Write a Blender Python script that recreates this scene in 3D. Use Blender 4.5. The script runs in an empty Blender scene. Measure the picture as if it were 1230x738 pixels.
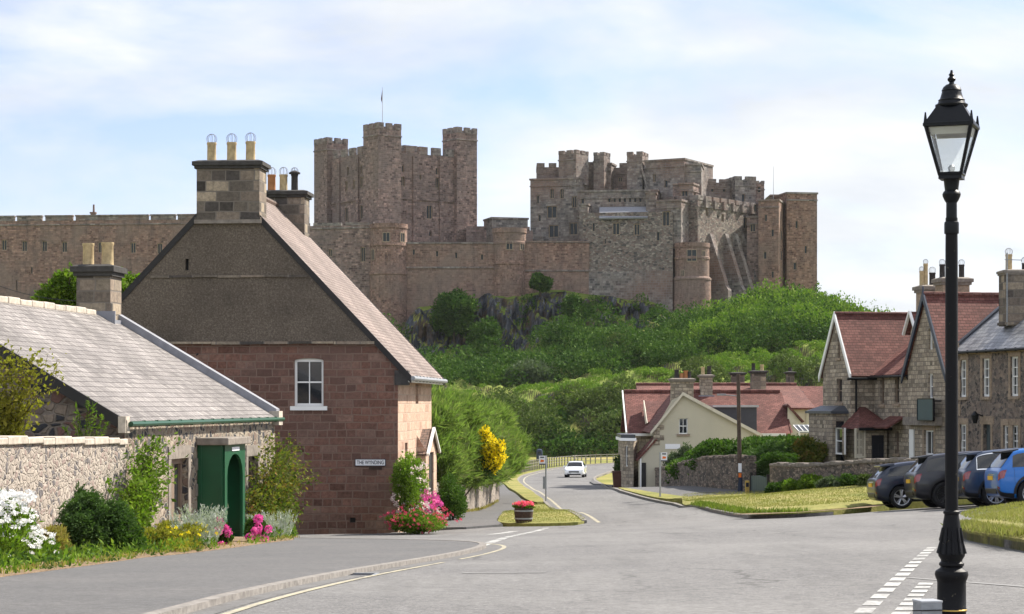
import bpy, bmesh, math, random
import numpy as np
from mathutils import Vector, Matrix
from mathutils.geometry import delaunay_2d_cdt

random.seed(7)
RNG = np.random.default_rng(11)
SC = bpy.context.scene
COL = SC.collection
R = math.radians

# ------------------------------------------------------------------ camera, sky, sun, exposure
F = 2500.0            # focal length in photo pixels (photo 1230 wide)
CX, HY = 615.0, 485.0 # principal column and horizon row
ZC = 1.75             # eye height
cam = bpy.data.cameras.new('camera')
cam.sensor_width = 36.0
cam.lens = F / 1230.0 * 36.0
cam.shift_y = (HY - 369.0) / 1230.0
cam.clip_start = 0.5
cam.clip_end = 9000.0
camo = bpy.data.objects.new('camera', cam)
COL.objects.link(camo)
camo.location = (0, 0, ZC)
camo.rotation_euler = (R(90), 0, 0)
SC.camera = camo

SUN_DIR = Vector((0.65, 0.45, 0.76)).normalized()   # towards the sun: right, beyond the houses
SUN_EL = math.asin(SUN_DIR.z)
SUN_AZ = math.atan2(SUN_DIR.x, SUN_DIR.y)

W = bpy.data.worlds.new('World')
SC.world = W
W.use_nodes = True
nt = W.node_tree
nt.nodes.clear()
def wn(t, **k):
    n = nt.nodes.new(t)
    for a, b in k.items(): setattr(n, a, b)
    return n
out = wn('ShaderNodeOutputWorld')
bg = wn('ShaderNodeBackground'); bg.inputs['Strength'].default_value = 0.15
sky = wn('ShaderNodeTexSky', sky_type='NISHITA')
sky.sun_disc = False
sky.sun_elevation = SUN_EL
sky.sun_rotation = SUN_AZ
sky.air_density = 1.0; sky.dust_density = 0.4; sky.ozone_density = 2.0
tc = wn('ShaderNodeTexCoord')
sep = wn('ShaderNodeSeparateXYZ')
nt.links.new(tc.outputs['Generated'], sep.inputs[0])
# cloud layer: project the direction on a flat deck overhead
den = wn('ShaderNodeMath', operation='ADD'); den.inputs[1].default_value = 0.42
nt.links.new(sep.outputs['Z'], den.inputs[0])
dx = wn('ShaderNodeMath', operation='DIVIDE'); dy = wn('ShaderNodeMath', operation='DIVIDE')
nt.links.new(sep.outputs['X'], dx.inputs[0]); nt.links.new(den.outputs[0], dx.inputs[1])
nt.links.new(sep.outputs['Y'], dy.inputs[0]); nt.links.new(den.outputs[0], dy.inputs[1])
cmb = wn('ShaderNodeCombineXYZ')
nt.links.new(dx.outputs[0], cmb.inputs[0]); nt.links.new(dy.outputs[0], cmb.inputs[1])
mp = wn('ShaderNodeMapping'); mp.inputs['Scale'].default_value = (0.9, 1.5, 1.0); mp.inputs['Location'].default_value = (3.3, 1.7, 0.4)
nt.links.new(cmb.outputs[0], mp.inputs[0])
n1 = wn('ShaderNodeTexNoise'); n1.inputs['Scale'].default_value = 3.0; n1.inputs['Detail'].default_value = 9.0; n1.inputs['Roughness'].default_value = 0.56; n1.inputs['Distortion'].default_value = 0.25
nt.links.new(mp.outputs[0], n1.inputs['Vector'])
cr = wn('ShaderNodeValToRGB')
cr.color_ramp.elements[0].position = 0.36; cr.color_ramp.elements[0].color = (0.0, 0.0, 0.0, 1)
cr.color_ramp.elements[1].position = 0.60; cr.color_ramp.elements[1].color = (1, 1, 1, 1)
nt.links.new(n1.outputs['Fac'], cr.inputs[0])
n2 = wn('ShaderNodeTexNoise'); n2.inputs['Scale'].default_value = 5.5; n2.inputs['Detail'].default_value = 6.0
nt.links.new(mp.outputs[0], n2.inputs['Vector'])
ccol = wn('ShaderNodeValToRGB')
ccol.color_ramp.elements[0].position = 0.3; ccol.color_ramp.elements[0].color = (2.35, 2.5, 2.7, 1)
ccol.color_ramp.elements[1].position = 0.62; ccol.color_ramp.elements[1].color = (3.15, 3.18, 3.2, 1)
nt.links.new(n2.outputs['Fac'], ccol.inputs[0])
fac = wn('ShaderNodeMath', operation='MULTIPLY'); fac.inputs[1].default_value = 0.95
nt.links.new(cr.outputs['Color'], fac.inputs[0])
mx = wn('ShaderNodeMixRGB')
nt.links.new(fac.outputs[0], mx.inputs['Fac'])
skd = wn('ShaderNodeMixRGB', blend_type='MULTIPLY'); skd.inputs['Fac'].default_value = 1.0; skd.inputs['Color2'].default_value = (.50, .455, .53, 1)
nt.links.new(sky.outputs['Color'], skd.inputs['Color1'])
nt.links.new(skd.outputs['Color'], mx.inputs['Color1'])
# clouds behind the camera brightened as added fill light on camera-facing surfaces
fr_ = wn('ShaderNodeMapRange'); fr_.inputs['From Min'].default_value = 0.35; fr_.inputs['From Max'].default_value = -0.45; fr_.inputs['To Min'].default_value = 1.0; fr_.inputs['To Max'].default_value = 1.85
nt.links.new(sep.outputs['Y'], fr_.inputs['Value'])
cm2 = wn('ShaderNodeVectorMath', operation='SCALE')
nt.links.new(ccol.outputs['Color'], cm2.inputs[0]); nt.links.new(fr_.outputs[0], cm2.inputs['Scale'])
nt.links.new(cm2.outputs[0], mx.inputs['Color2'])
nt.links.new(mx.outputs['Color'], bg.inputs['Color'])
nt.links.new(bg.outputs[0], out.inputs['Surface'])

sl = bpy.data.lights.new('sun', 'SUN')
sl.energy = 4.7; sl.angle = R(0.53); sl.color = (1.0, 0.93, 0.82)
so = bpy.data.objects.new('sun', sl); COL.objects.link(so)
so.rotation_euler = SUN_DIR.to_track_quat('Z', 'Y').to_euler()
so.location = (30, 20, 60)

SC.view_settings.view_transform = 'Standard'
SC.view_settings.look = 'None'
SC.view_settings.gamma = 1.0
SC.view_settings.exposure = 1.15
SC.view_settings.use_curve_mapping = False
SC.render.engine = 'CYCLES'
SC.cycles.use_denoising = True
SC.cycles.max_bounces = 6
SC.cycles.transparent_max_bounces = 12
SC.cycles.diffuse_bounces = 3
SC.cycles.volume_bounces = 1
SC.cycles.sample_clamp_indirect = 6.0

# ------------------------------------------------------------------ node material helpers
class M:
    """small wrapper round one material's node tree"""
    def __init__(s, name, rough=0.85, spec=0.3):
        s.m = bpy.data.materials.new(name); s.m.use_nodes = True
        s.t = s.m.node_tree; s.t.nodes.clear()
        s.o = s.t.nodes.new('ShaderNodeOutputMaterial')
        s.b = s.t.nodes.new('ShaderNodeBsdfPrincipled')
        s.b.inputs['Roughness'].default_value = rough
        s.b.inputs['Specular IOR Level'].default_value = spec
        s.t.links.new(s.b.outputs[0], s.o.inputs['Surface'])
        s.c = s.t.nodes.new('ShaderNodeTexCoord')
    def n(s, typ, **k):
        x = s.t.nodes.new(typ)
        for a, b in k.items(): setattr(x, a, b)
        return x
    def l(s, a, b): s.t.links.new(a, b)
    def obj(s): return s.c.outputs['Object']
    def uv(s): return s.c.outputs['UV']
    def noise(s, scale, detail=4, rough=0.55, vec=None, dist=0.0, out='Fac'):
        x = s.n('ShaderNodeTexNoise')
        x.inputs['Scale'].default_value = scale; x.inputs['Detail'].default_value = detail
        x.inputs['Roughness'].default_value = rough; x.inputs['Distortion'].default_value = dist
        s.l(vec if vec is not None else s.obj(), x.inputs['Vector'])
        return x.outputs[out]
    def voro(s, scale, vec=None, feature='F1', out='Distance', rnd=1.0):
        x = s.n('ShaderNodeTexVoronoi', feature=feature)
        x.inputs['Scale'].default_value = scale
        if 'Randomness' in x.inputs: x.inputs['Randomness'].default_value = rnd
        s.l(vec if vec is not None else s.obj(), x.inputs['Vector'])
        return x.outputs[out]
    def ramp(s, fac, stops, interp='LINEAR'):
        x = s.n('ShaderNodeValToRGB'); e = x.color_ramp.elements
        x.color_ramp.interpolation = interp
        while len(e) < len(stops): e.new(0.5)
        for i, (p, c) in enumerate(stops):
            e[i].position = p
            e[i].color = (c, c, c, 1) if isinstance(c, (int, float)) else (*c, 1)
        s.l(fac, x.inputs[0])
        return x.outputs['Color']
    def math(s, op, a, b=None, c=None):
        x = s.n('ShaderNodeMath', operation=op)
        for i, v in enumerate((a, b, c)):
            if v is None: continue
            if isinstance(v, (int, float)): x.inputs[i].default_value = v
            else: s.l(v, x.inputs[i])
        return x.outputs[0]
    def mix(s, fac, a, b, typ='MIX'):
        x = s.n('ShaderNodeMixRGB', blend_type=typ)
        for i, v in zip(('Fac', 'Color1', 'Color2'), (fac, a, b)):
            if isinstance(v, (int, float)): x.inputs[i].default_value = v if i == 'Fac' else (v, v, v, 1)
            elif isinstance(v, tuple): x.inputs[i].default_value = (*v, 1)
            else: s.l(v, x.inputs[i])
        return x.outputs[0]
    def vscale(s, vec, sc):
        x = s.n('ShaderNodeMapping'); x.inputs['Scale'].default_value = sc
        s.l(vec, x.inputs[0]); return x.outputs[0]
    def warp(s, vec, scale, amt, detail=2):
        nz = s.noise(scale, detail, vec=vec, out='Color')
        a = s.n('ShaderNodeVectorMath', operation='SUBTRACT'); s.l(nz, a.inputs[0]); a.inputs[1].default_value = (.5, .5, .5)
        b = s.n('ShaderNodeVectorMath', operation='SCALE'); s.l(a.outputs[0], b.inputs[0]); b.inputs['Scale'].default_value = amt
        c = s.n('ShaderNodeVectorMath', operation='ADD'); s.l(vec, c.inputs[0]); s.l(b.outputs[0], c.inputs[1])
        return c.outputs[0]
    def color(s, v):
        if isinstance(v, tuple): s.b.inputs['Base Color'].default_value = (*v, 1)
        else: s.l(v, s.b.inputs['Base Color'])
    def bump(s, h, strength=0.5, dist=0.02):
        x = s.n('ShaderNodeBump'); x.inputs['Strength'].default_value = strength; x.inputs['Distance'].default_value = dist
        s.l(h, x.inputs['Height']); s.l(x.outputs[0], s.b.inputs['Normal'])
    def island(s):
        return s.n('ShaderNodeNewGeometry').outputs['Random Per Island']
    def objrand(s):
        return s.n('ShaderNodeObjectInfo').outputs['Random']

MAT = {}
def coursed(name, cols, mortar, bw, bh, msize=0.03, warp=0.12, blotch=None, blotch_sc=0.35, rough=0.9, bumpd=0.03, squash=0.6, grime=0.35, nsc=9.0):
    """coursed squared stone: brick pattern over the wall's own UV in metres, each block its own tone"""
    m = M(name, rough, 0.2)
    v = m.warp(m.uv(), 1.6 / bw * 0.5, warp * bw)
    b = m.n('ShaderNodeTexBrick'); b.offset = 0.45; b.squash = squash; b.squash_frequency = 3
    b.inputs['Scale'].default_value = 1.0
    b.inputs['Brick Width'].default_value = bw; b.inputs['Row Height'].default_value = bh
    b.inputs['Mortar Size'].default_value = msize * bh / 0.3 * 0.5; b.inputs['Mortar Smooth'].default_value = 0.35
    b.inputs['Bias'].default_value = 0.0
    b.inputs['Color1'].default_value = (0, 0, 0, 1); b.inputs['Color2'].default_value = (1, 1, 1, 1); b.inputs['Mortar'].default_value = (0.5, 0.5, 0.5, 1)
    m.l(v, b.inputs['Vector'])
    tone = m.ramp(b.outputs['Color'], [(i / (len(cols) - 1), c) for i, c in enumerate(cols)])
    fine = m.noise(nsc, 6, 0.7)
    tone = m.mix(0.6 if nsc > 5 else .8, tone, m.ramp(fine, [(0.28, 0.2), (0.72, 0.92)]), 'OVERLAY')
    if blotch:
        bl = m.noise(blotch_sc, 5, 0.6)
        tone = m.mix(m.ramp(bl, [(0.42, 0.0), (0.62, 0.75)]), tone, blotch)
    if grime:
        gv = m.vscale(m.uv(), (1.3, 0.22, 1))
        g = m.noise(0.9, 5, 0.6, vec=gv)
        tone = m.mix(m.math('MULTIPLY', m.ramp(g, [(0.5, 0.0), (0.72, 1.0)]), grime), tone, (0.05, 0.045, 0.045))
    colr = m.mix(b.outputs['Fac'], tone, mortar)
    m.color(colr)
    h = m.math('SUBTRACT', m.math('MULTIPLY', fine, 0.5), m.math('MULTIPLY', b.outputs['Fac'], 0.9))
    m.bump(h, 0.7, bumpd)
    MAT[name] = m.m; return m.m

def rubble(name, cols, mortar, scale, joint=0.055, aspect=(1, 1.6, 1), rough=0.92, bumpd=0.05, warp=0.12):
    """random rubble: stones of all sizes in wide pointing"""
    m = M(name, rough, 0.2)
    v = m.vscale(m.warp(m.uv(), 2.2, warp), aspect)
    d = m.voro(scale, v, 'DISTANCE_TO_EDGE', 'Distance')
    c = m.voro(scale, v, 'F1', 'Color')
    sp = m.n('ShaderNodeSeparateColor'); m.l(c, sp.inputs[0])
    tone = m.ramp(sp.outputs[0], [(i / (len(cols) - 1), k) for i, k in enumerate(cols)], 'CONSTANT' if len(cols) > 5 else 'LINEAR')
    fine = m.noise(14.0, 6, 0.65)
    tone = m.mix(0.5, tone, m.ramp(fine, [(0.25, 0.25), (0.75, 0.85)]), 'OVERLAY')
    j = m.ramp(d, [(joint * 0.5, 1.0), (joint * 1.3, 0.0)])
    big = m.noise(0.6, 4)
    j2 = m.math('MULTIPLY', j, m.ramp(big, [(0.3, 0.75), (0.6, 1.0)]))
    mo = m.mix(0.5, mortar, m.ramp(fine, [(0.3, 0.3), (0.7, 0.8)]), 'OVERLAY')
    m.color(m.mix(j2, tone, mo))
    h = m.math('ADD', m.math('SUBTRACT', 1.0, j), m.math('MULTIPLY', fine, 0.5))
    m.bump(h, 0.8, bumpd)
    MAT[name] = m.m; return m.m

def rowed(name, cols, bw, bh, rough=0.7, edge=(0.03, 0.03, 0.03), bumpd=0.02, spec=0.3, msize=0.012, moss=None):
    """slates and tiles laid in rows up the roof's own UV"""
    m = M(name, rough, spec)
    v = m.warp(m.uv(), 3.0, 0.035)
    b = m.n('ShaderNodeTexBrick'); b.offset = 0.5
    b.inputs['Scale'].default_value = 1.0
    b.inputs['Brick Width'].default_value = bw; b.inputs['Row Height'].default_value = bh
    b.inputs['Mortar Size'].default_value = msize; b.inputs['Mortar Smooth'].default_value = 0.2
    b.inputs['Color1'].default_value = (0, 0, 0, 1); b.inputs['Color2'].default_value = (1, 1, 1, 1); b.inputs['Mortar'].default_value = (0.5, 0.5, 0.5, 1)
    m.l(v, b.inputs['Vector'])
    tone = m.ramp(b.outputs['Color'], [(i / (len(cols) - 1), c) for i, c in enumerate(cols)])
    fine = m.noise(7.0, 6, 0.6)
    tone = m.mix(0.45, tone, m.ramp(fine, [(0.25, 0.3), (0.75, 0.8)]), 'OVERLAY')
    big = m.noise(0.5, 4, 0.6)
    tone = m.mix(0.5, tone, m.ramp(big, [(0.3, 0.2), (0.7, 0.85)]), 'OVERLAY')
    if moss:
        mo = m.noise(1.4, 6, 0.7)
        tone = m.mix(m.ramp(mo, [(0.6, 0.0), (0.72, 0.8)]), tone, moss)
    m.color(m.mix(b.outputs['Fac'], tone, edge))
    # each row tilts: saw-tooth height up the slope
    sp = m.n('ShaderNodeSeparateXYZ'); m.l(v, sp.inputs[0])
    saw = m.math('FRACT', m.math('DIVIDE', sp.outputs['Y'], bh))
    h = m.math('SUBTRACT', m.math('SUBTRACT', 1.0, saw), b.outputs['Fac'])
    h = m.math('ADD', h, m.math('MULTIPLY', fine, 0.35))
    m.bump(h, 0.8, bumpd)
    MAT[name] = m.m; return m.m

def plain(name, col, rough=0.6, spec=0.4, metal=0.0, var=0.25, sc=4.0, bump=0.0, coat=0.0):
    m = M(name, rough, spec)
    m.b.inputs['Metallic'].default_value = metal
    if coat: m.b.inputs['Coat Weight'].default_value = coat; m.b.inputs['Coat Roughness'].default_value = 0.05
    nz = m.noise(sc, 6, 0.6)
    m.color(m.mix(var, col, m.ramp(nz, [(0.25, 0.2), (0.75, 0.8)]), 'OVERLAY'))
    if bump: m.bump(nz, 0.5, bump)
    MAT[name] = m.m; return m.m

def leafmat(name, cols, trans=0.35, rough=0.75, clump=1.2, flower=False):
    """leaf: every leaf its own tone, clumps of lighter and darker growth, light through the blade"""
    m = M(name, rough, 0.06)
    r = m.island()
    cl = m.noise(clump, 3)
    f = m.math('ADD', m.math('MULTIPLY', r, 0.55), m.math('MULTIPLY', m.ramp(cl, [(0.3, 0.0), (0.7, 1.0)]), 0.45))
    c = m.ramp(f, [(i / (len(cols) - 1), k) for i, k in enumerate(cols)])
    m.color(c)
    tb = m.n('ShaderNodeBsdfTranslucent'); m.l(m.mix(1.0, c, (.92, 1.18, 0.5) if not flower else (1.0, 1.0, 1.0), 'MULTIPLY'), tb.inputs['Color'])
    ms = m.n('ShaderNodeMixShader'); ms.inputs[0].default_value = trans
    m.l(m.b.outputs[0], ms.inputs[1]); m.l(tb.outputs[0], ms.inputs[2]); m.l(ms.outputs[0], m.o.inputs['Surface'])
    MAT[name] = m.m; return m.m

# ------------------------------------------------------------------ materials
coursed('red_sandstone', [(.085, .044, .034), (.135, .068, .050), (.175, .092, .069), (.11, .058, .044), (.20, .125, .097), (.15, .074, .054)], (.18, .122, .097), .50, .235, .055, blotch=(.12, .075, .062), grime=.15, warp=.16)
coursed('pink_sandstone', [(.30, .19, .14), (.40, .27, .20), (.46, .33, .25), (.35, .24, .18)], (.42, .33, .26), .55, .29, .03, grime=.1)
coursed('chimney_stone', [(.025, .023, .022), (.14, .118, .095), (.30, .245, .18), (.06, .053, .048), (.22, .175, .135), (.10, .085, .07)], (.16, .14, .12), .75, .32, .04, grime=.4)
coursed('castle_stone', [(.075, .052, .048), (.20, .138, .12), (.30, .212, .182), (.14, .104, .095), (.25, .186, .162), (.105, .076, .069)], (.215, .168, .15), .85, .38, .05, blotch=(.15, .125, .115), blotch_sc=.11, grime=.6, bumpd=.15, nsc=1.5)
coursed('castle_red', [(.10, .058, .047), (.205, .122, .095), (.285, .185, .142), (.155, .096, .078), (.24, .15, .118)], (.225, .165, .135), .75, .34, .05, blotch=(.20, .155, .13), blotch_sc=.14, grime=.65, bumpd=.15, nsc=1.5)
coursed('castle_grey', [(.072, .069, .069), (.165, .15, .141), (.26, .236, .215), (.125, .112, .106), (.215, .188, .17)], (.20, .18, .167), 1.0, .45, .05, blotch=(.20, .125, .10), blotch_sc=.12, grime=.5, bumpd=.12, nsc=1.5)
rubble('castle_rubble', [(.065, .061, .060), (.185, .16, .142), (.30, .262, .225), (.135, .10, .09), (.24, .185, .158)], (.165, .142, .126), 1.9, .06, bumpd=.12)
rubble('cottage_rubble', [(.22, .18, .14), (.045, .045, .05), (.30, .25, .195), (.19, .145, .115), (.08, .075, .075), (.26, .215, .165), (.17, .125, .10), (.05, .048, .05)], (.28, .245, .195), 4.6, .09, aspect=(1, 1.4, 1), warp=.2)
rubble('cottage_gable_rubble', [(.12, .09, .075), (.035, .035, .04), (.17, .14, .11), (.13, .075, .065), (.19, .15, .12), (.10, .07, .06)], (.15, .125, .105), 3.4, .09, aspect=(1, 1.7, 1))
rubble('garden_rubble', [(.32, .275, .235), (.13, .12, .12), (.38, .33, .28), (.27, .21, .185), (.34, .295, .25), (.20, .165, .145)], (.37, .325, .28), 7.0, .10, aspect=(1, 1.25, 1), bumpd=.10, warp=.3)
rubble('field_rubble', [(.13, .108, .09), (.25, .20, .16), (.07, .065, .06), (.33, .265, .21), (.17, .125, .10)], (.09, .08, .07), 4.0, .06, aspect=(1, 2.2, 1), bumpd=.07)
rubble('terrace_rubble', [(.045, .042, .042), (.13, .115, .10), (.27, .21, .165), (.075, .068, .066), (.20, .155, .125)], (.22, .18, .15), 4.6, .06, aspect=(1, 1.4, 1), warp=.22)
coursed('grey_ashlar', [(.15, .128, .10), (.34, .285, .215), (.24, .20, .155), (.42, .355, .27), (.20, .172, .14)], (.17, .14, .11), .42, .19, .055, grime=.3, bumpd=.06)
coursed('tan_dressing', [(.24, .185, .135), (.31, .24, .175)], (.26, .21, .16), .6, .4, .02, grime=.25)
rowed('pale_slate', [(.14, .128, .124), (.20, .184, .176), (.165, .152, .148), (.24, .222, .21)], .26, .215, .8, edge=(.085, .078, .075), bumpd=.05, msize=.014, spec=.2)
rowed('grey_slate', [(.10, .105, .115), (.17, .175, .185), (.24, .24, .245), (.13, .135, .15)], .32, .24, .38, edge=(.06, .06, .065), spec=.5)
rowed('red_tile', [(.085, .031, .025), (.115, .044, .036), (.145, .060, .049), (.10, .037, .031)], .24, .16, .8, edge=(.06, .024, .02), spec=.2)
rowed('dark_red_tile', [(.10, .038, .03), (.135, .052, .042), (.16, .066, .052)], .24, .16, .75, edge=(.06, .025, .02))
rowed('pink_tile', [(.15, .12, .106), (.205, .166, .148), (.175, .143, .127)], .22, .15, .8, edge=(.10, .065, .055), spec=.2, bumpd=.03)
rowed('brown_tile', [(.10, .065, .05), (.15, .10, .08)], .24, .18, .7)

m = M('roughcast', .95, .1)
sp_ = m.noise(20, 4, .75); bl_ = m.noise(.5, 5, .6)
c_ = m.ramp(sp_, [(.28, (.066, .053, .042)), (.52, (.135, .111, .088)), (.72, (.235, .198, .158))])
c_ = m.mix(m.ramp(bl_, [(.4, 0.), (.7, .45)]), c_, (.05, .042, .036)); m.color(c_); m.bump(sp_, .9, .03); MAT['roughcast'] = m.m
m = M('cream_render', .9, .2); nz_ = m.noise(.6, 6, .6)
m.color(m.mix(m.ramp(nz_, [(.35, 0.), (.75, .55)]), (.50, .46, .355), (.40, .37, .29))); m.bump(m.noise(40, 3), .3, .01); MAT['cream_render'] = m.m

m = M('asphalt', .82, .35)
a1 = m.noise(34, 5, .8); a2 = m.noise(.16, 6, .66); a3 = m.noise(.9, 6, .65, vec=m.vscale(m.obj(), (1.0, .12, 1)))
c_ = m.ramp(a1, [(.30, (.05, .048, .048)), (.5, (.135, .132, .13)), (.70, (.30, .29, .28))])
c_ = m.mix(m.ramp(a2, [(.42, 0.), (.6, .6)]), c_, (.205, .20, .192))
c_ = m.mix(m.ramp(a3, [(.5, 0.), (.68, .5)]), c_, (.085, .083, .082))
a4 = m.noise(9, 5, .75); c_ = m.mix(.65, c_, m.ramp(a4, [(.3, .22), (.7, .8)]), 'OVERLAY')
cv = m.voro(.32, m.warp(m.obj(), 1.2, .9, 5), 'DISTANCE_TO_EDGE')
c_ = m.mix(m.math('MULTIPLY', m.ramp(cv, [(.004, 1.), (.016, 0.)]), m.ramp(m.noise(.12, 3), [(.45, 0.), (.6, .65)])), c_, (.035, .034, .034))
m.color(m.mix(1.0, c_, (.82, .82, .825), 'MULTIPLY')); m.bump(a1, .6, .012); MAT['asphalt'] = m.m
m = M('pavement_asphalt', .85, .3)
a1 = m.noise(75, 4, .75); a2 = m.noise(.5, 6, .62); a3 = m.noise(2.2, 5, .6)
c_ = m.ramp(a1, [(.28, (.04, .04, .042)), (.5, (.088, .087, .088)), (.76, (.17, .168, .165))])
c_ = m.mix(m.ramp(a2, [(.4, 0.), (.65, .5)]), c_, (.125, .12, .118))
c_ = m.mix(m.ramp(a3, [(.58, 0.), (.75, .4)]), c_, (.05, .05, .052))
a4 = m.noise(11, 5, .75); c_ = m.mix(.5, c_, m.ramp(a4, [(.3, .2), (.7, .82)]), 'OVERLAY')
m.color(c_); m.bump(a1, .6, .012); MAT['pavement_asphalt'] = m.m
m = M('patch_asphalt', .85, .3); q1 = m.noise(50, 4, .75); q2 = m.noise(6, 5, .7); e1 = m.noise(1.1, 4, .6)
c_ = m.ramp(q1, [(.28, (.05, .05, .05)), (.5, (.10, .098, .097)), (.74, (.18, .176, .17))]); c_ = m.mix(.5, c_, m.ramp(q2, [(.3, .25), (.7, .75)]), 'OVERLAY'); m.color(m.mix(m.ramp(e1, [(.4, 0.), (.6, .7)]), c_, (.16, .157, .15))); m.bump(q1, .6, .012); MAT['patch_asphalt'] = m.m
plain('kerb_stone', (.20, .185, .17), .85, .2, var=.7, sc=9, bump=.02)
def worn(name, col, amt=(.42, .6)):
    m = M(name, .8, .3); w_ = m.noise(14, 6, .75); w2 = m.noise(1.5, 3)
    f_ = m.math('ADD', m.math('MULTIPLY', w_, .7), m.math('MULTIPLY', w2, .3))
    m.color(m.mix(m.ramp(f_, [(amt[0], 0.), (amt[1], .9)]), col, (.14, .137, .135))); MAT[name] = m.m
worn('white_marking', (.42, .42, .405), (.44, .60)); worn('faint_marking', (.215, .212, .208), (.46, .66)); worn('yellow_marking', (.40, .36, .25), (.42, .62))

worn('gutter_dirt', (.055, .05, .045), (.34, .52))
m = M('lawn', .95, .1)
g1 = m.noise(.35, 6, .65); g2 = m.noise(9, 5, .7); g3 = m.noise(1.7, 5, .65)
c_ = m.ramp(g1, [(.3, (.13, .15, .045)), (.5, (.22, .205, .07)), (.68, (.31, .26, .115))])
c_ = m.mix(m.ramp(g3, [(.48, 0.), (.7, .6)]), c_, (.15, .175, .045))
c_ = m.mix(.6, c_, m.ramp(g2, [(.25, .2), (.75, .85)]), 'OVERLAY'); m.color(c_); m.bump(g2, .8, .05); MAT['lawn'] = m.m
m = M('earth', .95, .1); g2 = m.noise(6, 6, .7)
m.color(m.ramp(g2, [(.3, (.12, .085, .055)), (.55, (.24, .17, .11)), (.8, (.33, .26, .17))])); m.bump(g2, .8, .06); MAT['earth'] = m.m
m = M('field_ground', .95, .1); g1 = m.noise(.05, 6, .65); g2 = m.noise(3, 5, .7)
c_ = m.ramp(g1, [(.35, (.12, .135, .035)), (.55, (.21, .20, .06)), (.7, (.28, .235, .09))]); c_ = m.mix(.5, c_, m.ramp(g2, [(.25, .2), (.75, .85)]), 'OVERLAY'); m.color(c_); MAT['field_ground'] = m.m
m = M('hill_ground', .95, .1)
ge = m.n('ShaderNodeNewGeometry'); spn = m.n('ShaderNodeSeparateXYZ'); m.l(ge.outputs['Normal'], spn.inputs[0])
g1 = m.noise(.07, 6, .65); g2 = m.noise(.8, 6, .7); strat = m.noise(.5, 7, .7, vec=m.vscale(m.obj(), (1.6, 1.6, .35)))
rock = m.ramp(strat, [(.30, (.012, .014, .019)), (.44, (.05, .055, .07)), (.56, (.12, .128, .15)), (.66, (.32, .32, .33))])
rock = m.mix(m.ramp(m.noise(.22, 5, .65), [(.5, 0.), (.62, .8)]), rock, (.12, .078, .05))
grass = m.ramp(g1, [(.3, (.10, .15, .03)), (.5, (.19, .24, .05)), (.7, (.30, .28, .09))]); grass = m.mix(.5, grass, m.ramp(g2, [(.25, .2), (.75, .85)]), 'OVERLAY')
dirt = m.ramp(g2, [(.3, (.06, .055, .025)), (.55, (.12, .09, .045)), (.75, (.17, .13, .07))])
grass = m.mix(m.ramp(spn.outputs['Z'], [(.68, 0.), (.84, 1.)]), dirt, grass)
m.color(m.mix(m.ramp(m.math('ADD', spn.outputs['Z'], m.math('MULTIPLY', m.math('SUBTRACT', g2, .5), .4)), [(.58, 0.), (.70, 1.)]), rock, grass)); m.bump(strat, 1.0, 1.2); MAT['hill_ground'] = m.m

plain('black_paint', (.005, .006, .008), .42, .22, var=.4, sc=30, bump=.003)
m = M('chipped_black_paint', .5, .16); k_ = m.noise(22, 6, .8)
m.color(m.mix(m.ramp(k_, [(.64, 0.), (.68, 1.)]), (.006, .006, .007), (.20, .18, .11))); m.bump(k_, .3, .01); MAT['chipped_black_paint'] = m.m
plain('gold_paint', (.55, .38, .10), .35, .5, metal=.6)
plain('green_paint', (.004, .068, .027), .38, .5, var=.25, sc=3)
plain('gutter_green', (.006, .055, .022), .4, .5)
plain('dark_timber', (.020, .018, .018), .6, .3, var=.4)
plain('white_paint', (.74, .74, .72), .45, .4, var=.12)
plain('cream_paint', (.55, .50, .40), .5, .4)
plain('brown_frame', (.19, .14, .105), .6, .3)
plain('lead', (.21, .215, .24), .55, .4, var=.4)
plain('dark_lead', (.045, .05, .062), .5, .4)
plain('slab_stone', (.20, .175, .15), .85, .2, var=.6, sc=6, bump=.02)
plain('pale_slab', (.42, .37, .31), .85, .2, var=.6, sc=6, bump=.02)
plain('dark_slab', (.050, .047, .045), .85, .2, var=.6, sc=6, bump=.02)
plain('clay_pot', (.43, .33, .19), .8, .2, var=.6, sc=7)
plain('orange_pot', (.36, .16, .07), .8, .2, var=.5, sc=7)
plain('sooty_pot', (.04, .036, .036), .8, .2, var=.6, sc=7)
plain('wire', (.25, .25, .25), .4, .5, metal=.7)
plain('grey_metal', (.26, .27, .28), .45, .4, metal=.3, sc=12, var=.4)
plain('steel', (.42, .43, .44), .4, .5, metal=.5)
plain('pole_wood', (.085, .062, .048), .85, .2, var=.6, sc=9)
plain('fence_wood', (.21, .195, .165), .85, .2, var=.5)
plain('tub_wood', (.055, .035, .028), .8, .2, var=.6, sc=14)
plain('bark', (.07, .055, .042), .9, .1, var=.6, sc=8, bump=.03)
plain('sign_white', (.78, .78, .80), .45, .3, var=.05)
plain('sign_black', (.012, .014, .03), .5, .3, var=.05)
plain('sign_orange', (.75, .17, .02), .45, .3, var=.05)
plain('sign_teal', (.012, .045, .06), .45, .4, var=.2)
plain('brown_plastic', (.09, .038, .026), .5, .4)
plain('blue_dark', (.012, .022, .05), .45, .4)
plain('door_black', (.008, .009, .016), .4, .4)
plain('door_grey', (.06, .08, .085), .45, .4)
plain('tyre', (.012, .012, .013), .85, .2)
plain('chrome', (.62, .63, .65), .18, .5, metal=1.0, var=.05)
plain('alloy', (.45, .46, .49), .28, .5, metal=.85, var=.05)
plain('black_trim', (.010, .010, .011), .4, .4, var=.1)
plain('red_lamp', (.20, .004, .007), .12, .6, var=.1, coat=.8)
plain('plate_yellow', (.78, .46, .02), .4, .4, var=.05)
plain('plate_white', (.75, .75, .72), .4, .4, var=.05)
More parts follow.
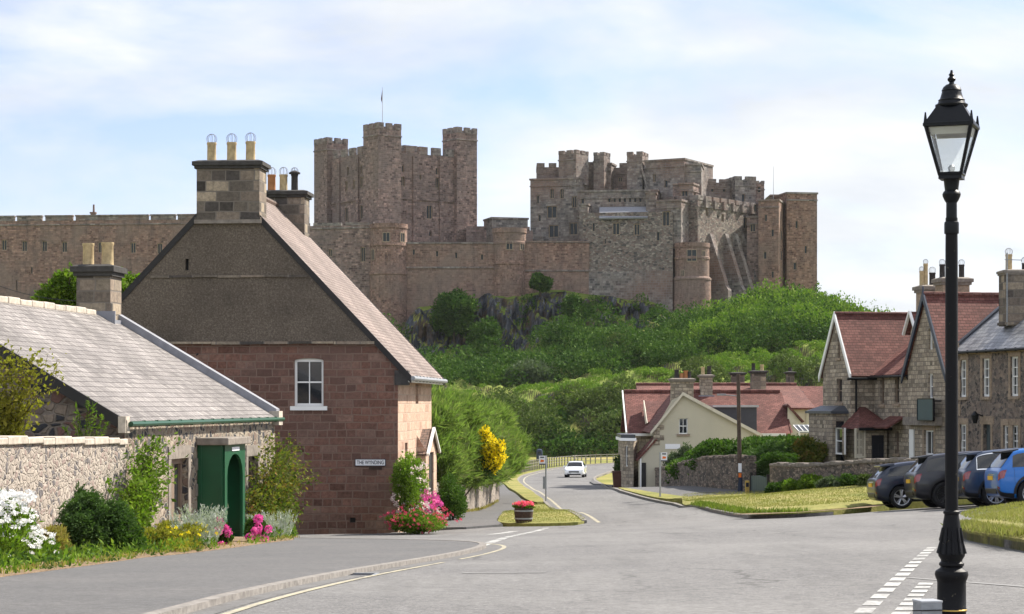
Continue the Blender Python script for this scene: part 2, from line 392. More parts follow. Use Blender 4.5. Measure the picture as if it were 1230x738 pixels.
plain('navy_car', (.006, .012, .028), .3, .35, var=.05, coat=.45)
plain('charcoal_car', (.015, .016, .021), .3, .35, var=.05, coat=.45)
plain('slate_blue_car', (.016, .030, .062), .3, .35, var=.05, coat=.5)
plain('bright_blue_car', (.003, .12, .42), .3, .35, var=.05, coat=.6)
plain('white_car', (.78, .79, .80), .28, .5, var=.03, coat=1.0)
def glassy(name, col, rough=.06, spec=.9):
    m = M(name, rough, spec); m.color(col); m.b.inputs['IOR'].default_value = 1.52
    nz = m.noise(1.4, 2); m.bump(nz, .05, .05); MAT[name] = m.m
glassy('window_glass', (.018, .022, .026)); glassy('castle_glass', (.022, .028, .036), .5, .3); glassy('car_glass', (.004, .006, .009), .04, .55)
glassy('headlamp_glass', (.55, .58, .62), .05)
m = M('lantern_glass', .12, .5); tr_ = m.n('ShaderNodeBsdfTransparent'); tr_.inputs[0].default_value = (.93, .95, .96, 1)
df = m.n('ShaderNodeBsdfTranslucent'); df.inputs[0].default_value = (.8, .82, .84, 1)
gl = m.n('ShaderNodeBsdfGlossy'); gl.inputs['Roughness'].default_value = .1
mx1 = m.n('ShaderNodeMixShader'); mx1.inputs[0].default_value = .14; m.l(tr_.outputs[0], mx1.inputs[1]); m.l(df.outputs[0], mx1.inputs[2])
mx2 = m.n('ShaderNodeMixShader'); mx2.inputs[0].default_value = .08; m.l(mx1.outputs[0], mx2.inputs[1]); m.l(gl.outputs[0], mx2.inputs[2])
m.l(mx2.outputs[0], m.o.inputs['Surface']); MAT['lantern_glass'] = m.m

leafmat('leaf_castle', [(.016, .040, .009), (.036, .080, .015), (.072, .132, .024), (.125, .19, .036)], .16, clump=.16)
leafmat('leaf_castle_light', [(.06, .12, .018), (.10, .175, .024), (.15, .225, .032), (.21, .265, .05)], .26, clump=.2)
leafmat('leaf_olive', [(.05, .078, .022), (.085, .118, .032), (.13, .16, .05)], .18, clump=.4)
leafmat('leaf_grey', [(.06, .085, .045), (.09, .12, .065), (.13, .16, .09)], .25, clump=.4)
leafmat('leaf_bright', [(.045, .085, .012), (.09, .15, .02), (.15, .22, .03), (.22, .28, .05)], .4, clump=1.5)
leafmat('leaf_dark', [(.024, .05, .016), (.05, .092, .028), (.085, .14, .044), (.13, .19, .065)], .25, clump=1.5)
leafmat('leaf_hedge', [(.02, .045, .012), (.04, .08, .018), (.07, .125, .025), (.12, .17, .035)], .3, clump=.8)
leafmat('leaf_tamarisk', [(.06, .10, .028), (.12, .17, .05), (.18, .22, .08), (.27, .23, .13)], .5, clump=.5)
leafmat('leaf_gold', [(.12, .12, .02), (.22, .20, .03), (.32, .27, .05)], .4, clump=2)
leafmat('leaf_dry', [(.16, .12, .035), (.28, .20, .06), (.30, .26, .09), (.14, .15, .04)], .35, clump=3)
leafmat('leaf_silver', [(.22, .24, .21), (.36, .38, .34), (.5, .52, .48)], .2, clump=3)
leafmat('leaf_rose', [(.03, .055, .014), (.08, .11, .022), (.17, .17, .035), (.30, .12, .05)], .35, clump=1.8)
leafmat('petal_white', [(.72, .72, .70), (.85, .85, .84)], .3, flower=True)
leafmat('petal_pink', [(.55, .05, .25), (.70, .10, .36), (.75, .22, .45)], .3, flower=True)
leafmat('petal_pale', [(.75, .5, .5), (.82, .68, .64), (.85, .8, .75)], .3, flower=True)
leafmat('petal_red', [(.42, .03, .08), (.62, .06, .12), (.66, .14, .2)], .3, flower=True)
leafmat('petal_yellow', [(.82, .60, .01), (.88, .70, .02), (.92, .78, .05)], .3, flower=True)
leafmat('petal_scarlet', [(.75, .05, .05), (.85, .12, .25), (.8, .3, .05)], .3, flower=True)
leafmat('grass_blade', [(.13, .15, .045), (.21, .20, .065), (.29, .25, .11), (.15, .18, .045)], .35, clump=.7)
leafmat('blade_green', [(.07, .11, .02), (.13, .17, .03), (.2, .22, .05)], .35, clump=.7)

# ------------------------------------------------------------------ mesh helpers
LOC = {}
def locof(o): return LOC.get(o.name, Vector((0, 0, 0))) if o is not None else Vector((0, 0, 0))
def tag(o, label=None, cat=None, group=None, kind=None):
    if label: o['label'] = label
    if cat: o['category'] = cat
    if group: o['group'] = group
    if kind: o['kind'] = kind
    return o
def thing(name, label, cat, loc, group=None):
    o = bpy.data.objects.new(name, None); COL.objects.link(o)
    o.empty_display_size = 0.2
    o.location = loc; LOC[o.name] = Vector(loc)
    return tag(o, label, cat, group)

def uv_metres(verts, faces, off):
    uvs = []
    for f in faces:
        p = [verts[i] for i in f]
        nx = ny = nz = 0.0
        for i in range(len(p)):
            a = p[i]; b = p[(i + 1) % len(p)]
            nx += (a[1] - b[1]) * (a[2] + b[2]); ny += (a[2] - b[2]) * (a[0] + b[0]); nz += (a[0] - b[0]) * (a[1] + b[1])
        ln = math.sqrt(nx * nx + ny * ny + nz * nz) or 1.0
        nx /= ln; ny /= ln; nz /= ln
        h = math.hypot(nx, ny)
        if h < 0.05: tx, ty, tz = 1.0, 0.0, 0.0
        else: tx, ty, tz = -ny / h, nx / h, 0.0
        bx = ny * tz - nz * ty; by = nz * tx - nx * tz; bz = nx * ty - ny * tx
        for q in p:
            uvs += [q[0] * tx + q[1] * ty + q[2] * tz, q[0] * bx + q[1] * by + q[2] * bz]
    return uvs

class MB:
    def __init__(s): s.v = []; s.f = []
    def add(s, vs, fs):
        k = len(s.v); s.v += [tuple(p) for p in vs]; s.f += [tuple(i + k for i in f) for f in fs]; return s
    def hexa(s, p):   # p: 4 bottom (ccw from above), 4 top
        return s.add(p, [(3, 2, 1, 0), (4, 5, 6, 7), (0, 1, 5, 4), (1, 2, 6, 5), (2, 3, 7, 6), (3, 0, 4, 7)])
    def box(s, c, d, rot=0.0, tilt=None):
        hx, hy, hz = d[0] / 2, d[1] / 2, d[2] / 2
        cr, sr = math.cos(rot), math.sin(rot)
        P = []
        for z in (-hz, hz):
            for x, y in ((-hx, -hy), (hx, -hy), (hx, hy), (-hx, hy)):
                P.append((c[0] + x * cr - y * sr, c[1] + x * sr + y * cr, c[2] + z))
        return s.hexa(P)
    def obox(s, O, u, s0, s1, o, o0, o1, z0, z1):
        """box along wall direction u from s0..s1, out direction o from o0..o1"""
        P = []
        for z in (z0, z1):
            for a, b in ((s0, o0), (s1, o0), (s1, o1), (s0, o1)):
                P.append((O[0] + u[0] * a + o[0] * b, O[1] + u[1] * a + o[1] * b, z))
        if u[0] * o[1] - u[1] * o[0] < 0: P = [P[0], P[3], P[2], P[1], P[4], P[7], P[6], P[5]]
        return s.hexa(P)
    def prism(s, poly, z0, z1, cap=True):
        n = len(poly)
        A = sum(poly[i][0] * poly[(i + 1) % n][1] - poly[(i + 1) % n][0] * poly[i][1] for i in range(n))
        if A < 0: poly = poly[::-1]
        P = [(x, y, z0) for x, y in poly] + [(x, y, z1) for x, y in poly]
        fs = [(i, (i + 1) % n, n + (i + 1) % n, n + i) for i in range(n)]
        if cap: fs += [tuple(range(n, 2 * n)), tuple(range(n - 1, -1, -1))]
        return s.add(P, fs)
    def tube(s, p0, p1, r0, r1=None, n=8, cap=True):
        r1 = r0 if r1 is None else r1
        a = Vector(p0); b = Vector(p1); d = (b - a).normalized()
        t = d.orthogonal().normalized(); w = d.cross(t)
        P = []
        for c, r in ((a, r0), (b, r1)):
            for i in range(n):
                an = 2 * math.pi * i / n
                P.append(tuple(c + t * (math.cos(an) * r) + w * (math.sin(an) * r)))
        fs = [(i, (i + 1) % n, n + (i + 1) % n, n + i) for i in range(n)]
        if cap: fs += [tuple(range(n, 2 * n)), tuple(range(n - 1, -1, -1))]
        return s.add(P, fs)
    def path(s, pts, r, n=6):
        for a, b in zip(pts[:-1], pts[1:]): s.tube(a, b, r, r, n)
        return s
    def lathe(s, c, prof, n=16, rot=0.0, close=True):
        P = []; k = len(prof)
        for r, z in prof:
            for i in range(n):
                a = 2 * math.pi * i / n + rot
                P.append((c[0] + math.cos(a) * r, c[1] + math.sin(a) * r, c[2] + z))
        fs = []
        up = prof[-1][1] >= prof[0][1]
        for j in range(k - 1):
            for i in range(n):
                q = (j * n + i, j * n + (i + 1) % n, (j + 1) * n + (i + 1) % n, (j + 1) * n + i)
                fs.append(q if up else q[::-1])
        if close:
            fs.append(tuple(range((k - 1) * n, k * n)) if up else tuple(range(k * n - 1, (k - 1) * n - 1, -1)))
            fs.append(tuple(range(n - 1, -1, -1)) if up else tuple(range(n)))
        return s.add(P, fs)
    def slab(s, poly3, t):
        """a thin plate: 3D polygon thickened by t along minus its normal"""
        p = [Vector(q) for q in poly3]; n = (p[1] - p[0]).cross(p[2] - p[0]).normalized()
        b = [q - n * t for q in p]; k = len(p)
        fs = [tuple(range(k)), tuple(range(2 * k - 1, k - 1, -1))] + [((i + 1) % k, i, k + i, k + (i + 1) % k) for i in range(k)]
        return s.add([tuple(q) for q in p + b], fs)
    def panel(s, O, u, o, outline, holes=(), depth=0.18, off=0.0):
        """wall sheet in the plane (u, z) with real openings and reveals; o is the outward direction"""
        def P(a, z, d=0.0): return (O[0] + u[0] * a + o[0] * (off + d), O[1] + u[1] * a + o[1] * (off + d), z)
        vs = [Vector((a, z)) for a, z in outline]; n = len(vs)
        ed = [(i, (i + 1) % n) for i in range(n)]; hp = []
        for h in holes:
            a0, a1, z0, z1 = h[:4]
            pts = [(a0, z0), (a1, z0), (a1, z1), (a0, z1)]
            if len(h) > 4 and h[4] > 0:
                rise = h[4]; pts = [(a0, z0), (a1, z0)]
                for i in range(9):
                    t = i / 8.0; pts.append(((a0 + a1) / 2 + (a1 - a0) / 2 * math.cos(math.pi * t), z1 - rise + rise * math.sin(math.pi * t)))
            hp.append(pts)
            k = len(vs); vs += [Vector(q) for q in pts]; ed += [(k + i, k + (i + 1) % len(pts)) for i in range(len(pts))]
        rv, re, rf, *_ = delaunay_2d_cdt(vs, ed, [], 0, 1e-5)
        def inside(pt, poly):
            x, y = pt; c = False; m_ = len(poly)
            for i in range(m_):
                x1, y1 = poly[i]; x2, y2 = poly[(i + 1) % m_]
                if (y1 > y) != (y2 > y) and x < (x2 - x1) * (y - y1) / (y2 - y1) + x1: c = not c
            return c
        flip = (u[0] * o[1] - u[1] * o[0]) > 0   # want normal = o
        fs = []
        for f in rf:
            cx_ = sum(rv[i][0] for i in f) / len(f); cy_ = sum(rv[i][1] for i in f) / len(f)
            if not inside((cx_, cy_), outline): continue
            if any(inside((cx_, cy_), q) for q in hp): continue
            fs.append(tuple(f[::-1]) if flip else tuple(f))
        s.add([P(q[0], q[1]) for q in rv], fs)
        for q in hp:
            m_ = len(q)
            for i in range(m_):
                a, b = q[i], q[(i + 1) % m_]
                quad = [P(*a), P(*b), P(*b, -depth), P(*a, -depth)]
                s.add(quad, [(3, 2, 1, 0) if flip else (0, 1, 2, 3)])
        return s
    def build(s, name, mat, parent=None, smooth=False, bevel=0.0):
        L = locof(parent)
        me = bpy.data.meshes.new(name)
        me.from_pydata([(v[0] - L.x, v[1] - L.y, v[2] - L.z) for v in s.v], [], s.f)
        uvl = me.uv_layers.new(name='UVMap')
        uvl.data.foreach_set('uv', uv_metres(s.v, s.f, None))
        me.materials.append(MAT[mat] if isinstance(mat, str) else mat)
        if smooth:
            me.polygons.foreach_set('use_smooth', [True] * len(me.polygons))
        me.update()
        o = bpy.data.objects.new(name, me); COL.objects.link(o)
        if parent is not None:
            o.parent = parent; LOC[o.name] = L
        if bevel:
            md = o.modifiers.new('bevel', 'BEVEL'); md.width = bevel; md.segments = 2; md.limit_method = 'ANGLE'
        return o

def smooth_by_angle(o, ang=40):
    bm = bmesh.new(); bm.from_mesh(o.data)
    for f in bm.faces: f.smooth = True
    for e in bm.edges:
        if len(e.link_faces) == 2 and e.calc_face_angle(0) > R(ang): e.smooth = False
    bm.to_mesh(o.data); bm.free(); return o

# ------------------------------------------------------------------ photo geometry to world
def P3(px, py, Y): return Vector(((px - CX) / F * Y, Y, ZC + (HY - py) / F * Y))
def unit(x, y): l = math.hypot(x, y); return (x / l, y / l)
def s_at(O, d, px):
    u = (px - CX) / F
    return (u * O[1] - O[0]) / (d[0] - u * d[1])
def z_at(O, d, s, py): return ZC + (HY - py) / F * (O[1] + d[1] * s)

CTRL = [(0,0,1.35),(0,-30,.6),(0,17.4,1.76),(0,30,2.27),(0,43,2.85),(0,52,3.3),(-1,64,3.9),(2,80,4.2),(3,100,4.6),(3,130,5.2),(5,170,6.3),(5,210,7.0),(8,260,7.2),(10,300,7.2),
 (-8,36,2.6),(-8,43,2.85),(-6.5,56,3.65),(-20,50,3.2),(-3.5,64,3.95),(-15,64,3.95),(-5,17,1.72),(-10,25,2.1),(-40,60,3.5),(-40,20,2.0),(-10,100,4.7),(-20,170,6.2),(-40,260,7.0),(-100,300,7.0),
 (3.6,17.3,1.75),(7,30,2.1),(9,36,2.3),(12.1,65,3.28),(14.5,57.5,2.85),(20,50,2.45),(19,88,3.3),(14,88,3.75),(9.5,90,4.35),(13,105,4.1),(12,120,4.9),(20,125,5.0),(40,60,2.5),(40,100,3.6),(40,170,6.0),(50,260,7.0),(100,300,7.0),(60,20,1.0),(200,150,5),(-200,150,5),(0,400,7),(200,400,7),(-200,400,7)]
_C = np.array(CTRL, float); _n = len(_C)
def _phi(d2): return np.sqrt(d2 + 64.0)
_A = np.zeros((_n + 3, _n + 3)); _d2 = (_C[:, None, 0] - _C[None, :, 0]) ** 2 + (_C[:, None, 1] - _C[None, :, 1]) ** 2
_A[:_n, :_n] = _phi(_d2) - 0.0 * np.eye(_n); _A[:_n, _n] = 1; _A[:_n, _n + 1] = _C[:, 0] / 100; _A[:_n, _n + 2] = _C[:, 1] / 100; _A[_n:, :_n] = _A[:_n, _n:].T
_W = np.linalg.solve(_A, np.concatenate([-_C[:, 2], [0, 0, 0]]))
def gz_np(x, y):
    x = np.asarray(x, float); y = np.asarray(y, float)
    xx = np.clip(x, -250, 250); yy = np.clip(y, -60, 420)
    d2 = (xx[..., None] - _C[:, 0]) ** 2 + (yy[..., None] - _C[:, 1]) ** 2
    return ZC + _phi(d2) @ _W[:_n] + _W[_n] + _W[_n + 1] * xx / 100 + _W[_n + 2] * yy / 100
def gz(x, y): return float(gz_np(np.array([x]), np.array([y]))[0])
_YS = np.concatenate([np.arange(6, 120, 0.25), np.arange(120, 420, 1.0)])
def G(px, py):
    """ground point seen at a photo pixel"""
    u = (px - CX) / F
    f = ZC - (py - HY) / F * _YS - gz_np(u * _YS, _YS)
    k = np.where((f[:-1] > 0) & (f[1:] <= 0))[0]
    if len(k) == 0: Y = 400.0
    else:
        i = k[0]; t = f[i] / (f[i] - f[i + 1]); Y = _YS[i] + t * (_YS[i + 1] - _YS[i])
    return (u * Y, Y)
def GP(px, py):
    x, y = G(px, py); return Vector((x, y, gz(x, y)))
def at_depth(px, Y): return ((px - CX) / F * Y, Y)
def ground_at(px, Y):
    x, y = at_depth(px, Y); return Vector((x, y, gz(x, y)))

def resample(poly, step):
    o = []
    for a, b in zip(poly, poly[1:] + poly[:1]):
        L = math.hypot(b[0] - a[0], b[1] - a[1]); k = max(1, int(L / step))
        for i in range(k): o.append((a[0] + (b[0] - a[0]) * i / k, a[1] + (b[1] - a[1]) * i / k))
    return o
def chaikin(pts, it=2, closed=False):
    for _ in range(it):
        q = [] if closed else [pts[0]]
        rng = zip(pts, pts[1:] + pts[:1]) if closed else zip(pts[:-1], pts[1:])
        for a, b in rng:
            q += [(a[0] * .75 + b[0] * .25, a[1] * .75 + b[1] * .25), (a[0] * .25 + b[0] * .75, a[1] * .25 + b[1] * .75)]
        if not closed: q.append(pts[-1])
        pts = q
    return pts
def inpoly(pts, poly):
    x = pts[:, 0]; y = pts[:, 1]; c = np.zeros(len(pts), bool)
    n = len(poly)
    for i in range(n):
        x1, y1 = poly[i]; x2, y2 = poly[(i + 1) % n]
        if y1 == y2: continue
        k = ((y1 > y) != (y2 > y)) & (x < (x2 - x1) * (y - y1) / (y2 - y1) + x1)
        c ^= k
    return c
def patch(name, poly, off, mat, step=1.0, skirt=0.25, bulge=None, kind='structure', parent=None):
    """a sheet that follows the ground inside a plan polygon, with a skirt down at its rim"""
    rim = resample(poly, step)
    xs = [p[0] for p in rim]; ys = [p[1] for p in rim]
    gx, gy = np.meshgrid(np.arange(min(xs), max(xs), step), np.arange(min(ys), max(ys), step))
    g = np.stack([gx.ravel(), gy.ravel()], 1)
    g = g[inpoly(g, rim)] if len(g) else g
    ra = np.array(rim)
    if len(g):
        dm = np.sqrt(((g[:, None, :] - ra[None]) ** 2).sum(2)).min(1) if len(g) * len(ra) < 6e6 else np.full(len(g), 9.0)
        g = g[dm > step * .45]
    vs = [Vector(p) for p in rim] + [Vector(p) for p in g]
    n = len(rim)
    rv, re, rf, *_ = delaunay_2d_cdt(vs, [(i, (i + 1) % n) for i in range(n)], [], 0, 1e-5)
    P = np.array([(v[0], v[1]) for v in rv])
    cen = np.array([P[list(f)].mean(0) for f in rf]); ok = inpoly(cen, rim)
    z = gz_np(P[:, 0], P[:, 1]) + off
    if bulge:
        d = np.sqrt(((P[:, None, :] - ra[None]) ** 2).sum(2)).min(1)
        z = z + bulge[0] * np.clip(d / bulge[1], 0, 1) ** .6
    mb = MB()
    fs = []
    for f, k in zip(rf, ok):
        if not k: continue
        a, b, c = P[f[0]], P[f[1]], P[f[2]]
        fs.append(tuple(f) if (b[0] - a[0]) * (c[1] - a[1]) - (b[1] - a[1]) * (c[0] - a[0]) > 0 else tuple(f[::-1]))
    mb.add([(p[0], p[1], zz) for p, zz in zip(P, z)], fs)
    if skirt:
        rz = gz_np(ra[:, 0], ra[:, 1]) + off
        A = sum(rim[i][0] * rim[(i + 1) % n][1] - rim[(i + 1) % n][0] * rim[i][1] for i in range(n))
        for i in range(n):
            j = (i + 1) % n
            q = [(*rim[i], rz[i] - skirt), (*rim[j], rz[j] - skirt), (*rim[j], rz[j]), (*rim[i], rz[i])]
            mb.add(q, [(0, 1, 2, 3) if A > 0 else (3, 2, 1, 0)])
    o = mb.build(name, mat, parent)
    if kind: o['kind'] = kind
    return o
def offset_line(pts, d):
    o = []
    for i, p in enumerate(pts):
        a = pts[max(0, i - 1)]; b = pts[min(len(pts) - 1, i + 1)]
        t = unit(b[0] - a[0], b[1] - a[1]) if a != b else (1, 0)
        o.append((p[0] - t[1] * d, p[1] + t[0] * d))
    return o
def densify(pts, step):
    o = []
    for a, b in zip(pts[:-1], pts[1:]):
        k = max(1, int(math.hypot(b[0] - a[0], b[1] - a[1]) / step))
        o += [(a[0] + (b[0] - a[0]) * i / k, a[1] + (b[1] - a[1]) * i / k) for i in range(k)]
    return o + [pts[-1]]
def ribbon(name, line, d0, d1, off, mat, top=None, step=.5, parent=None, kind='structure', cut=None):
    """a band along a line between offsets d0 and d1; top>0 makes a raised strip"""
    l = densify(line, step); a = offset_line(l, d0); b = offset_line(l, d1)
    mb = MB(); n = len(l)
    za = [gz(*p) for p in a]; zb = [gz(*p) for p in b]
    for i in range(n - 1):
        if cut and cut(i, n): continue
        h = off
        if top is None:
            q = [(*a[i], za[i] + h), (*a[i + 1], za[i + 1] + h), (*b[i + 1], zb[i + 1] + h), (*b[i], zb[i] + h)]
            mb.add(q, [(0, 1, 2, 3) if d1 > d0 else (3, 2, 1, 0)])
        else:
            lo = [(*a[i], za[i] - .2), (*a[i + 1], za[i + 1] - .2), (*b[i + 1], zb[i + 1] - .2), (*b[i], zb[i] - .2)]
            hi = [(*a[i], za[i] + top), (*a[i + 1], za[i + 1] + top), (*b[i + 1], zb[i + 1] + top), (*b[i], zb[i] + top)]
            if d1 < d0: lo = lo[::-1]; hi = hi[::-1]
            mb.hexa(lo + hi)
    o = mb.build(name, mat, parent)
    if kind: o['kind'] = kind
    return o

# ------------------------------------------------------------------ foliage
def leaf_mesh(name, pts, dirs, length, width, mat, parent=None, spread=0.6, jitter=.35, fold=0.0):
    """one rhombic blade per point: dirs is the growth direction, spread how far blades turn from it"""
    n = len(pts); L = locof(parent)
    pts = np.asarray(pts) - np.array([L.x, L.y, L.z])
    d = dirs + RNG.normal(0, spread, (n, 3)); d /= np.linalg.norm(d, axis=1, keepdims=True) + 1e-9
    r = RNG.normal(0, 1, (n, 3)); w = np.cross(d, r); w /= np.linalg.norm(w, axis=1, keepdims=True) + 1e-9
    ln = (length * (1 + RNG.normal(0, jitter, n))).clip(length * .35, length * 2)[:, None]
    wd = (width * (1 + RNG.normal(0, jitter, n))).clip(width * .4, width * 2)[:, None]
    base = pts - d * ln * .4; tip = pts + d * ln * .6; mid = base + d * ln * .45
    nn = np.cross(d, w)
    V = np.stack([base, mid + w * wd * .5 + nn * wd * .15, tip, mid - w * wd * .5 + nn * wd * .15], 1).reshape(-1, 3)
    me = bpy.data.meshes.new(name)
    me.vertices.add(4 * n); me.vertices.foreach_set('co', V.astype(np.float32).ravel())
    me.loops.add(4 * n); me.loops.foreach_set('vertex_index', np.arange(4 * n, dtype=np.int32))
    me.polygons.add(n); me.polygons.foreach_set('loop_start', np.arange(0, 4 * n, 4, dtype=np.int32))
    me.polygons.foreach_set('loop_total', np.full(n, 4, np.int32))
    me.update(calc_edges=True)
    me.materials.append(MAT[mat])
    o = bpy.data.objects.new(name, me); COL.objects.link(o)
    if parent is not None: o.parent = parent; LOC[o.name] = L
    return o
def blob_points(blobs, n, shell=.45, lump=.3):
    """points spread through lumpy ellipsoids (x,y,z,rx,ry,rz), most of them near the skin; returns points, outward dirs"""
    vol = np.array([b[3] * b[4] + b[4] * b[5] + b[3] * b[5] for b in blobs]); k = RNG.choice(len(blobs), n, p=vol / vol.sum())
    B = np.array(blobs, float)[k]
    d = RNG.normal(0, 1, (n, 3)); d /= np.linalg.norm(d, axis=1, keepdims=True)
    ph = k * 1.7
    lumpv = 1 + lump * (np.sin(d[:, 0] * 5.1 + ph) * np.sin(d[:, 1] * 4.7 + 2 * ph) * np.cos(d[:, 2] * 4.3 + ph) * 1.2 + .35 * np.sin(d[:, 0] * 11 + ph) * np.sin(d[:, 2] * 12 + ph))
    r = (1 - shell * RNG.random(n) ** 1.6) * lumpv
    return B[:, :3] + d * r[:, None] * B[:, 3:6], d
def sub_blobs(c, r, n, size=.45, flat=1.0):
    """clumps over an ellipsoid (cx,cy,cz),(rx,ry,rz)"""
    o = []
    for i in range(n):
        d = RNG.normal(0, 1, 3); d /= np.linalg.norm(d)
        q = .35 + .5 * RNG.random()
        s = size * (.6 + .8 * RNG.random())
        o.append((c[0] + d[0] * r[0] * q, c[1] + d[1] * r[1] * q, c[2] + d[2] * r[2] * q, r[0] * s, r[1] * s, r[2] * s * flat))
    return o
# ------------------------------------------------------------------ ground, roads, pavements
def ground_sheet():
    ys = np.concatenate([np.linspace(-3000, -80, 8), np.arange(-60, 130, 3.0), np.arange(130, 430, 8.0), np.linspace(440, 4000, 14)])
    xs = np.concatenate([np.linspace(-3000, -260, 8), np.arange(-250, -40, 15.0), np.arange(-40, 42, 3.0), np.arange(45, 255, 15.0), np.linspace(260, 3000, 8)])
    X, Yg = np.meshgrid(xs, ys); Z = gz_np(X, Yg) - 0.10
    n, k = X.shape
    mb = MB()
    mb.add(np.stack([X.ravel(), Yg.ravel(), Z.ravel()], 1).tolist(), [(i * k + j, i * k + j + 1, (i + 1) * k + j + 1, (i + 1) * k + j) for i in range(n - 1) for j in range(k - 1)])
    o = mb.build('ground', 'field_ground'); o['kind'] = 'structure'
ground_sheet()

def px(pts): return [G(*p) for p in pts]
# kerb of the near left pavement, from the bottom of the photo to the lane mouth and back along the lane
KERB = chaikin(px([(150, 752), (205, 738), (260, 722.5), (330, 706.5), (400, 692.5), (450, 684), (500, 675.5), (540, 668.5), (560, 664)]) + px([(572, 660.5), (577, 657.5), (572, 655.2), (556, 653.6), (520, 652.2), (470, 651.2), (420, 650.4), (360, 649.4), (300, 648.6)]), 2)
k0 = G(150, 752)
KNEAR = [(k0[0] - 1.2, k0[1] - 14.0)] + KERB
CD = unit(.114, 1.0)           # direction of the cottage front
CO = (-8.0, 43.0)              # its near corner
CN = (CD[1], -CD[0])           # out towards the street
cfar = (CO[0] + CD[0] * 13.7, CO[1] + CD[1] * 13.7)
wall_near = (CO[0] - CD[0] * 30, CO[1] - CD[1] * 30)
pav = KNEAR + [(cfar[0] - 14, cfar[1] + 2.0), (cfar[0] - 14, cfar[1] - 3), (cfar[0] - CN[0] * .2, cfar[1] - .3), (wall_near[0], wall_near[1])]

# main road with the junction mouth
LE = px([(705, 628.5), (697, 622), (683, 616), (660, 607), (640, 594), (626, 583), (622, 576.5), (630, 571), (655, 564.5), (690, 560), (745, 556.5)])
RE = px([(790, 556.5), (760, 561), (735, 566), (716, 573), (714, 577), (722, 582), (740, 590), (765, 597), (795, 604), (823, 608), (850, 613), (880, 619), (905, 622.5), (950, 622), (1000, 619)])
RE2 = px([(1090, 628), (1135, 640), (1150, 648), (1180, 654.5), (1230, 664), (1330, 682), (1500, 712)])
road_poly = [(-6.5, 2), (-6.5, 17)] + px([(100, 738)]) + px([(300, 700), (480, 672), (520, 646), (560, 636), (615, 632)]) + LE + RE + [(22, 72), (30, 66), (32, 40), (26, 22), (20, 2)]
road_poly = [(-12, 2), (-12, 20), (-14, 40), (-18, 54), (-20, 58.5), (-20, 63.6), (-4.2, 62.6)] + px([(600, 633), (650, 632.5), (690, 631.5)]) + chaikin(LE, 1) + chaikin(RE, 1) + [(24, 74), (34, 70), (34, 40), (30, 20), (24, 2)]
patch('road', road_poly, 0.0, 'asphalt', 2.0, .3)
patch('pavement', pav, 0.055, 'pavement_asphalt', 1.0, .3)
ribbon('kerb', KNEAR, -.13, .0, 0, 'kerb_stone', top=.062)
ribbon('gutter_dirt', KNEAR, -.36, -.13, .003, 'gutter_dirt')
ribbon('yellow_line', [p for p in KNEAR[:-14]], -.50, -.42, .006, 'yellow_marking', cut=lambda i, n: abs(i / n - .62) < .01)
ribbon('yellow_line', KERB[-16:], -.50, -.41, .006, 'yellow_marking')
# channel of darker asphalt beside the kerb
# far left footway past the roses, running up to the bend
foot = px([(478, 637.5), (560, 636), (605, 632.5), (597, 626), (612, 616), (640, 607.5), (625, 600), (610, 590), (600, 581), (596, 578), (599, 600), (597, 611), (560, 618)])
foot = px([(476, 637.0), (560, 636), (604, 632.5)]) + px([(596, 627), (607, 617), (640, 608), (626, 601), (612, 591), (602, 581), (597, 577)]) + [(-2.6, 112), (-3.5, 90), (-4.6, 72)]
patch('footway', foot, 0.07, 'pavement_asphalt', 1.0, .25)
isl = chaikin(px([(597, 627), (608, 617), (636, 608.5), (660, 607.2), (683, 616), (697, 622), (706, 628), (690, 630.5), (650, 631.5), (615, 631.5), (600, 630)]), 1, True)
patch('grass_island', isl, 0.07, 'lawn', .8, .25, bulge=(.04, 1.2))
strip = chaikin(px([(600, 579), (616, 577), (621, 577.5), (626, 584), (639, 594.5), (657, 605.5), (641, 606.8), (627, 600), (613, 590), (604, 582)]), 1, True)
patch('grass_verge', strip, 0.12, 'lawn', 1.2, .25)
ribbon('kerb', chaikin(LE, 2), .0, .15, 0, 'kerb_stone', top=.10)
ribbon('yellow_line', chaikin(LE, 2)[:-8], -.45, -.33, .006, 'yellow_marking')
# far verge before the fence, beyond the bend
# right-hand side: pavement, verge, lawn, parking bay, bank
rp = px([(714, 574.5), (722, 581.5), (745, 590), (790, 597), (830, 600.5), (862, 598.5), (905, 598), (925, 598)]) + [(14.5, 101), (12, 118), (7, 130), (5.5, 140), (5.8, 155)]
patch('pavement', rp, 0.09, 'pavement_asphalt', 1.2, .25)
ribbon('kerb', chaikin(RE, 2), -.16, .0, 0, 'kerb_stone', top=.10)
ver = chaikin(px([(742, 588.5), (770, 592.5), (805, 597.5), (832, 600.5), (815, 602.5), (795, 602.5), (765, 596), (745, 590.5)]), 1, True)
patch('grass_verge', ver, 0.13, 'lawn', 1.0, .25)
lawn = chaikin(px([(815, 603.5), (832, 599.5), (880, 598.5), (925, 597.5), (985, 594), (1040, 590)]) + [(19.0, 80.0), (17.5, 70), (12.4, 67.2)] + px([(1043, 612.5), (1015, 616), (960, 620.5), (905, 621.5), (865, 615), (838, 609.5)]), 1, True)
patch('lawn', lawn, 0.15, 'lawn', 1.0, .35, bulge=(.16, 2.0))
ribbon('earth_edge', px([(1046, 612.5), (1015, 617.0), (960, 621.3), (905, 622.2)]), .10, .75, .152, 'earth')
BANK = px([(1152, 641), (1158, 648.5), (1185, 654), (1230, 662.5), (1330, 681), (1450, 702)])
bank = BANK + [(17, 30), (16.5, 44)] + px([(1230, 621.5), (1195, 628), (1165, 634)])
bank = chaikin(bank, 1, True)
patch('grass_bank', bank, 0.16, 'lawn', .6, .4, bulge=(.22, 1.2))
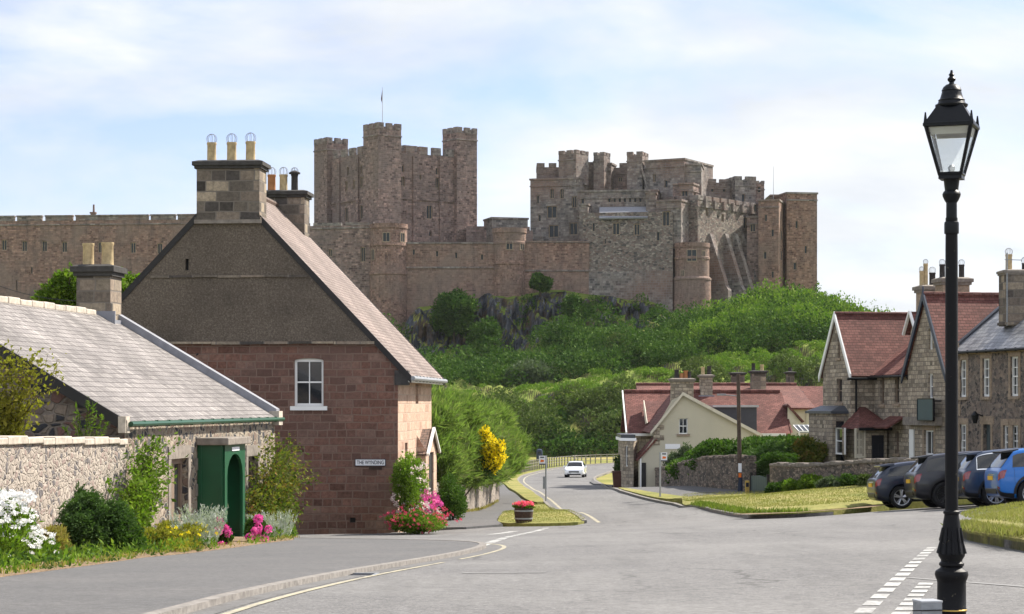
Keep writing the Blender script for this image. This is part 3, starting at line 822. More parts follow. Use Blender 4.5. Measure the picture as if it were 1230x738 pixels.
ribbon('kerb', chaikin(BANK, 1), .0, .14, 0, 'kerb_stone', top=.12)
ribbon('earth_edge', chaikin(BANK, 1), .14, .42, .17, 'earth', top=.20)

# ------------------------------------------------------------------ painted markings
def quadmark(mb, pts, off=.005):
    mb.add([(*p, gz(*p) + off) for p in (G(*q) for q in pts)], [(3, 2, 1, 0)])
def dashes(name, a, b, n, w0, w1, h0, h1, mat, fill=.62):
    mb = MB(); A = G(*a); B = G(*b)
    d = unit(B[0] - A[0], B[1] - A[1]); L = math.hypot(B[0] - A[0], B[1] - A[1]); t = (-d[1], d[0])
    for i in range(n):
        s0 = L * i / n; s1 = s0 + L / n * fill; hw = .5 * w0
        q = [(A[0] + d[0] * s + t[0] * k, A[1] + d[1] * s + t[1] * k) for s, k in ((s0, -hw), (s1, -hw), (s1, hw), (s0, hw))]
        mb.add([(*p, gz(*p) + .005) for p in q], [(0, 1, 2, 3)])
    o = mb.build(name, mat); o['kind'] = 'structure'
dashes('give_way_line', (1036, 737), (1121, 657), 15, .15, .2, 0, 0, 'white_marking')
dashes('give_way_line', (1080, 740), (1114, 699), 8, .15, .2, 0, 0, 'white_marking')
def strokes(name, pxline, w, mat, cut=None, step=.5):
    ribbon(name, px(pxline), -w / 2, w / 2, .005, mat, cut=cut, step=step)
strokes('road_marking', [(1092, 694.5), (1150, 699), (1240, 706)], .10, 'faint_marking')
strokes('lane_line', [(577, 656.5), (600, 648.5), (630, 641), (656, 634.5)], .2, 'white_marking', cut=lambda i, n: (i % 6) in (4,))
strokes('lane_line', [(470, 640), (560, 638.7), (625, 637.3)], .16, 'faint_marking')
strokes('lane_line', [(590, 642.3), (618, 638.4)], .3, 'white_marking')
strokes('road_marking', [(556, 688.6), (655, 688)], .22, 'faint_marking', cut=lambda i, n: (i % 5) == 3)

# gully gratings by the kerb
for q in ((432, 691.2), (118, 0)):
    if q[1] == 0: continue
    c = GP(*q); g_ = thing('gully_grate', 'small dark iron drain grating in the road beside the left kerb', 'drain', (c.x, c.y, c.z))
    a_ = math.atan2(KERB[20][1] - KERB[14][1], KERB[20][0] - KERB[14][0]); fr_ = MB(); u_ = (math.cos(a_), math.sin(a_)); o_ = (u_[1], -u_[0]); O_ = (c.x, c.y)
    for s0, s1, d0, d1 in ((-.24, .24, -.2, -.16), (-.24, .24, .16, .2), (-.24, -.2, -.16, .16), (.2, .24, -.16, .16)): fr_.obox(O_, u_, s0, s1, o_, d0, d1, c.z - .03, c.z + .012)
    fr_.build('frame', 'grey_metal', g_)
    for i_ in range(6):
        b_ = MB(); b_.obox(O_, u_, -.18 + i_ * .066, -.145 + i_ * .066, o_, -.16, .16, c.z - .03, c.z + .008); b_.build('bar', 'black_trim', g_)
# grass blades, denser where the camera is nearer
def blades(name, poly, n, h, mat, off=.15, wid=.012):
    pa = np.array(poly); lo = pa.min(0); hi = pa.max(0)
    q = lo + RNG.random((n * 3, 2)) * (hi - lo); q = q[inpoly(q, poly)][:n]
    z = gz_np(q[:, 0], q[:, 1]) + off + h * .35
    o = leaf_mesh(name, np.column_stack([q, z]), np.tile([0, 0, 1.0], (len(q), 1)), h, wid, mat, spread=.35)
    o['kind'] = 'stuff'; return o
tag(blades('grass', bank, 52000, .05, 'grass_blade', .37, .010), 'short dry grass on the bank at the right edge', 'grass')
tag(blades('grass', lawn, 30000, .045, 'grass_blade', .30, .02), 'yellowing mown grass on the long lawn before the stone walls', 'grass')
tag(blades('grass', isl, 9000, .04, 'grass_blade', .10, .015), 'green grass of the small island round the flower tub', 'grass')
def tufts(name, line, n, h, mat, spreadw=.15, off=.05, wid=.02):
    l = densify(line, .2); k = RNG.integers(0, len(l), n); q = np.array(l)[k] + RNG.normal(0, spreadw, (n, 2))
    z = gz_np(q[:, 0], q[:, 1]) + off + h * .3
    o = leaf_mesh(name, np.column_stack([q, z]), np.tile([0, 0, 1.0], (n, 1)), h, wid, mat, spread=.4); o['kind'] = 'stuff'; return o
tag(tufts('grass', px([(1155, 646), (1185, 653), (1230, 661)]), 2600, .13, 'grass_blade', .12, .2), 'ragged grass hanging over the kerb of the right bank', 'grass')
tag(tufts('grass', px([(838, 610.5), (865, 615.5), (905, 622), (960, 621)]), 1800, .2, 'blade_green', .15, .12, .03), 'longer grass fringe along the lawn kerb', 'grass')
# ------------------------------------------------------------------ castle hill
HILL = [
 (-400,[(284,556),(295,530),(312,515),(330,495),(350,470),(370,440),(386,412),(396,390)]),
 (300,[(284,556),(295,530),(312,515),(330,495),(350,470),(370,445),(386,412),(396,390)]),
 (430,[(284,555),(295,515),(312,502),(330,480),(350,460),(374,438),(384,410),(394,392)]),
 (480,[(284,555),(295,505),(312,493),(332,467),(354,450),(375,432),(384,402),(392,388)]),
 (505,[(284,554),(297,502),(312,490),(334,467),(357,450),(377,432),(386,374),(392,366)]),
 (560,[(284,552),(300,500),(315,488),(338,467),(360,452),(379,430),(387,364),(393,356)]),
 (620,[(284,551),(300,496),(315,484),(338,465),(358,452),(378,424),(387,360),(393,350)]),
 (660,[(284,550),(300,488),(315,476),(338,462),(358,440),(377,404),(387,352),(393,344)]),
 (720,[(284,550),(302,476),(317,464),(338,455),(358,430),(376,398),(386,360),(393,352)]),
 (780,[(284,550),(304,468),(319,455),(340,446),(360,418),(376,392),(385,368),(393,358)]),
 (830,[(284,550),(304,462),(319,450),(340,440),(358,416),(372,398),(383,389),(393,375)]),
 (870,[(284,549),(304,457),(319,446),(340,434),(357,410),(372,390),(385,376),(394,368)]),
 (900,[(284,548),(305,452),(319,441),(338,430),(355,407),(372,384),(388,366),(396,362)]),
 (950,[(284,548),(305,444),(319,436),(338,420),(355,398),(372,377),(390,362),(398,358)]),
 (985,[(284,548),(305,440),(319,433),(338,416),(355,396),(372,378),(388,368),(398,366)]),
 (1010,[(284,548),(305,440),(319,433),(338,420),(355,403),(372,389),(388,381),(398,381)]),
 (1040,[(284,548),(305,442),(319,435),(338,427),(355,415),(372,405),(388,399),(398,399)]),
 (1100,[(284,548),(305,455),(319,450),(338,445),(355,435),(372,430),(388,427),(398,427)]),
 (1500,[(284,548),(305,520),(319,510),(338,505),(355,500),(372,495),(388,490),(398,490)])]
_hp = np.array([h[0] for h in HILL], float)
_hY = np.array([[p[0] for p in h[1]] for h in HILL], float)
_hz = np.array([[ZC + (HY - p[1]) / F * p[0] for p in h[1]] for h in HILL], float)
def hill_pt(pxv, t):
    """t 0..7 along the profile"""
    pxv = np.asarray(pxv, float); t = np.asarray(t, float)
    i = np.clip(np.floor(t).astype(int), 0, 6); f = t - i
    j = np.clip(np.searchsorted(_hp, pxv) - 1, 0, len(_hp) - 2); g = (pxv - _hp[j]) / (_hp[j + 1] - _hp[j]); g = g * g * (3 - 2 * g)
    def bl(A): return (A[j, i] * (1 - f) + A[j, i + 1] * f) * (1 - g) + (A[j + 1, i] * (1 - f) + A[j + 1, i + 1] * f) * g
    Y = bl(_hY); z = bl(_hz)
    n = np.sin(pxv * .045 + Y * .21) * .6 + np.sin(pxv * .13 + 1.3 + Y * .47) * .45 + np.sin(pxv * .31 + Y * .9) * .3 + np.sin(pxv * .07 - Y * .33) * .5
    crag = np.exp(-((t - 5.5) / .55) ** 2) * np.clip((pxv - 470) / 30, 0, 1) * np.clip((840 - pxv) / 60, 0, 1)
    cols = (np.floor(pxv / 7.3) * 12.9898 + np.floor(t * 5) * 3.7); jag = (np.sin(cols) * 43758.5) % 1.0 - .5
    rid = 2.6 * (np.abs(np.sin(pxv * .19 + .9 * np.sin(t * 6 + pxv * .03))) - .5) + 1.6 * (np.abs(np.sin(pxv * .47 + 1.7 * np.sin(t * 5 + pxv * .05))) - .5) + .9 * np.sin(t * 17 + pxv * .13) + .7 * jag
    Y = Y + crag * (rid + np.sin(pxv * .06) * 1.8)
    edge = np.clip(t / .5, 0, 1) * np.clip((6.6 - t) / .6, 0, 1)
    z = z + n * .8 * edge + crag * (.5 * jag + .8 * np.sin(t * 9 + pxv * .21))
    return (pxv - CX) / F * Y, Y, z
def build_hill():
    pxs = np.concatenate([np.arange(-400, 470, 15.0), np.arange(470, 1060, 2.4), np.arange(1060, 1501, 15.0)])
    ts = np.concatenate([np.linspace(0, 4.6, 40), np.linspace(4.68, 6.3, 34), np.linspace(6.4, 7, 5)])
    PX, T = np.meshgrid(pxs, ts); X, Yg, Z = hill_pt(PX.ravel(), T.ravel())
    X = X.reshape(PX.shape); Yg = Yg.reshape(PX.shape); Z = Z.reshape(PX.shape)
    Z[0] = gz_np(X[0], Yg[0]) - .6
    u = (pxs - CX) / F
    rows = [(X, Yg, Z)]
    for Yb, dz in ((440, 0), (480, -1), (560, -14), (700, -40)):
        z_ = np.maximum(Z[-1] + dz, -6.5); rows.append((u[None] * Yb, np.full((1, len(pxs)), Yb), z_[None]))
    X = np.concatenate([r[0] for r in rows]); Yg = np.concatenate([r[1] for r in rows]); Z = np.concatenate([r[2] for r in rows])
    n, k = X.shape
    mb = MB(); mb.add(np.stack([X.ravel(), Yg.ravel(), Z.ravel()], 1).tolist(), [(i * k + j, i * k + j + 1, (i + 1) * k + j + 1, (i + 1) * k + j) for i in range(n - 1) for j in range(k - 1)])
    o = mb.build('castle_hill', 'hill_ground'); o['kind'] = 'structure'
build_hill()

# ------------------------------------------------------------------ castle masonry
def vadd(a, u, s): return (a[0] + u[0] * s, a[1] + u[1] * s)
def crenels(mb, A, u, o, L, z, w, gap, h, t=.6, start=0.0):
    s = start
    while s < L - .2:
        e = min(s + w, L); mb.obox(A, u, s, e, o, -t, .06, z, z + h); s += w + gap
class CB:
    """one rectangular castle block: front edge between two photo columns at given depths, running back"""
    def __init__(s, pa, Ya, pb, Yb, depth, top, bot, ref=None):
        s.A = at_depth(pa, Ya); s.B = at_depth(pb, Yb); s.L = math.hypot(s.B[0] - s.A[0], s.B[1] - s.A[1])
        s.u = unit(s.B[0] - s.A[0], s.B[1] - s.A[1]); s.o = (s.u[1], -s.u[0]); s.d = depth
        Yr = ref or Ya
        s.zt = ZC + (HY - top) / F * Yr; s.zb = ZC + (HY - bot) / F * Yr
    def hole(s, px_, py_, w, h, arch=0.0):
        a = s_at(s.A, s.u, px_ - w / 2); b = s_at(s.A, s.u, px_ + w / 2)
        Y = s.A[1] + s.u[1] * (a + b) / 2
        z0 = ZC + (HY - py_ - h / 2) / F * Y; z1 = ZC + (HY - py_ + h / 2) / F * Y
        return (a, b, z0, z1, arch)
    def walls(s, mb, holes=(), side_r=(), side_l=(), roof=True, sink=.4):
        A, B, u, o, L, d = s.A, s.B, s.u, s.o, s.L, s.d
        mb.panel(A, u, o, [(0, s.zb), (L, s.zb), (L, s.zt), (0, s.zt)], holes, .35)
        bk = (-o[0], -o[1])
        mb.panel(B, bk, u, [(0, s.zb), (d, s.zb), (d, s.zt), (0, s.zt)], side_r, .35)
        mb.panel(A, bk, (-u[0], -u[1]), [(0, s.zb), (d, s.zb), (d, s.zt), (0, s.zt)], side_l, .35)
        C = vadd(A, bk, d); mb.panel(C, u, bk, [(0, s.zb), (L, s.zb), (L, s.zt), (0, s.zt)], (), .3)
        if roof:
            z = s.zt - sink; q = [A, B, vadd(B, bk, d), C]; mb.add([(*p, z) for p in q], [(0, 1, 2, 3)])
    def rim(s, mb, w, gap, h, sides='flr', t=.6):
        bk = (-s.o[0], -s.o[1])
        if 'f' in sides: crenels(mb, s.A, s.u, s.o, s.L, s.zt, w, gap, h, t)
        if 'r' in sides: crenels(mb, s.B, bk, s.u, s.d, s.zt, w, gap, h, t)
        if 'l' in sides: crenels(mb, s.A, bk, (-s.u[0], -s.u[1]), s.d, s.zt, w, gap, h, t)
    def cope(s, mb, h=.35, out=.18):
        bk = (-s.o[0], -s.o[1])
        mb.obox(s.A, s.u, -out, s.L + out, s.o, -.5, out, s.zt, s.zt + h)
        mb.obox(s.B, bk, .5, s.d, s.u, -.5, out, s.zt, s.zt + h)
        mb.obox(s.A, bk, .5, s.d, (-s.u[0], -s.u[1]), -.5, out, s.zt, s.zt + h)
def pane(parent, A, u, o, h, mat='castle_glass', frame=None, depth=.28, bars=True):
    a, b, z0, z1 = h[:4]
    f = MB()
    ft = min(.14, (b - a) * .14)
    for q in ((a, a + ft, z0, z1), (b - ft, b, z0, z1), (a + ft, b - ft, z0, z0 + ft), (a + ft, b - ft, z1 - ft, z1)):
        f.obox(A, u, q[0], q[1], o, -depth + .02, -depth + .12, q[2], q[3])
    if bars and b - a > .7:
        m_ = (a + b) / 2; f.obox(A, u, m_ - .05, m_ + .05, o, -depth + .02, -depth + .1, z0 + ft, z1 - ft)
    w = f.build('window', frame or 'tan_dressing', parent)
    g = MB(); g.obox(A, u, a - .02, b + .02, o, -depth - .06, -depth, z0 - .02, z1 + .02); g.build('pane', mat, w)
    return w

def keep():
    Y0 = 400.0; N = at_depth(456, Y0); e = 37.0
    u = (math.cos(R(e)), math.sin(R(e))); v = (-u[1], u[0]); S = 21.6
    base = ZC + 26.0; top = ZC + 48.6
    root = thing('castle_keep', 'tall square castle keep with crenellated corner turrets and a flagpole', 'castle keep', (N[0], N[1], base))
    o_r = (u[1], -u[0]); o_l = (-v[1], v[0])
    o_l = (-u[0], -u[1])
    def hr(p, q, w, h, arch=.0):
        a = s_at(N, u, p - w / 2); b = s_at(N, u, p + w / 2); Y = N[1] + u[1] * (a + b) / 2
        return (a, b, ZC + (HY - q - h / 2) / F * Y, ZC + (HY - q + h / 2) / F * Y, arch)
    def hl(p, q, w, h, arch=.0):
        a = s_at(N, v, p + w / 2); b = s_at(N, v, p - w / 2); Y = N[1] + v[1] * (a + b) / 2
        return (a, b, ZC + (HY - q - h / 2) / F * Y, ZC + (HY - q + h / 2) / F * Y, arch)
    HR = [hr(516, 255, 7, 17, .5), hr(484, 218, 4.5, 12, .3), hr(525.5, 220, 5, 13, .3), hr(484, 203, 2.5, 8), hr(525, 206, 2.5, 8), hr(517, 281, 3, 6), hr(500, 262, 2, 5), hr(486, 282, 2.5, 6), hr(505, 213, 2, 6)]
    HL = [hl(397, 261, 4, 17, .4), hl(416, 258, 4, 17, .4), hl(436 - 2, 255, 4, 17, .4), hl(397, 229, 3, 11), hl(406.5, 227, 3, 11), hl(416, 224, 3, 12), hl(425, 222, 2.6, 11), hl(434, 219, 3.4, 13), hl(398, 212, 2, 9), hl(408, 210, 2, 9), hl(418, 206, 2, 10), hl(434, 204, 2, 10)]
    mb = MB()
    mb.panel(N, u, o_r, [(0, base), (S, base), (S, top), (0, top)], HR, .4)
    mb.panel(N, v, o_l, [(0, base), (S, base), (S, top), (0, top)], HL, .4)
    E = vadd(N, u, S); Wc = vadd(N, v, S)
    mb.panel(E, v, u, [(0, base), (S, base), (S, top), (0, top)], (), .4)
    mb.panel(Wc, u, v, [(0, base), (S, base), (S, top), (0, top)], (), .4)
    mb.add([(*p, top - 1.0) for p in (N, E, vadd(E, v, S), Wc)], [(0, 1, 2, 3)])
    mb.build('wall', 'castle_stone', root)
    # pilaster strips and string courses standing proud
    st = MB()
    for s_ in (7.6, 13.9): st.obox(N, u, s_, s_ + .9, o_r, 0.0, .35, base, top - .5)
    for s_ in (7.2, 14.0): st.obox(N, v, s_, s_ + .9, o_l, 0.0, .35, base, top - .5)
    for z in (base + 13.6, base + 5.2):
        st.obox(N, u, 0, S, o_r, .05, .22, z, z + .3); st.obox(N, v, 0, S, o_l, .05, .22, z, z + .3)
    st.build('buttress', 'castle_stone', root)
    cr_ = MB()
    crenels(cr_, N, u, o_r, S, top, 2.0, 1.15, 1.5, start=2.9); crenels(cr_, N, v, o_l, S, top, 1.9, 1.1, 1.5, start=3.0)
    crenels(cr_, E, v, u, S, top, 2.0, 1.1, 1.5); crenels(cr_, Wc, u, v, S, top, 2.0, 1.1, 1.5)
    cr_.build('battlement', 'castle_grey', root)
    for c, zt, sd in ((N, ZC + 52.8, 5.3), (E, ZC + 53.4, 4.9), (Wc, ZC + 51.8, 4.9), (vadd(E, v, S), ZC + 51.6, 4.9)):
        # square corner turret standing .9 m proud of both faces
        k = MB(); pr = .9
        sx = -pr if c in (N, Wc) else pr - sd
        sy = -pr if c in (N, E) else pr - sd
        q = vadd(vadd(c, u, sx), v, sy)
        poly = [q, vadd(q, u, sd), vadd(vadd(q, u, sd), v, sd), vadd(q, v, sd)]
        k.prism(poly, base, zt)
        t_ = k.build('turret', 'castle_stone', root)
        cm = MB()
        for P_, dd, oo in ((poly[0], u, (-v[0], -v[1])), (poly[1], v, u), (poly[3], u, v), (poly[0], v, (-u[0], -u[1]))):
            crenels(cm, P_, dd, oo, sd, zt, 1.25, .72, 1.15, .55)
            cm.obox(P_, dd, -.1, sd + .1, oo, 0, .14, zt - 1.4, zt - 1.15)
        cm.build('battlement', 'castle_grey', t_)
    for h in HR: pane(root, N, u, o_r, h)
    for h in HL: pane(root, N, v, o_l, h)
    fp = MB(); f0 = vadd(vadd(N, u, 1.9), v, 1.9); zt = ZC + 52.8
    fp.tube((*f0, zt), (*f0, ZC + 61.2), .09, .05, 6); fl = fp.build('flagpole', 'steel', root)
    fg = MB(); fg.slab([(f0[0] - .06, f0[1], ZC + 60.6), (f0[0] - .3, f0[1] + .1, ZC + 58.9), (f0[0] - .12, f0[1] + .2, ZC + 58.2), (f0[0] + .02, f0[1] + .1, ZC + 60.3)], .04); fg.build('flag', 'brown_plastic', fl)
keep()

def round_turret(parent, pxc, r, Y, top, bot, mat, wins, flare=.0, nm='round_turret', corb=True):
    c = at_depth(pxc, Y); zt = ZC + (HY - top) / F * (Y - r); zb = ZC + (HY - bot) / F * (Y - r)
    h = zt - zb
    prof = [(r * (1 + flare), zb), (r * (1 + flare * .9), zb + h * .35), (r * (1 + flare * .75), zb + h * .55), (r * (1 + flare * .75) + .12, zb + h * .555), (r * (1 + flare * .75) + .12, zb + h * .575), (r, zb + h * .60), (r, zb + h * .80), (r + .12, zb + h * .805), (r + .12, zb + h * .83), (r, zb + h * .84), (r, zt - .9), (r + .14, zt - .85), (r + .14, zt), (r - .35, zt), (r - .35, zt - .7), (.01, zt - .7)]
    mb = MB(); mb.lathe((c[0], c[1], 0), prof, 40, close=False)
    t = mb.build(nm, mat, parent); smooth_by_angle(t, 35)
    for (p, q, w, hh) in wins:
        x = (p - CX) / F; # find the angle where the view line meets the drum
        best = min(np.linspace(-math.pi, 0, 721), key=lambda a: abs((c[0] + math.cos(a) * r) / (c[1] + math.sin(a) * r) - x) + (0 if math.sin(a) < 0 else 9))
        o = (math.cos(best), math.sin(best)); u = (-o[1], o[0]) if -o[1] > 0 else (o[1], -o[0])
        Yq = c[1] + o[1] * r; wm = w / F * Yq / max(.4, abs(u[0])); zc = ZC + (HY - q) / F * Yq; hm = hh / F * Yq
        A = (c[0] + o[0] * r, c[1] + o[1] * r)
        f = MB()
        for a, b, z0, z1 in ((-wm / 2 - .14, -wm / 2, zc - hm / 2 - .14, zc + hm / 2 + .14), (wm / 2, wm / 2 + .14, zc - hm / 2 - .14, zc + hm / 2 + .14), (-wm / 2, wm / 2, zc + hm / 2, zc + hm / 2 + .16), (-wm / 2, wm / 2, zc - hm / 2 - .16, zc - hm / 2), (-.05, .05, zc - hm / 2, zc + hm / 2)):
            f.obox(A, u, a, b, o, -.4, .07, z0, z1)
        wo = f.build('window', 'tan_dressing', t)
        g = MB(); g.obox(A, u, -wm / 2, wm / 2, o, -.35, .015, zc - hm / 2, zc + hm / 2); g.build('pane', 'castle_glass', wo)
    return t

def curtain():
    p0 = at_depth(120, 400)
    root = thing('castle_curtain_wall', 'long low crenellated curtain wall with two round turrets running along the hilltop below the keep', 'castle wall', (p0[0], p0[1], ZC + 18))
    # long western wall with broad merlons
    b = CB(-80, 404, 300, 398, 3.0, 266.5, 380)
    hs = [b.hole(p, q, 6.5, 13) for p, q in ((-18, 293), (5, 294.5), (29.5, 296), (53.5, 296), (77.5, 297), (121, 297.5), (192, 299), (160, 298))] + [b.hole(20, 343, 1.6, 12), b.hole(38, 325, 2, 8), b.hole(140, 330, 1.6, 10)]
    mb = MB(); b.walls(mb, hs); mb.build('wall', 'castle_red', root)
    for h in hs: pane(root, b.A, b.u, b.o, h)
    cm = MB()
    for q0, q1 in ((-80, -20), (-16, 17), (20.5, 50), (54.5, 87), (91, 178), (181, 210.5), (213.5, 245), (248, 298)):
        a = s_at(b.A, b.u, q0); e_ = s_at(b.A, b.u, q1)
        cm.obox(b.A, b.u, a, e_, b.o, -.7, .05, b.zt, b.zt + .75); cm.obox(b.A, b.u, a - .1, e_ + .1, b.o, -.8, .2, b.zt + .75, b.zt + 1.05)
    cm.obox(b.A, b.u, 0, b.L, b.o, 0, .15, b.zt - .9, b.zt - .65)
    cm.build('battlement', 'castle_grey', root)
    ch = MB(); c_ = at_depth(112, 412); ch.box((c_[0], c_[1], ZC + (HY - 262) / F * 412), (.9, .9, 2.0)); ch.box((c_[0], c_[1], ZC + (HY - 256) / F * 412), (1.2, 1.2, .3)); ch.tube((c_[0] + .1, c_[1], ZC + 37.8), (c_[0] + .1, c_[1], ZC + 39.4), .22, .18, 8)
    ch.build('chimney', 'castle_red', root)
    # wall below the keep, between the gable and the first turret
    b = CB(300, 396, 452, 391, 3.0, 273, 392)
    hs = [b.hole(397, 304, 5, 9), b.hole(436, 306, 6, 18), b.hole(386, 300, 2, 7)]
    mb = MB(); b.walls(mb, hs); mb.build('wall', 'castle_stone', root)
    for h in hs: pane(root, b.A, b.u, b.o, h)
    cm = MB(); b.rim(cm, 5.5, .8, .55, 'f'); cm.obox(b.A, b.u, 0, b.L, b.o, 0, .15, b.zt - .6, b.zt - .35); cm.build('battlement', 'castle_grey', root)
    b = CB(486, 390, 600, 390, 3.0, 293, 385)
    hs = [b.hole(p, q, 3, 7) for p, q in ((497, 303), (548, 307), (579, 309), (525, 305))]
    mb = MB(); b.walls(mb, hs); mb.build('wall', 'castle_red', root)
    for h in hs: pane(root, b.A, b.u, b.o, h)
    cm = MB(); b.cope(cm, .3); cm.obox(b.A, b.u, 0, b.L, b.o, 0, .18, b.zt - 4.6, b.zt - 4.3); cm.build('coping', 'castle_grey', root)
    b = CB(628, 390, 708, 390.5, 3.0, 291.5, 372)
    mb = MB(); b.walls(mb); mb.build('wall', 'castle_red', root)
    cm = MB(); b.cope(cm, .3); cm.obox(b.A, b.u, 0, b.L, b.o, 0, .18, b.zt - 5.4, b.zt - 5.1); cm.build('coping', 'castle_grey', root)
    round_turret(root, 467, 3.45, 391, 268, 406, 'castle_red', [(464, 285, 7.5, 10), (483.5, 285.5, 4, 10), (448, 306, 3, 12)], .06)
    round_turret(root, 612, 3.1, 391, 273.5, 372, 'castle_red', [(612, 295, 7, 9), (627, 296, 4, 8)], .0)
    # low buildings between the keep and the halls
    b = CB(560, 407, 600, 407, 6, 272, 300); mb = MB(); b.walls(mb); mb.build('outbuilding', 'castle_stone', root)
    b = CB(591, 403, 634, 405, 6, 263, 300); mb = MB(); b.walls(mb); b.cope(mb); mb.build('outbuilding', 'castle_grey', root)
    b = CB(600, 398, 640, 398, 5, 277, 300); mb = MB(); b.walls(mb); b.rim(mb, 1.4, .8, .7, 'f'); mb.build('outbuilding', 'castle_grey', root)
curtain()

def halls():
    p0 = at_depth(760, 392)
    root = thing('castle_halls', 'broad cluster of castle halls with sloping buttresses at the right of the hilltop', 'castle', (p0[0], p0[1], ZC + 20))
    def blk(nm, mat, pa, Ya, pb, Yb, d, top, bot, wins=(), cren=None, cope=False, rw=(), sides='flr'):
        b = CB(pa, Ya, pb, Yb, d, top, bot)
        hs = [b.hole(*w) for w in wins]
        mb = MB(); b.walls(mb, hs)
        t = mb.build(nm, mat, root)
        cm = MB()
        if cren: b.rim(cm, *cren, sides)
        if cope: b.cope(cm)
        if cren or cope:
            b_ = (-b.o[0], -b.o[1])
            cm.obox(b.A, b.u, -.12, b.L + .12, b.o, 0, .14, b.zt - 1.3, b.zt - 1.05)
            cm.build('battlement', 'castle_grey', t)
        for h in hs: pane(t, b.A, b.u, b.o, h)
        return b, t
    # west block and its stepped skyline
    blk('wing', 'castle_grey', 637, 405, 697, 402, 14, 217, 292, [(663, 255, 12, 15), (665, 278, 12, 15), (663, 233, 5, 12, .6), (675, 233, 5, 12, .6), (690, 243, 6, 14), (689, 275, 10, 15), (646, 240, 3, 10), (648, 262, 3, 8)], None, True)
    blk('wing', 'castle_stone', 645, 407, 676, 407, 10, 201, 222, [(674, 211, 5, 8)], (1.5, .8, .8))
    blk('turret', 'castle_grey', 671, 404.5, 692, 402, 4.2, 186, 222, [], (1.2, .7, .7))
    blk('wing', 'castle_grey', 690, 408, 716, 408, 10, 197, 232, [(697, 222, 5, 18), (706, 222, 4, 14)], None, True)
    blk('turret', 'castle_grey', 713, 406, 725.5, 405, 3, 187, 232, [], (.8, .5, .6))
    blk('wing', 'castle_stone', 724, 409, 756, 408, 9, 202, 236, [(732, 216, 5, 6), (745, 216, 5, 6)], (2.2, 1.1, .9))
    blk('wing', 'castle_grey', 726, 407, 734, 406.6, 4, 198, 236, [], None, True)
    blk('turret', 'castle_grey', 753, 403, 771.5, 402, 4.5, 187, 236, [], (1.2, .7, .7))
    blk('wing', 'castle_grey', 770, 404, 778, 403.5, 6, 207, 240, [], None, True)
    blk('wing', 'castle_grey', 774, 402, 822, 398, 14, 195, 262, [(786, 214, 4, 10), (800, 221, 4, 9)], None, True)
    blk('turret', 'castle_grey', 820, 398.5, 842.5, 398, 8, 199, 300, [(832, 262, 4, 15)], None, True)
    # flying slope beside the chimney turret
    mb = MB(); A = at_depth(771.5, 401); zt = ZC + (HY - 200) / F * 401
    mb.slab([(A[0], A[1], zt), (A[0] + 1.3, A[1], zt - 4.6), (A[0] + 1.3, A[1] + 1.6, zt - 4.6), (A[0], A[1] + 1.6, zt)], .35); mb.build('buttress', 'castle_grey', root)
    # range in front
    b, t = blk('wing', 'castle_grey', 694, 396, 790, 394, 8, 231, 262, [(700, 244, 4, 14)] + [(732 + i * 6.2, 240.5, 3.6, 5.5, .35) for i in range(7)], None, True)
    blk('turret', 'castle_grey', 696, 391.8, 706, 391.5, 4, 247, 352, [], None, True)
    blk('turret', 'castle_grey', 776, 391.2, 788, 391, 4, 233, 300, [], None, True)
    b, t = blk('wing', 'castle_rubble', 700, 391, 808, 388, 6, 256, 376, [(713, 273, 3, 10), (740, 275, 9, 15), (765, 276, 7.5, 14), (790.5, 284, 4, 11, .5), (800, 263, 9, 18), (727, 290, 2, 6)], None, False)
    b2 = CB(705, 390.4, 780, 388.2, 2, 296, 352)
    # red sandstone facing round the windows and the pale foot of the wall
    mb = MB(); b3 = CB(700, 390.7, 808, 387.7, .28, 327, 378); b3.walls(mb, roof=True, sink=0); mb.build('wall_foot', 'castle_grey', root)
    mb = MB(); b4 = CB(722, 390.0, 776, 388.5, .2, 249, 263)
    zt = ZC + (HY - 249) / F * 394; zl = ZC + (HY - 261.5) / F * 389
    A = at_depth(720, 389.6); B = at_depth(778, 388.4); A2 = at_depth(720, 394.2); B2 = at_depth(778, 393)
    mb.slab([(*A, zl), (*B, zl), (*B2, zt), (*A2, zt)], .3); mb.build('roof', 'lead', root)
    blk('wing', 'castle_grey', 788, 390, 818, 388, 6, 243, 300, [(803, 262, 9, 18, .5), (797, 287, 5, 11)], None, True)
    # tall bay with stacked windows
    b, t = blk('bay_window', 'castle_grey', 816, 394, 832, 393.5, 4, 222, 300, [(822.5, 236, 8, 16), (822.5, 262, 8, 20), (823, 285, 6, 11)], None, True)
    b, t = blk('bay_window', 'castle_stone', 832.4, 393.8, 839, 397, 4, 222, 300, [(834.4, 236, 2.6, 16), (834.4, 262, 2.6, 20), (834.4, 284, 2.6, 11)], None, True)
    round_turret(root, 831, 3.25, 389, 291, 392, 'castle_red', [(831, 307, 10.5, 13), (820, 332, 2.6, 14), (845, 307, 3, 10)], .12)
    # buttressed hall wall
    b, t = blk('hall_wall', 'castle_rubble', 838, 391, 907, 407, 8, 240, 376, [(897, 268, 7, 14), (849, 255, 3, 10), (868, 262, 3, 9)], (2.0, .7, .9))
    cm = MB()
    for q in (846, 857, 868, 879, 890, 901):
        s_ = s_at(b.A, b.u, q); cm.obox(b.A, b.u, s_ - .25, s_ + .25, b.o, .05, .55, b.zt - 1.4, b.zt + .2)
    cm.build('corbel', 'castle_grey', t)
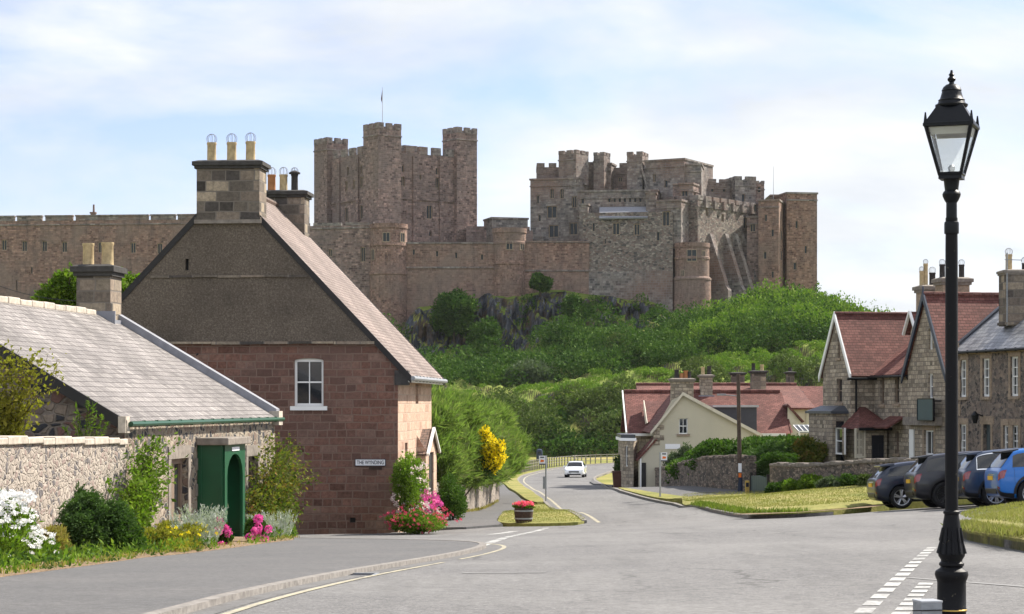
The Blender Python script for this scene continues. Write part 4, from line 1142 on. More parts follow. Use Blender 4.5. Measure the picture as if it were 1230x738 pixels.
    for q in (853, 871, 882.5, 893):
        s_ = s_at(b.A, b.u, q); Yq = b.A[1] + b.u[1] * s_
        zt = ZC + (HY - 281) / F * Yq; zb = ZC + (HY - 366) / F * Yq
        k = MB(); w = 1.15
        def pt(s1, o1, z): return (b.A[0] + b.u[0] * s1 + b.o[0] * o1, b.A[1] + b.u[1] * s1 + b.o[1] * o1, z)
        prof = [(0.0, zb), (4.4, zb), (4.4, zb + 2.6), (3.7, zb + 3.6), (3.7, zb + 4.0), (.35, zt), (0, zt)]
        P_ = [pt(s_ - w / 2, o1, z) for o1, z in prof] + [pt(s_ + w / 2, o1, z) for o1, z in prof]; n_ = len(prof)
        k.add(P_, [tuple(range(n_))[::-1], tuple(range(n_, 2 * n_))] + [(i, (i + 1) % n_, n_ + (i + 1) % n_, n_ + i) for i in range(n_)])
        k.build('buttress', 'castle_grey', t)
    blk('wing', 'castle_grey', 843, 408, 886, 410, 8, 219, 245, [(856, 228, 4, 6), (870, 228, 4, 6)], (3.0, .8, .7))
    blk('turret', 'castle_grey', 883, 407, 908, 408, 6, 216, 262, [(893, 238, 4, 10)], (1.4, .8, .7))
    blk('turret', 'castle_stone', 906, 409, 918, 409, 5, 221, 262, [(912, 228, 4, 7)], (1.0, .7, .6))
    blk('wing', 'castle_stone', 897, 402, 914, 401, 6, 262, 376, [(904, 274, 7, 10), (907, 250, 3, 8)], None, True)
    # square tower turned towards the sea, with a sunlit right-hand face
    b, t = blk('tower', 'castle_red', 911, 400, 935.5, 399, 9, 242, 376, [(919, 307, 4, 9), (928, 280, 3, 9), (920, 262, 3, 8), (928, 330, 3, 8)], None, True)
    bk = (-b.o[0], -b.o[1])
    for p_, q_ in ((940, 257), (941.5, 280), (941, 305)):
        k = MB(); s_ = 2.2 if p_ == 940 else 3.2; zc = ZC + (HY - q_) / F * 397
        k.obox(b.B, bk, s_, s_ + .9, b.u, -.2, .05, zc - .8, zc + .8); k.build('window', 'castle_glass', t)
    blk('wing', 'castle_stone', 926, 412, 960, 412, 8, 236, 300, [], None, True)
    blk('tower', 'castle_red', 945, 404, 981.5, 405, 10, 233, 378, [(957, 270, 3, 9), (968, 300, 3, 9), (955, 320, 4, 9)], None, True)
    mast = MB(); c_ = at_depth(929, 408); mast.tube((*c_, ZC + 40), (*c_, ZC + 46.5), .06, .03, 5); mast.build('mast', 'steel', root)
halls()

# ------------------------------------------------------------------ growth on the hill
def hill_growth():
    def scatter(n, px0, px1, t0, t1, keep):
        p = RNG.uniform(px0, px1, n); t = RNG.uniform(t0, t1, n)
        x, y, z = hill_pt(p, t); k = keep(p, t, x, y, z); return p[k], t[k], np.column_stack([x, y, z])[k]
    def crag_free(p, t, x, y, z):
        cr = np.exp(-((t - 5.3) / .75) ** 2) * np.clip((p - 470) / 20, 0, 1) * np.clip((845 - p) / 30, 0, 1)
        nz = np.sin(p * .085 + t * 1.9) + .7 * np.sin(p * .19 - t * 3.1) + .5 * np.sin(p * .043 + 2)
        right = np.clip((p - 618) / 30, 0, 1)
        return (cr < .35) | (nz + right * 1.15 - .7 > cr * .9)
    def clumps(name, label, P_, rad, n_leaf, leaf, wid, mat, flat=.8):
        k = len(P_); r = rad * (.35 + RNG.random(k) ** 2.2 * 1.7); r = np.where(P_[:, 1] > 380, np.minimum(r, 1.7), r)
        bl = np.column_stack([P_[:, 0], P_[:, 1], P_[:, 2] + r * .2, r, r, r * flat * RNG.uniform(.7, 1.25, k)])
        pts, d = blob_points([tuple(b) for b in bl], n_leaf, .3, .32)
        o = leaf_mesh(name, pts, d + np.array([0, 0, .3]), leaf, wid, mat, spread=.8); o['kind'] = 'stuff'
        return tag(o, label, 'undergrowth')
    _, _, a = scatter(1150, 400, 1050, 3.0, 5.95, crag_free)
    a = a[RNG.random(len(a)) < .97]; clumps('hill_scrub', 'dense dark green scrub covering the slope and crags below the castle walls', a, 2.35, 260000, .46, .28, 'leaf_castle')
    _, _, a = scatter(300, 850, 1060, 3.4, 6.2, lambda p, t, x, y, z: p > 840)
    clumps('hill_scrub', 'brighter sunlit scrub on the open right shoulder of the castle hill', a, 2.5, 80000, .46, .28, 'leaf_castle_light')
    _, _, a = scatter(900, 560, 1060, .9, 2.9, lambda p, t, x, y, z: np.sin(p * .06 + t * 2.2) + np.sin(p * .021) * .6 + .6 * np.sin(p * .17 - t * 5) > -.35)
    clumps('bracken', 'light green bracken over the lower bank between the castle hill and the village', a, .85, 70000, .36, .15, 'leaf_castle_light', .5)
    _, _, a = scatter(420, 540, 1060, .3, 1.25, lambda p, t, x, y, z: np.sin(p * .05 + t * 4) + np.sin(p * .13 - t * 2) - np.clip((p - 640) / 150, 0, 1) > -.2)
    clumps('bank_thicket', 'dull olive thicket low on the bank behind the far fence', a, 1.7, 70000, .42, .22, 'leaf_olive', .7)
    _, _, a = scatter(260, 540, 1000, .05, .5, lambda p, t, x, y, z: p > 0)
    clumps('bank_thicket', 'dark hedge-like scrub along the foot of the bank behind the far fence', a, 1.2, 40000, .45, .25, 'leaf_castle', .8)
hill_growth()

def shrub_thing(name, label, cat, c, blobs, n, leaf, wid, mat, trunk=None, spread=.8, bias=(0, 0, .3), group=None, shell=.45, lump=.3):
    root = thing(name, label, cat, c, group)
    pts, d = blob_points(blobs, n, shell, lump)
    leaf_mesh('foliage', pts, d + np.array(bias), leaf, wid, mat, root, spread)
    if trunk:
        mb = MB(); r0, h = trunk
        mb.tube((c[0], c[1], c[2] - .3), (c[0] + .1 * h * .1, c[1], c[2] + h * .5), r0, r0 * .6, 8)
        for i in range(5):
            a = i * 1.26 + .4; mb.tube((c[0] + .01 * h, c[1], c[2] + h * (.3 + .04 * i)), (c[0] + math.cos(a) * h * .35, c[1] + math.sin(a) * h * .35, c[2] + h * .8), r0 * .45, r0 * .15, 6)
        mb.build('trunk', 'bark', root)
    return root
def hill_shrub(px_, py_, t, rpx, mat, label, name='hillside_shrub', squash=1.0, n=9000):
    x, y, z = (float(v) for v in hill_pt(np.array([px_]), np.array([t])))
    r = rpx / F * y; zc = ZC + (HY - py_) / F * (y - r * .3)
    x = (px_ - CX) / F * (y - r * .3)
    c = (x, y - r * .3, min(z, zc - r * squash * .7))
    bl = sub_blobs((x, y - r * .3, zc), (r, r, r * squash), 26, .42)
    return shrub_thing(name, label, 'shrub', c, bl, n, .5, .3, mat, (.25, r))
hill_shrub(545, 372, 5.4, 27, 'leaf_castle', 'big rounded mid green ivy shrub clinging to the crag between the two round turrets', squash=.95, n=15000)
hill_shrub(640, 458, 3.2, 33, 'leaf_grey', 'large pale grey-green round tree at the foot of the crag, standing out from darker scrub', 'hillside_tree', .85, 15000)
hill_shrub(604, 455, 3.6, 22, 'leaf_olive', 'dull olive shrub just left of the pale round tree below the crag', squash=.9)
hill_shrub(649, 340, 6.0, 13, 'leaf_castle', 'small dark bush against the curtain wall right of the second round turret', squash=.8, n=5000)
hill_shrub(585, 402, 4.9, 20, 'leaf_castle', 'dark bush on the rocky ledge below the second round turret', n=6000)
hill_shrub(747, 425, 3.6, 20, 'leaf_olive', 'olive green round bush above the crest of the light green bank', n=6000)
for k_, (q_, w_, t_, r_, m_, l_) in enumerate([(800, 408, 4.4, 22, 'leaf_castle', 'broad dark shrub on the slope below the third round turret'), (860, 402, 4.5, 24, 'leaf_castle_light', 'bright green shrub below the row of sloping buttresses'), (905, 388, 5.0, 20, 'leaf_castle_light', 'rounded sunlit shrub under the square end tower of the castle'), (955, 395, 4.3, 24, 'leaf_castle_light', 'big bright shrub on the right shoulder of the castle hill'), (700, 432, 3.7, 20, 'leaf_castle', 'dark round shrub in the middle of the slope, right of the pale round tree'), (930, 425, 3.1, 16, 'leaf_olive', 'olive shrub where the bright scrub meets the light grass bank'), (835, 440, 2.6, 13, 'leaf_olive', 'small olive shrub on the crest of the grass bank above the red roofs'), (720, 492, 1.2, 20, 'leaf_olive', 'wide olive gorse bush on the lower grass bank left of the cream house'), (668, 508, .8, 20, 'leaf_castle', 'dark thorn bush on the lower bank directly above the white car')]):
    hill_shrub(q_, w_, t_, r_, m_, l_, squash=.8, n=7000)
hill_shrub(690, 372, 5.4, 15, 'leaf_castle', 'dark bush hanging on the crag below the red curtain wall', n=4500)
# ------------------------------------------------------------------ houses: shared builders
def wpt(O, u, o, s, d, z): return (O[0] + u[0] * s + o[0] * d, O[1] + u[1] * s + o[1] * d, z)
def sash(parent, O, u, o, h, cols=2, rows=2, mat='white_paint', depth=.12, ft=.07, bar=.028, sill=None, mid=True, glass='window_glass', curtain=False, surround=None, sw=.16):
    """window in a real opening: frame and glazing bars, pane and sill"""
    a, b, z0, z1 = h[:4]
    f = MB()
    for q in ((a - .01, a + ft, z0, z1), (b - ft, b + .01, z0, z1), (a + ft, b - ft, z0, z0 + ft * 1.2), (a + ft, b - ft, z1 - ft - (h[4] * .55 if len(h) > 4 else 0), z1)):
        f.obox(O, u, q[0], q[1], o, -depth - .06, -depth + .03, q[2], q[3])
    for i in range(1, cols):
        x = a + ft + (b - a - 2 * ft) * i / cols; f.obox(O, u, x - bar / 2, x + bar / 2, o, -depth - .03, -depth + .012, z0 + ft * 1.2, z1 - ft)
    for j in range(1, rows):
        z = z0 + ft + (z1 - z0 - 2 * ft) * j / rows; k = bar * (1.6 if mid and j * 2 == rows else 1) / 2
        f.obox(O, u, a + ft, b - ft, o, -depth - .028, -depth + .016, z - k, z + k)
    w = f.build('window', mat, parent)
    g = MB(); g.obox(O, u, a + .01, b - .01, o, -depth - .05, -depth - .035, z0 + .01, z1 - .01); g.build('pane', glass, w)
    if curtain:
        c = MB(); n = 9
        for i in range(n):
            x0 = a + .03 + (b - a) * .22 * i / n; c.obox(O, u, x0, x0 + (b - a) * .22 / n, o, -depth - .16 - .03 * (i % 2), -depth - .12 - .03 * (i % 2), z0 + .02, z1 - .05)
        c.build('curtain', 'cream_paint', w)
    if sill:
        s = MB(); s.obox(O, u, a - .12, b + .12, o, -depth, .07, z0 - .13, z0 - .003); s.build('sill', sill, w)
    if surround:
        s = MB(); s.obox(O, u, a - sw, a - .003, o, -.02, .02, z0 - .1, z1 + .0); s.obox(O, u, b + .003, b + sw, o, -.02, .02, z0 - .1, z1); s.obox(O, u, a - sw, b + sw, o, -.02, .025, z1 + .003, z1 + sw * 1.3)
        if not sill: s.obox(O, u, a - sw, b + sw, o, -.02, .05, z0 - sw, z0 - .003)
        s.build('surround', surround, w)
    return w
def door(parent, O, u, o, h, mat, depth=.2, panels=True):
    a, b, z0, z1 = h[:4]; f = MB()
    f.obox(O, u, a, b, o, -depth - .06, -depth, z0, z1)
    if panels:
        for i in range(2):
            for j in range(2):
                x0 = a + (b - a) * (.12 + .44 * i); x1 = x0 + (b - a) * .32; y0 = z0 + (z1 - z0) * (.1 + .42 * j); y1 = y0 + (z1 - z0) * .34
                f.obox(O, u, x0, x1, o, -depth, -depth + .018, y0, y1)
    d = f.build('door', mat, parent)
    k = MB(); k.obox(O, u, b - .14, b - .09, o, -depth, -depth + .06, z0 + 1.0, z0 + 1.06); k.build('handle', 'chrome', d)
    return d
def chimney(parent, c, d, w, dep, z0, z1, pots, mat='chimney_stone', cap='dark_slab', cap_h=.3, cap_out=.13, band=True, wires=True):
    """stack centred on c, long side w along d; pots: (offset, material, height, radius)"""
    o = (d[1], -d[0]); O = c
    mb = MB(); mb.obox(O, d, -w / 2, w / 2, o, -dep / 2, dep / 2, z0, z1)
    st = mb.build('chimney', mat, parent, bevel=.015)
    cm = MB(); cm.obox(O, d, -w / 2 - cap_out * .5, w / 2 + cap_out * .5, o, -dep / 2 - cap_out * .5, dep / 2 + cap_out * .5, z1, z1 + cap_h * .35)
    cm.obox(O, d, -w / 2 - cap_out, w / 2 + cap_out, o, -dep / 2 - cap_out, dep / 2 + cap_out, z1 + cap_h * .35, z1 + cap_h * .8)
    a = cap_out * .4; q0 = [(-w / 2 - cap_out, -dep / 2 - cap_out), (w / 2 + cap_out, -dep / 2 - cap_out), (w / 2 + cap_out, dep / 2 + cap_out), (-w / 2 - cap_out, dep / 2 + cap_out)]
    q1 = [(-w / 2 + a, -dep / 2 + a), (w / 2 - a, -dep / 2 + a), (w / 2 - a, dep / 2 - a), (-w / 2 + a, dep / 2 - a)]
    cm.hexa([wpt(O, d, o, x, -y, z1 + cap_h * .8) for x, y in q0][::1] + [wpt(O, d, o, x, -y, z1 + cap_h) for x, y in q1])
    cm.build('chimney_cap', cap, st)
    if band:
        b = MB(); b.obox(O, d, -w / 2 - .05, w / 2 + .05, o, -dep / 2 - .05, dep / 2 + .05, z0 + (z1 - z0) * .02, z0 + (z1 - z0) * .07); b.build('band', mat, st)
    for off, pm, ph, pr in pots:
        p = MB(); x, y, _ = wpt(O, d, o, off, 0, 0)
        p.lathe((x, y, z1 + cap_h - .02), [(pr * 1.04, 0), (pr, .05), (pr * .96, ph * .86), (pr * 1.07, ph * .9), (pr * 1.07, ph), (pr * .8, ph), (pr * .8, ph * .7), (.01, ph * .7)], 14, close=False)
        po = p.build('chimney_pot', pm, st); smooth_by_angle(po, 40)
        if wires:
            g = MB(); rr = pr * 1.12; cz = z1 + cap_h + ph + rr * .55
            for i in range(4):
                an = math.pi * i / 4; pts = []
                for k in range(11):
                    t = -.9 + (math.pi + 1.8) * k / 10
                    pts.append((x + math.cos(an) * math.cos(t) * rr, y + math.sin(an) * math.cos(t) * rr, cz + math.sin(t) * rr))
                g.path(pts, .008, 4)
            g.build('bird_guard', 'wire', po)
    return st
def roof_slope(parent, mat, ridge0, ridge1, eave1, eave0, t=.09, name='roof'):
    mb = MB(); p = [ridge0, ridge1, eave1, eave0]
    n = (Vector(p[1]) - Vector(p[0])).cross(Vector(p[2]) - Vector(p[0]))
    if n.z < 0: p = p[::-1]
    mb.slab(p, t); return mb.build(name, mat, parent)
def ridge_tiles(parent, a, b, mat, r=.12):
    a = Vector(a); b = Vector(b); L = (b - a).length; n = max(2, int(L / .45)); mb = MB()
    for i in range(n):
        p = a.lerp(b, i / n); q = a.lerp(b, (i + .96) / n); mb.tube(p, q, r * (1.0 if i % 2 else .95), r, 8)
    return mb.build('ridge', mat, parent)
def gutter(parent, a, b, mat, r=.07):
    mb = MB(); mb.tube(a, b, r, r, 8)
    n = int((Vector(b) - Vector(a)).length / .9)
    for i in range(1, n):
        p = Vector(a).lerp(Vector(b), i / n); mb.box((p.x, p.y, p.z), (.07, .07, r * 2.5))
    return mb.build('gutter', mat, parent)
def downpipe(parent, pts, mat, r=.045):
    mb = MB(); mb.path(pts, r, 8); return mb.build('downpipe', mat, parent)

# ------------------------------------------------------------------ red sandstone house at the lane corner
def corner_house():
    Y0 = 64.0; d = unit(.08, 1.0); n = (d[1], -d[0]); g = (-d[0], -d[1])
    RC = at_depth(478, Y0); Wd = 10.62; L = 8.7
    O = vadd(RC, n, -Wd); S = Y0 / F
    z0 = gz(*RC) - .3; ze = ZC + 1.12; zr = ZC + 6.72; mid = Wd / 2
    def sx(p): return s_at(O, n, p)
    def zz(p, q): return z_at(O, n, sx(p), q)
    zl = zz(340, 410.5); zs = zz(275, 331)
    root = thing('corner_house', 'red sandstone house on the lane corner with a dark roughcast gable and two tall chimneys', 'house', (RC[0], RC[1], z0))
    slope = (zr - ze) / mid
    tl = (zl - ze) / slope
    win = (sx(353.5), sx(388.5), zz(370, 488), zz(370, 430.5), .07)
    vent = (sx(420), sx(427), zz(423, 628), zz(423, 622))
    mb = MB()
    mb.panel(O, n, g, [(0, z0), (Wd, z0), (Wd, ze), (Wd - tl, zl), (tl, zl), (0, ze)], [win, vent], .16)
    C = vadd(RC, d, L); D = vadd(O, d, L)
    # street side with its slit windows
    s1 = s_at(RC, d, 499.2); s2 = s_at(RC, d, 502.6)
    slit = (s1, s2, z_at(RC, d, s1, 485), z_at(RC, d, s1, 461.5))
    low = (s_at(RC, d, 486.5), s_at(RC, d, 489.5), z_at(RC, d, 2, 548), z_at(RC, d, 2, 532))
    mb2 = MB(); mb2.panel(RC, d, n, [(0, z0), (L, z0), (L, ze), (0, ze)], [slit, low], .16)
    mb2.build('side_wall', 'pink_sandstone', root)
    mb.panel(C, n, d, [(0, z0), (-Wd, z0), (-Wd, ze), (-mid, zr), (0, ze)], (), .1)
    mb.panel(O, d, (-n[0], -n[1]), [(0, z0), (L, z0), (L, ze), (0, ze)], (), .1)
    mb.build('wall', 'red_sandstone', root)
    # roughcast upper gable standing 4 cm proud above the ledge
    rc = MB()
    slot = (sx(223), sx(227), zz(225, 325), zz(225, 311))
    zcap = zz(275, 264); tcap = (zcap - ze) / slope
    rc.panel(O, n, g, [(tl, zl), (Wd - tl, zl), (Wd - tcap, zcap), (tcap, zcap)], [slot], .2, .045)
    rc.build('gable_render', 'roughcast', root)
    sl = MB(); sl.obox(O, n, slot[0], slot[1], g, -.2, -.12, slot[2], slot[3]); sl.build('slot', 'dark_timber', root)
    lg = MB()
    for a, b, z, t, p in ((tl + .25, Wd - tl + .05, zl, .09, .12), ((zs - ze) / slope + .2, Wd - (zs - ze) / slope - .1, zs, .075, .085)):
        k = 7
        for i in range(k):
            x0 = a + (b - a) * i / k; x1 = a + (b - a) * (i + 1) / k - .012
            lg.obox(O, n, x0, x1, g, .0, p + .012 * ((i * 37) % 3), z - t + .01 * ((i * 13) % 3), z)
    lg.build('ledge', 'chimney_stone', root)
    sash(root, O, n, g, win, 2, 2, sill='white_paint', curtain=True)
    gv = MB(); gv.obox(O, n, vent[0], vent[1], g, -.14, -.1, vent[2], vent[3]); gv.build('vent', 'dark_timber', root)
    for h in (slit, low):
        k = MB(); k.obox(RC, d, h[0], h[1], n, -.16, -.13, h[2], h[3]); k.build('slit_window', 'window_glass', root)
    # lintel and jamb stones of the window
    lt = MB(); lt.obox(O, n, win[0] - .22, win[1] + .22, g, -.02, .015, win[3] + .005, win[3] + .30); lt.build('lintel', 'red_sandstone', root)
    # roof
    ov = .28; vo = .03; eo = .42
    ez = ze - eo * slope
    def rp(t, s, z): return (O[0] + n[0] * t + d[0] * s, O[1] + n[1] * t + d[1] * s, z)
    up = .16
    roof_slope(root, 'pink_tile', rp(mid, -vo, zr + up), rp(mid, L + ov, zr + up), rp(Wd + eo, L + ov, ez + up), rp(Wd + eo, -vo, ez + up), .12)
    roof_slope(root, 'pink_tile', rp(mid, -vo, zr + up), rp(mid, L + ov, zr + up), rp(-eo, L + ov, ez + up), rp(-eo, -vo, ez + up), .12)
    ridge_tiles(root, rp(mid, .9, zr + up), rp(mid, L + .2, zr + up), 'brown_tile', .12)
    # verge boards, dark, on both gables
    vb = MB()
    for s0 in (-vo - .05, L + ov):
        for t1, zz1 in ((Wd + eo, ez), (-eo, ez)):
            tm, zm = (mid, zr) if s0 > 1 else ((Wd - tcap if t1 > mid else tcap), zcap)
            q = [rp(tm, s0, zm + up + .03), rp(t1, s0, zz1 + up + .03), rp(t1, s0, zz1 + up - .22), rp(tm, s0, zm + up - .22)]
            q2 = [(p[0] + d[0] * .06, p[1] + d[1] * .06, p[2]) for p in q]
            vb.add(q + q2, [(0, 1, 2, 3), (7, 6, 5, 4), (0, 4, 5, 1), (1, 5, 6, 2), (2, 6, 7, 3), (3, 7, 4, 0)])
    vb.build('bargeboard', 'dark_timber', root)
    fa = MB(); fa.obox(RC, d, -vo, L + ov, n, eo - .1, eo - .04, ez - .02, ez + .18); fa.build('fascia', 'white_paint', root)
    gutter(root, rp(Wd + eo + .05, -vo - .05, ez + .10), rp(Wd + eo + .05, L + ov, ez + .10), 'grey_metal', .075)
    kn = MB(); kn.obox(RC, d, -.06, .35, n, -.1, .32, ze - .55, ze - .1); kn.build('kneeler', 'dark_slab', root)
    # string of dark shadow under eaves is real: soffit
    # chimneys, flush with the gables
    cw = sx(312.5) - sx(237); cm_ = (sx(312.5) + sx(237)) / 2
    c = vadd(vadd(O, n, cm_), d, .44)
    chimney(root, c, n, cw, 1.1, zz(275, 266), zz(275, 203), [(sx(250.5) - cm_, 'clay_pot', .62, .145), (0, 'clay_pot', .62, .15), (sx(297.5) - cm_, 'clay_pot', .64, .15)], cap_h=.27, cap_out=.12)
    sh = MB(); sh.obox(c, n, -cw / 2 - .06, cw / 2 + .06, g, .40, .62, zz(275, 269), zz(275, 264.5)); sh.build('flashing', 'slab_stone', root)
    Yb = Y0 + L; c2 = vadd(vadd(O, n, mid + .1), d, L - .5)
    Yc = c2[1]; zf = lambda q: ZC + (HY - q) / F * Yc
    chimney(root, c2, n, 1.82, 1.0, zf(300), zf(239), [(-.72, 'clay_pot', .58, .13), (-.34, 'orange_pot', .6, .14), (.08, 'clay_pot', .6, .14), (.47, 'sooty_pot', .62, .12)], cap_h=.26)
    cc = MB(); x, y, _ = wpt(c2, n, d, .47, 0, 0); cc.lathe((x, y, zf(239) + .86), [(.2, 0), (.2, .05), (.05, .12)], 12); cc.build('cowl', 'sooty_pot', root)
    # gabled porch on the street side
    a = s_at(RC, d, 500.5); b = s_at(RC, d, 514.0)
    pz0 = z0; pe = z_at(RC, d, a, 541); pr = z_at(RC, d, a, 516); PW = .30
    po = MB()
    Wp = b - a
    q = MB(); q.panel(vadd(vadd(RC, d, a), n, 0), n, g, [(0, pz0), (PW, pz0), (PW, pe), (0, pe + .5)], (), .1)
    q.panel(vadd(vadd(RC, d, a), n, PW), d, n, [(0, pz0), (Wp, pz0), (Wp, pe), (Wp / 2, pr - .08), (0, pe)], [(Wp * .28, Wp * .72, pz0 + .1, pe - .1)], .05)
    q.panel(vadd(vadd(RC, d, b), n, 0), n, d, [(0, pz0), (PW, pz0), (PW, pe), (0, pe)], (), .1)
    pw = q.build('porch', 'pink_sandstone', root)
    r_ = MB(); o2 = .07
    for s_a, s_b in ((a - .15, (a + b) / 2), (b + .15, (a + b) / 2)):
        p_ = [wpt(RC, d, n, s_a, 0, pe - .12), wpt(RC, d, n, s_a, PW + o2, pe - .12), wpt(RC, d, n, s_b, PW + o2, pr), wpt(RC, d, n, s_b, 0, pr)]
        nn = (Vector(p_[1]) - Vector(p_[0])).cross(Vector(p_[2]) - Vector(p_[0]))
        r_.slab(p_ if nn.z > 0 else p_[::-1], .07)
    r_.build('porch_roof', 'brown_tile', pw)
    bb = MB()
    for s_a in (a - .17, b + .17):
        p0 = wpt(RC, d, n, s_a, PW + o2 + .02, pe - .14); p1 = wpt(RC, d, n, (a + b) / 2, PW + o2 + .02, pr + .02); bb.tube(p0, p1, .06, .06, 4)
    bb.build('bargeboard', 'white_paint', pw)
    dd = MB(); dd.obox(RC, d, a + Wp * .28, a + Wp * .72, n, PW - .1, PW - .06, pz0 + .1, pe - .1); dd.build('door', 'dark_timber', pw)
    # street name plate
    s0, s1 = sx(427.3), sx(462.7); za, zb = zz(445, 559.3), zz(445, 552.2)
    sg = MB(); sg.obox(O, n, s0, s1, g, .0, .03, za, zb); plate = sg.build('name_plate', 'sign_white', root)
    fr = MB()
    for q in ((s0 - .02, s1 + .02, za - .02, za), (s0 - .02, s1 + .02, zb, zb + .02), (s0 - .02, s0, za, zb), (s1, s1 + .02, za, zb)): fr.obox(O, n, q[0], q[1], g, 0, .035, q[2], q[3])
    fr.build('plate_border', 'sign_black', plate)
    lettering('THE WYNDING', plate, O, n, g, s0 + .04, s1 - .04, za + .035, zb - .03, .034, 'sign_black')
    s2 = MB(); s2.obox(O, n, sx(443), sx(459), g, 0, .02, zz(450, 564.5), zz(450, 560.8)); s2.build('small_plate', 'tub_wood', root)
    lp = MB(); lp.path([wpt(O, n, g, sx(237), .0, zz(237, 425)), wpt(O, n, g, sx(237), .12, zz(237, 427)), wpt(O, n, g, sx(239.5), .12, zz(237, 425))], .018, 5); lp.build('bracket', 'black_paint', root)
def lettering(txt, parent, O, u, o, s0, s1, z0, z1, off, mat, bold=.012):
    cu = bpy.data.curves.new('letters', 'FONT'); cu.body = txt; cu.size = 1.0; cu.extrude = .01; cu.offset = bold
    t = bpy.data.objects.new('letters', cu); COL.objects.link(t)
    dg = bpy.context.evaluated_depsgraph_get(); me = bpy.data.meshes.new_from_object(t.evaluated_get(dg))
    bpy.data.objects.remove(t)
    co = np.array([v.co[:] for v in me.vertices]); lo = co.min(0); hi = co.max(0)
    fx = (s1 - s0) / (hi[0] - lo[0]); fz = (z1 - z0) / (hi[1] - lo[1])
    mb = MB()
    vs = [wpt(O, u, o, s0 + (c[0] - lo[0]) * fx, off + (c[2] - lo[2]) * .2, z0 + (c[1] - lo[1]) * fz) for c in co]
    mb.add(vs, [tuple(p.vertices) for p in me.polygons])
    ob = mb.build('lettering', mat, parent); bpy.data.meshes.remove(me); return ob
corner_house()

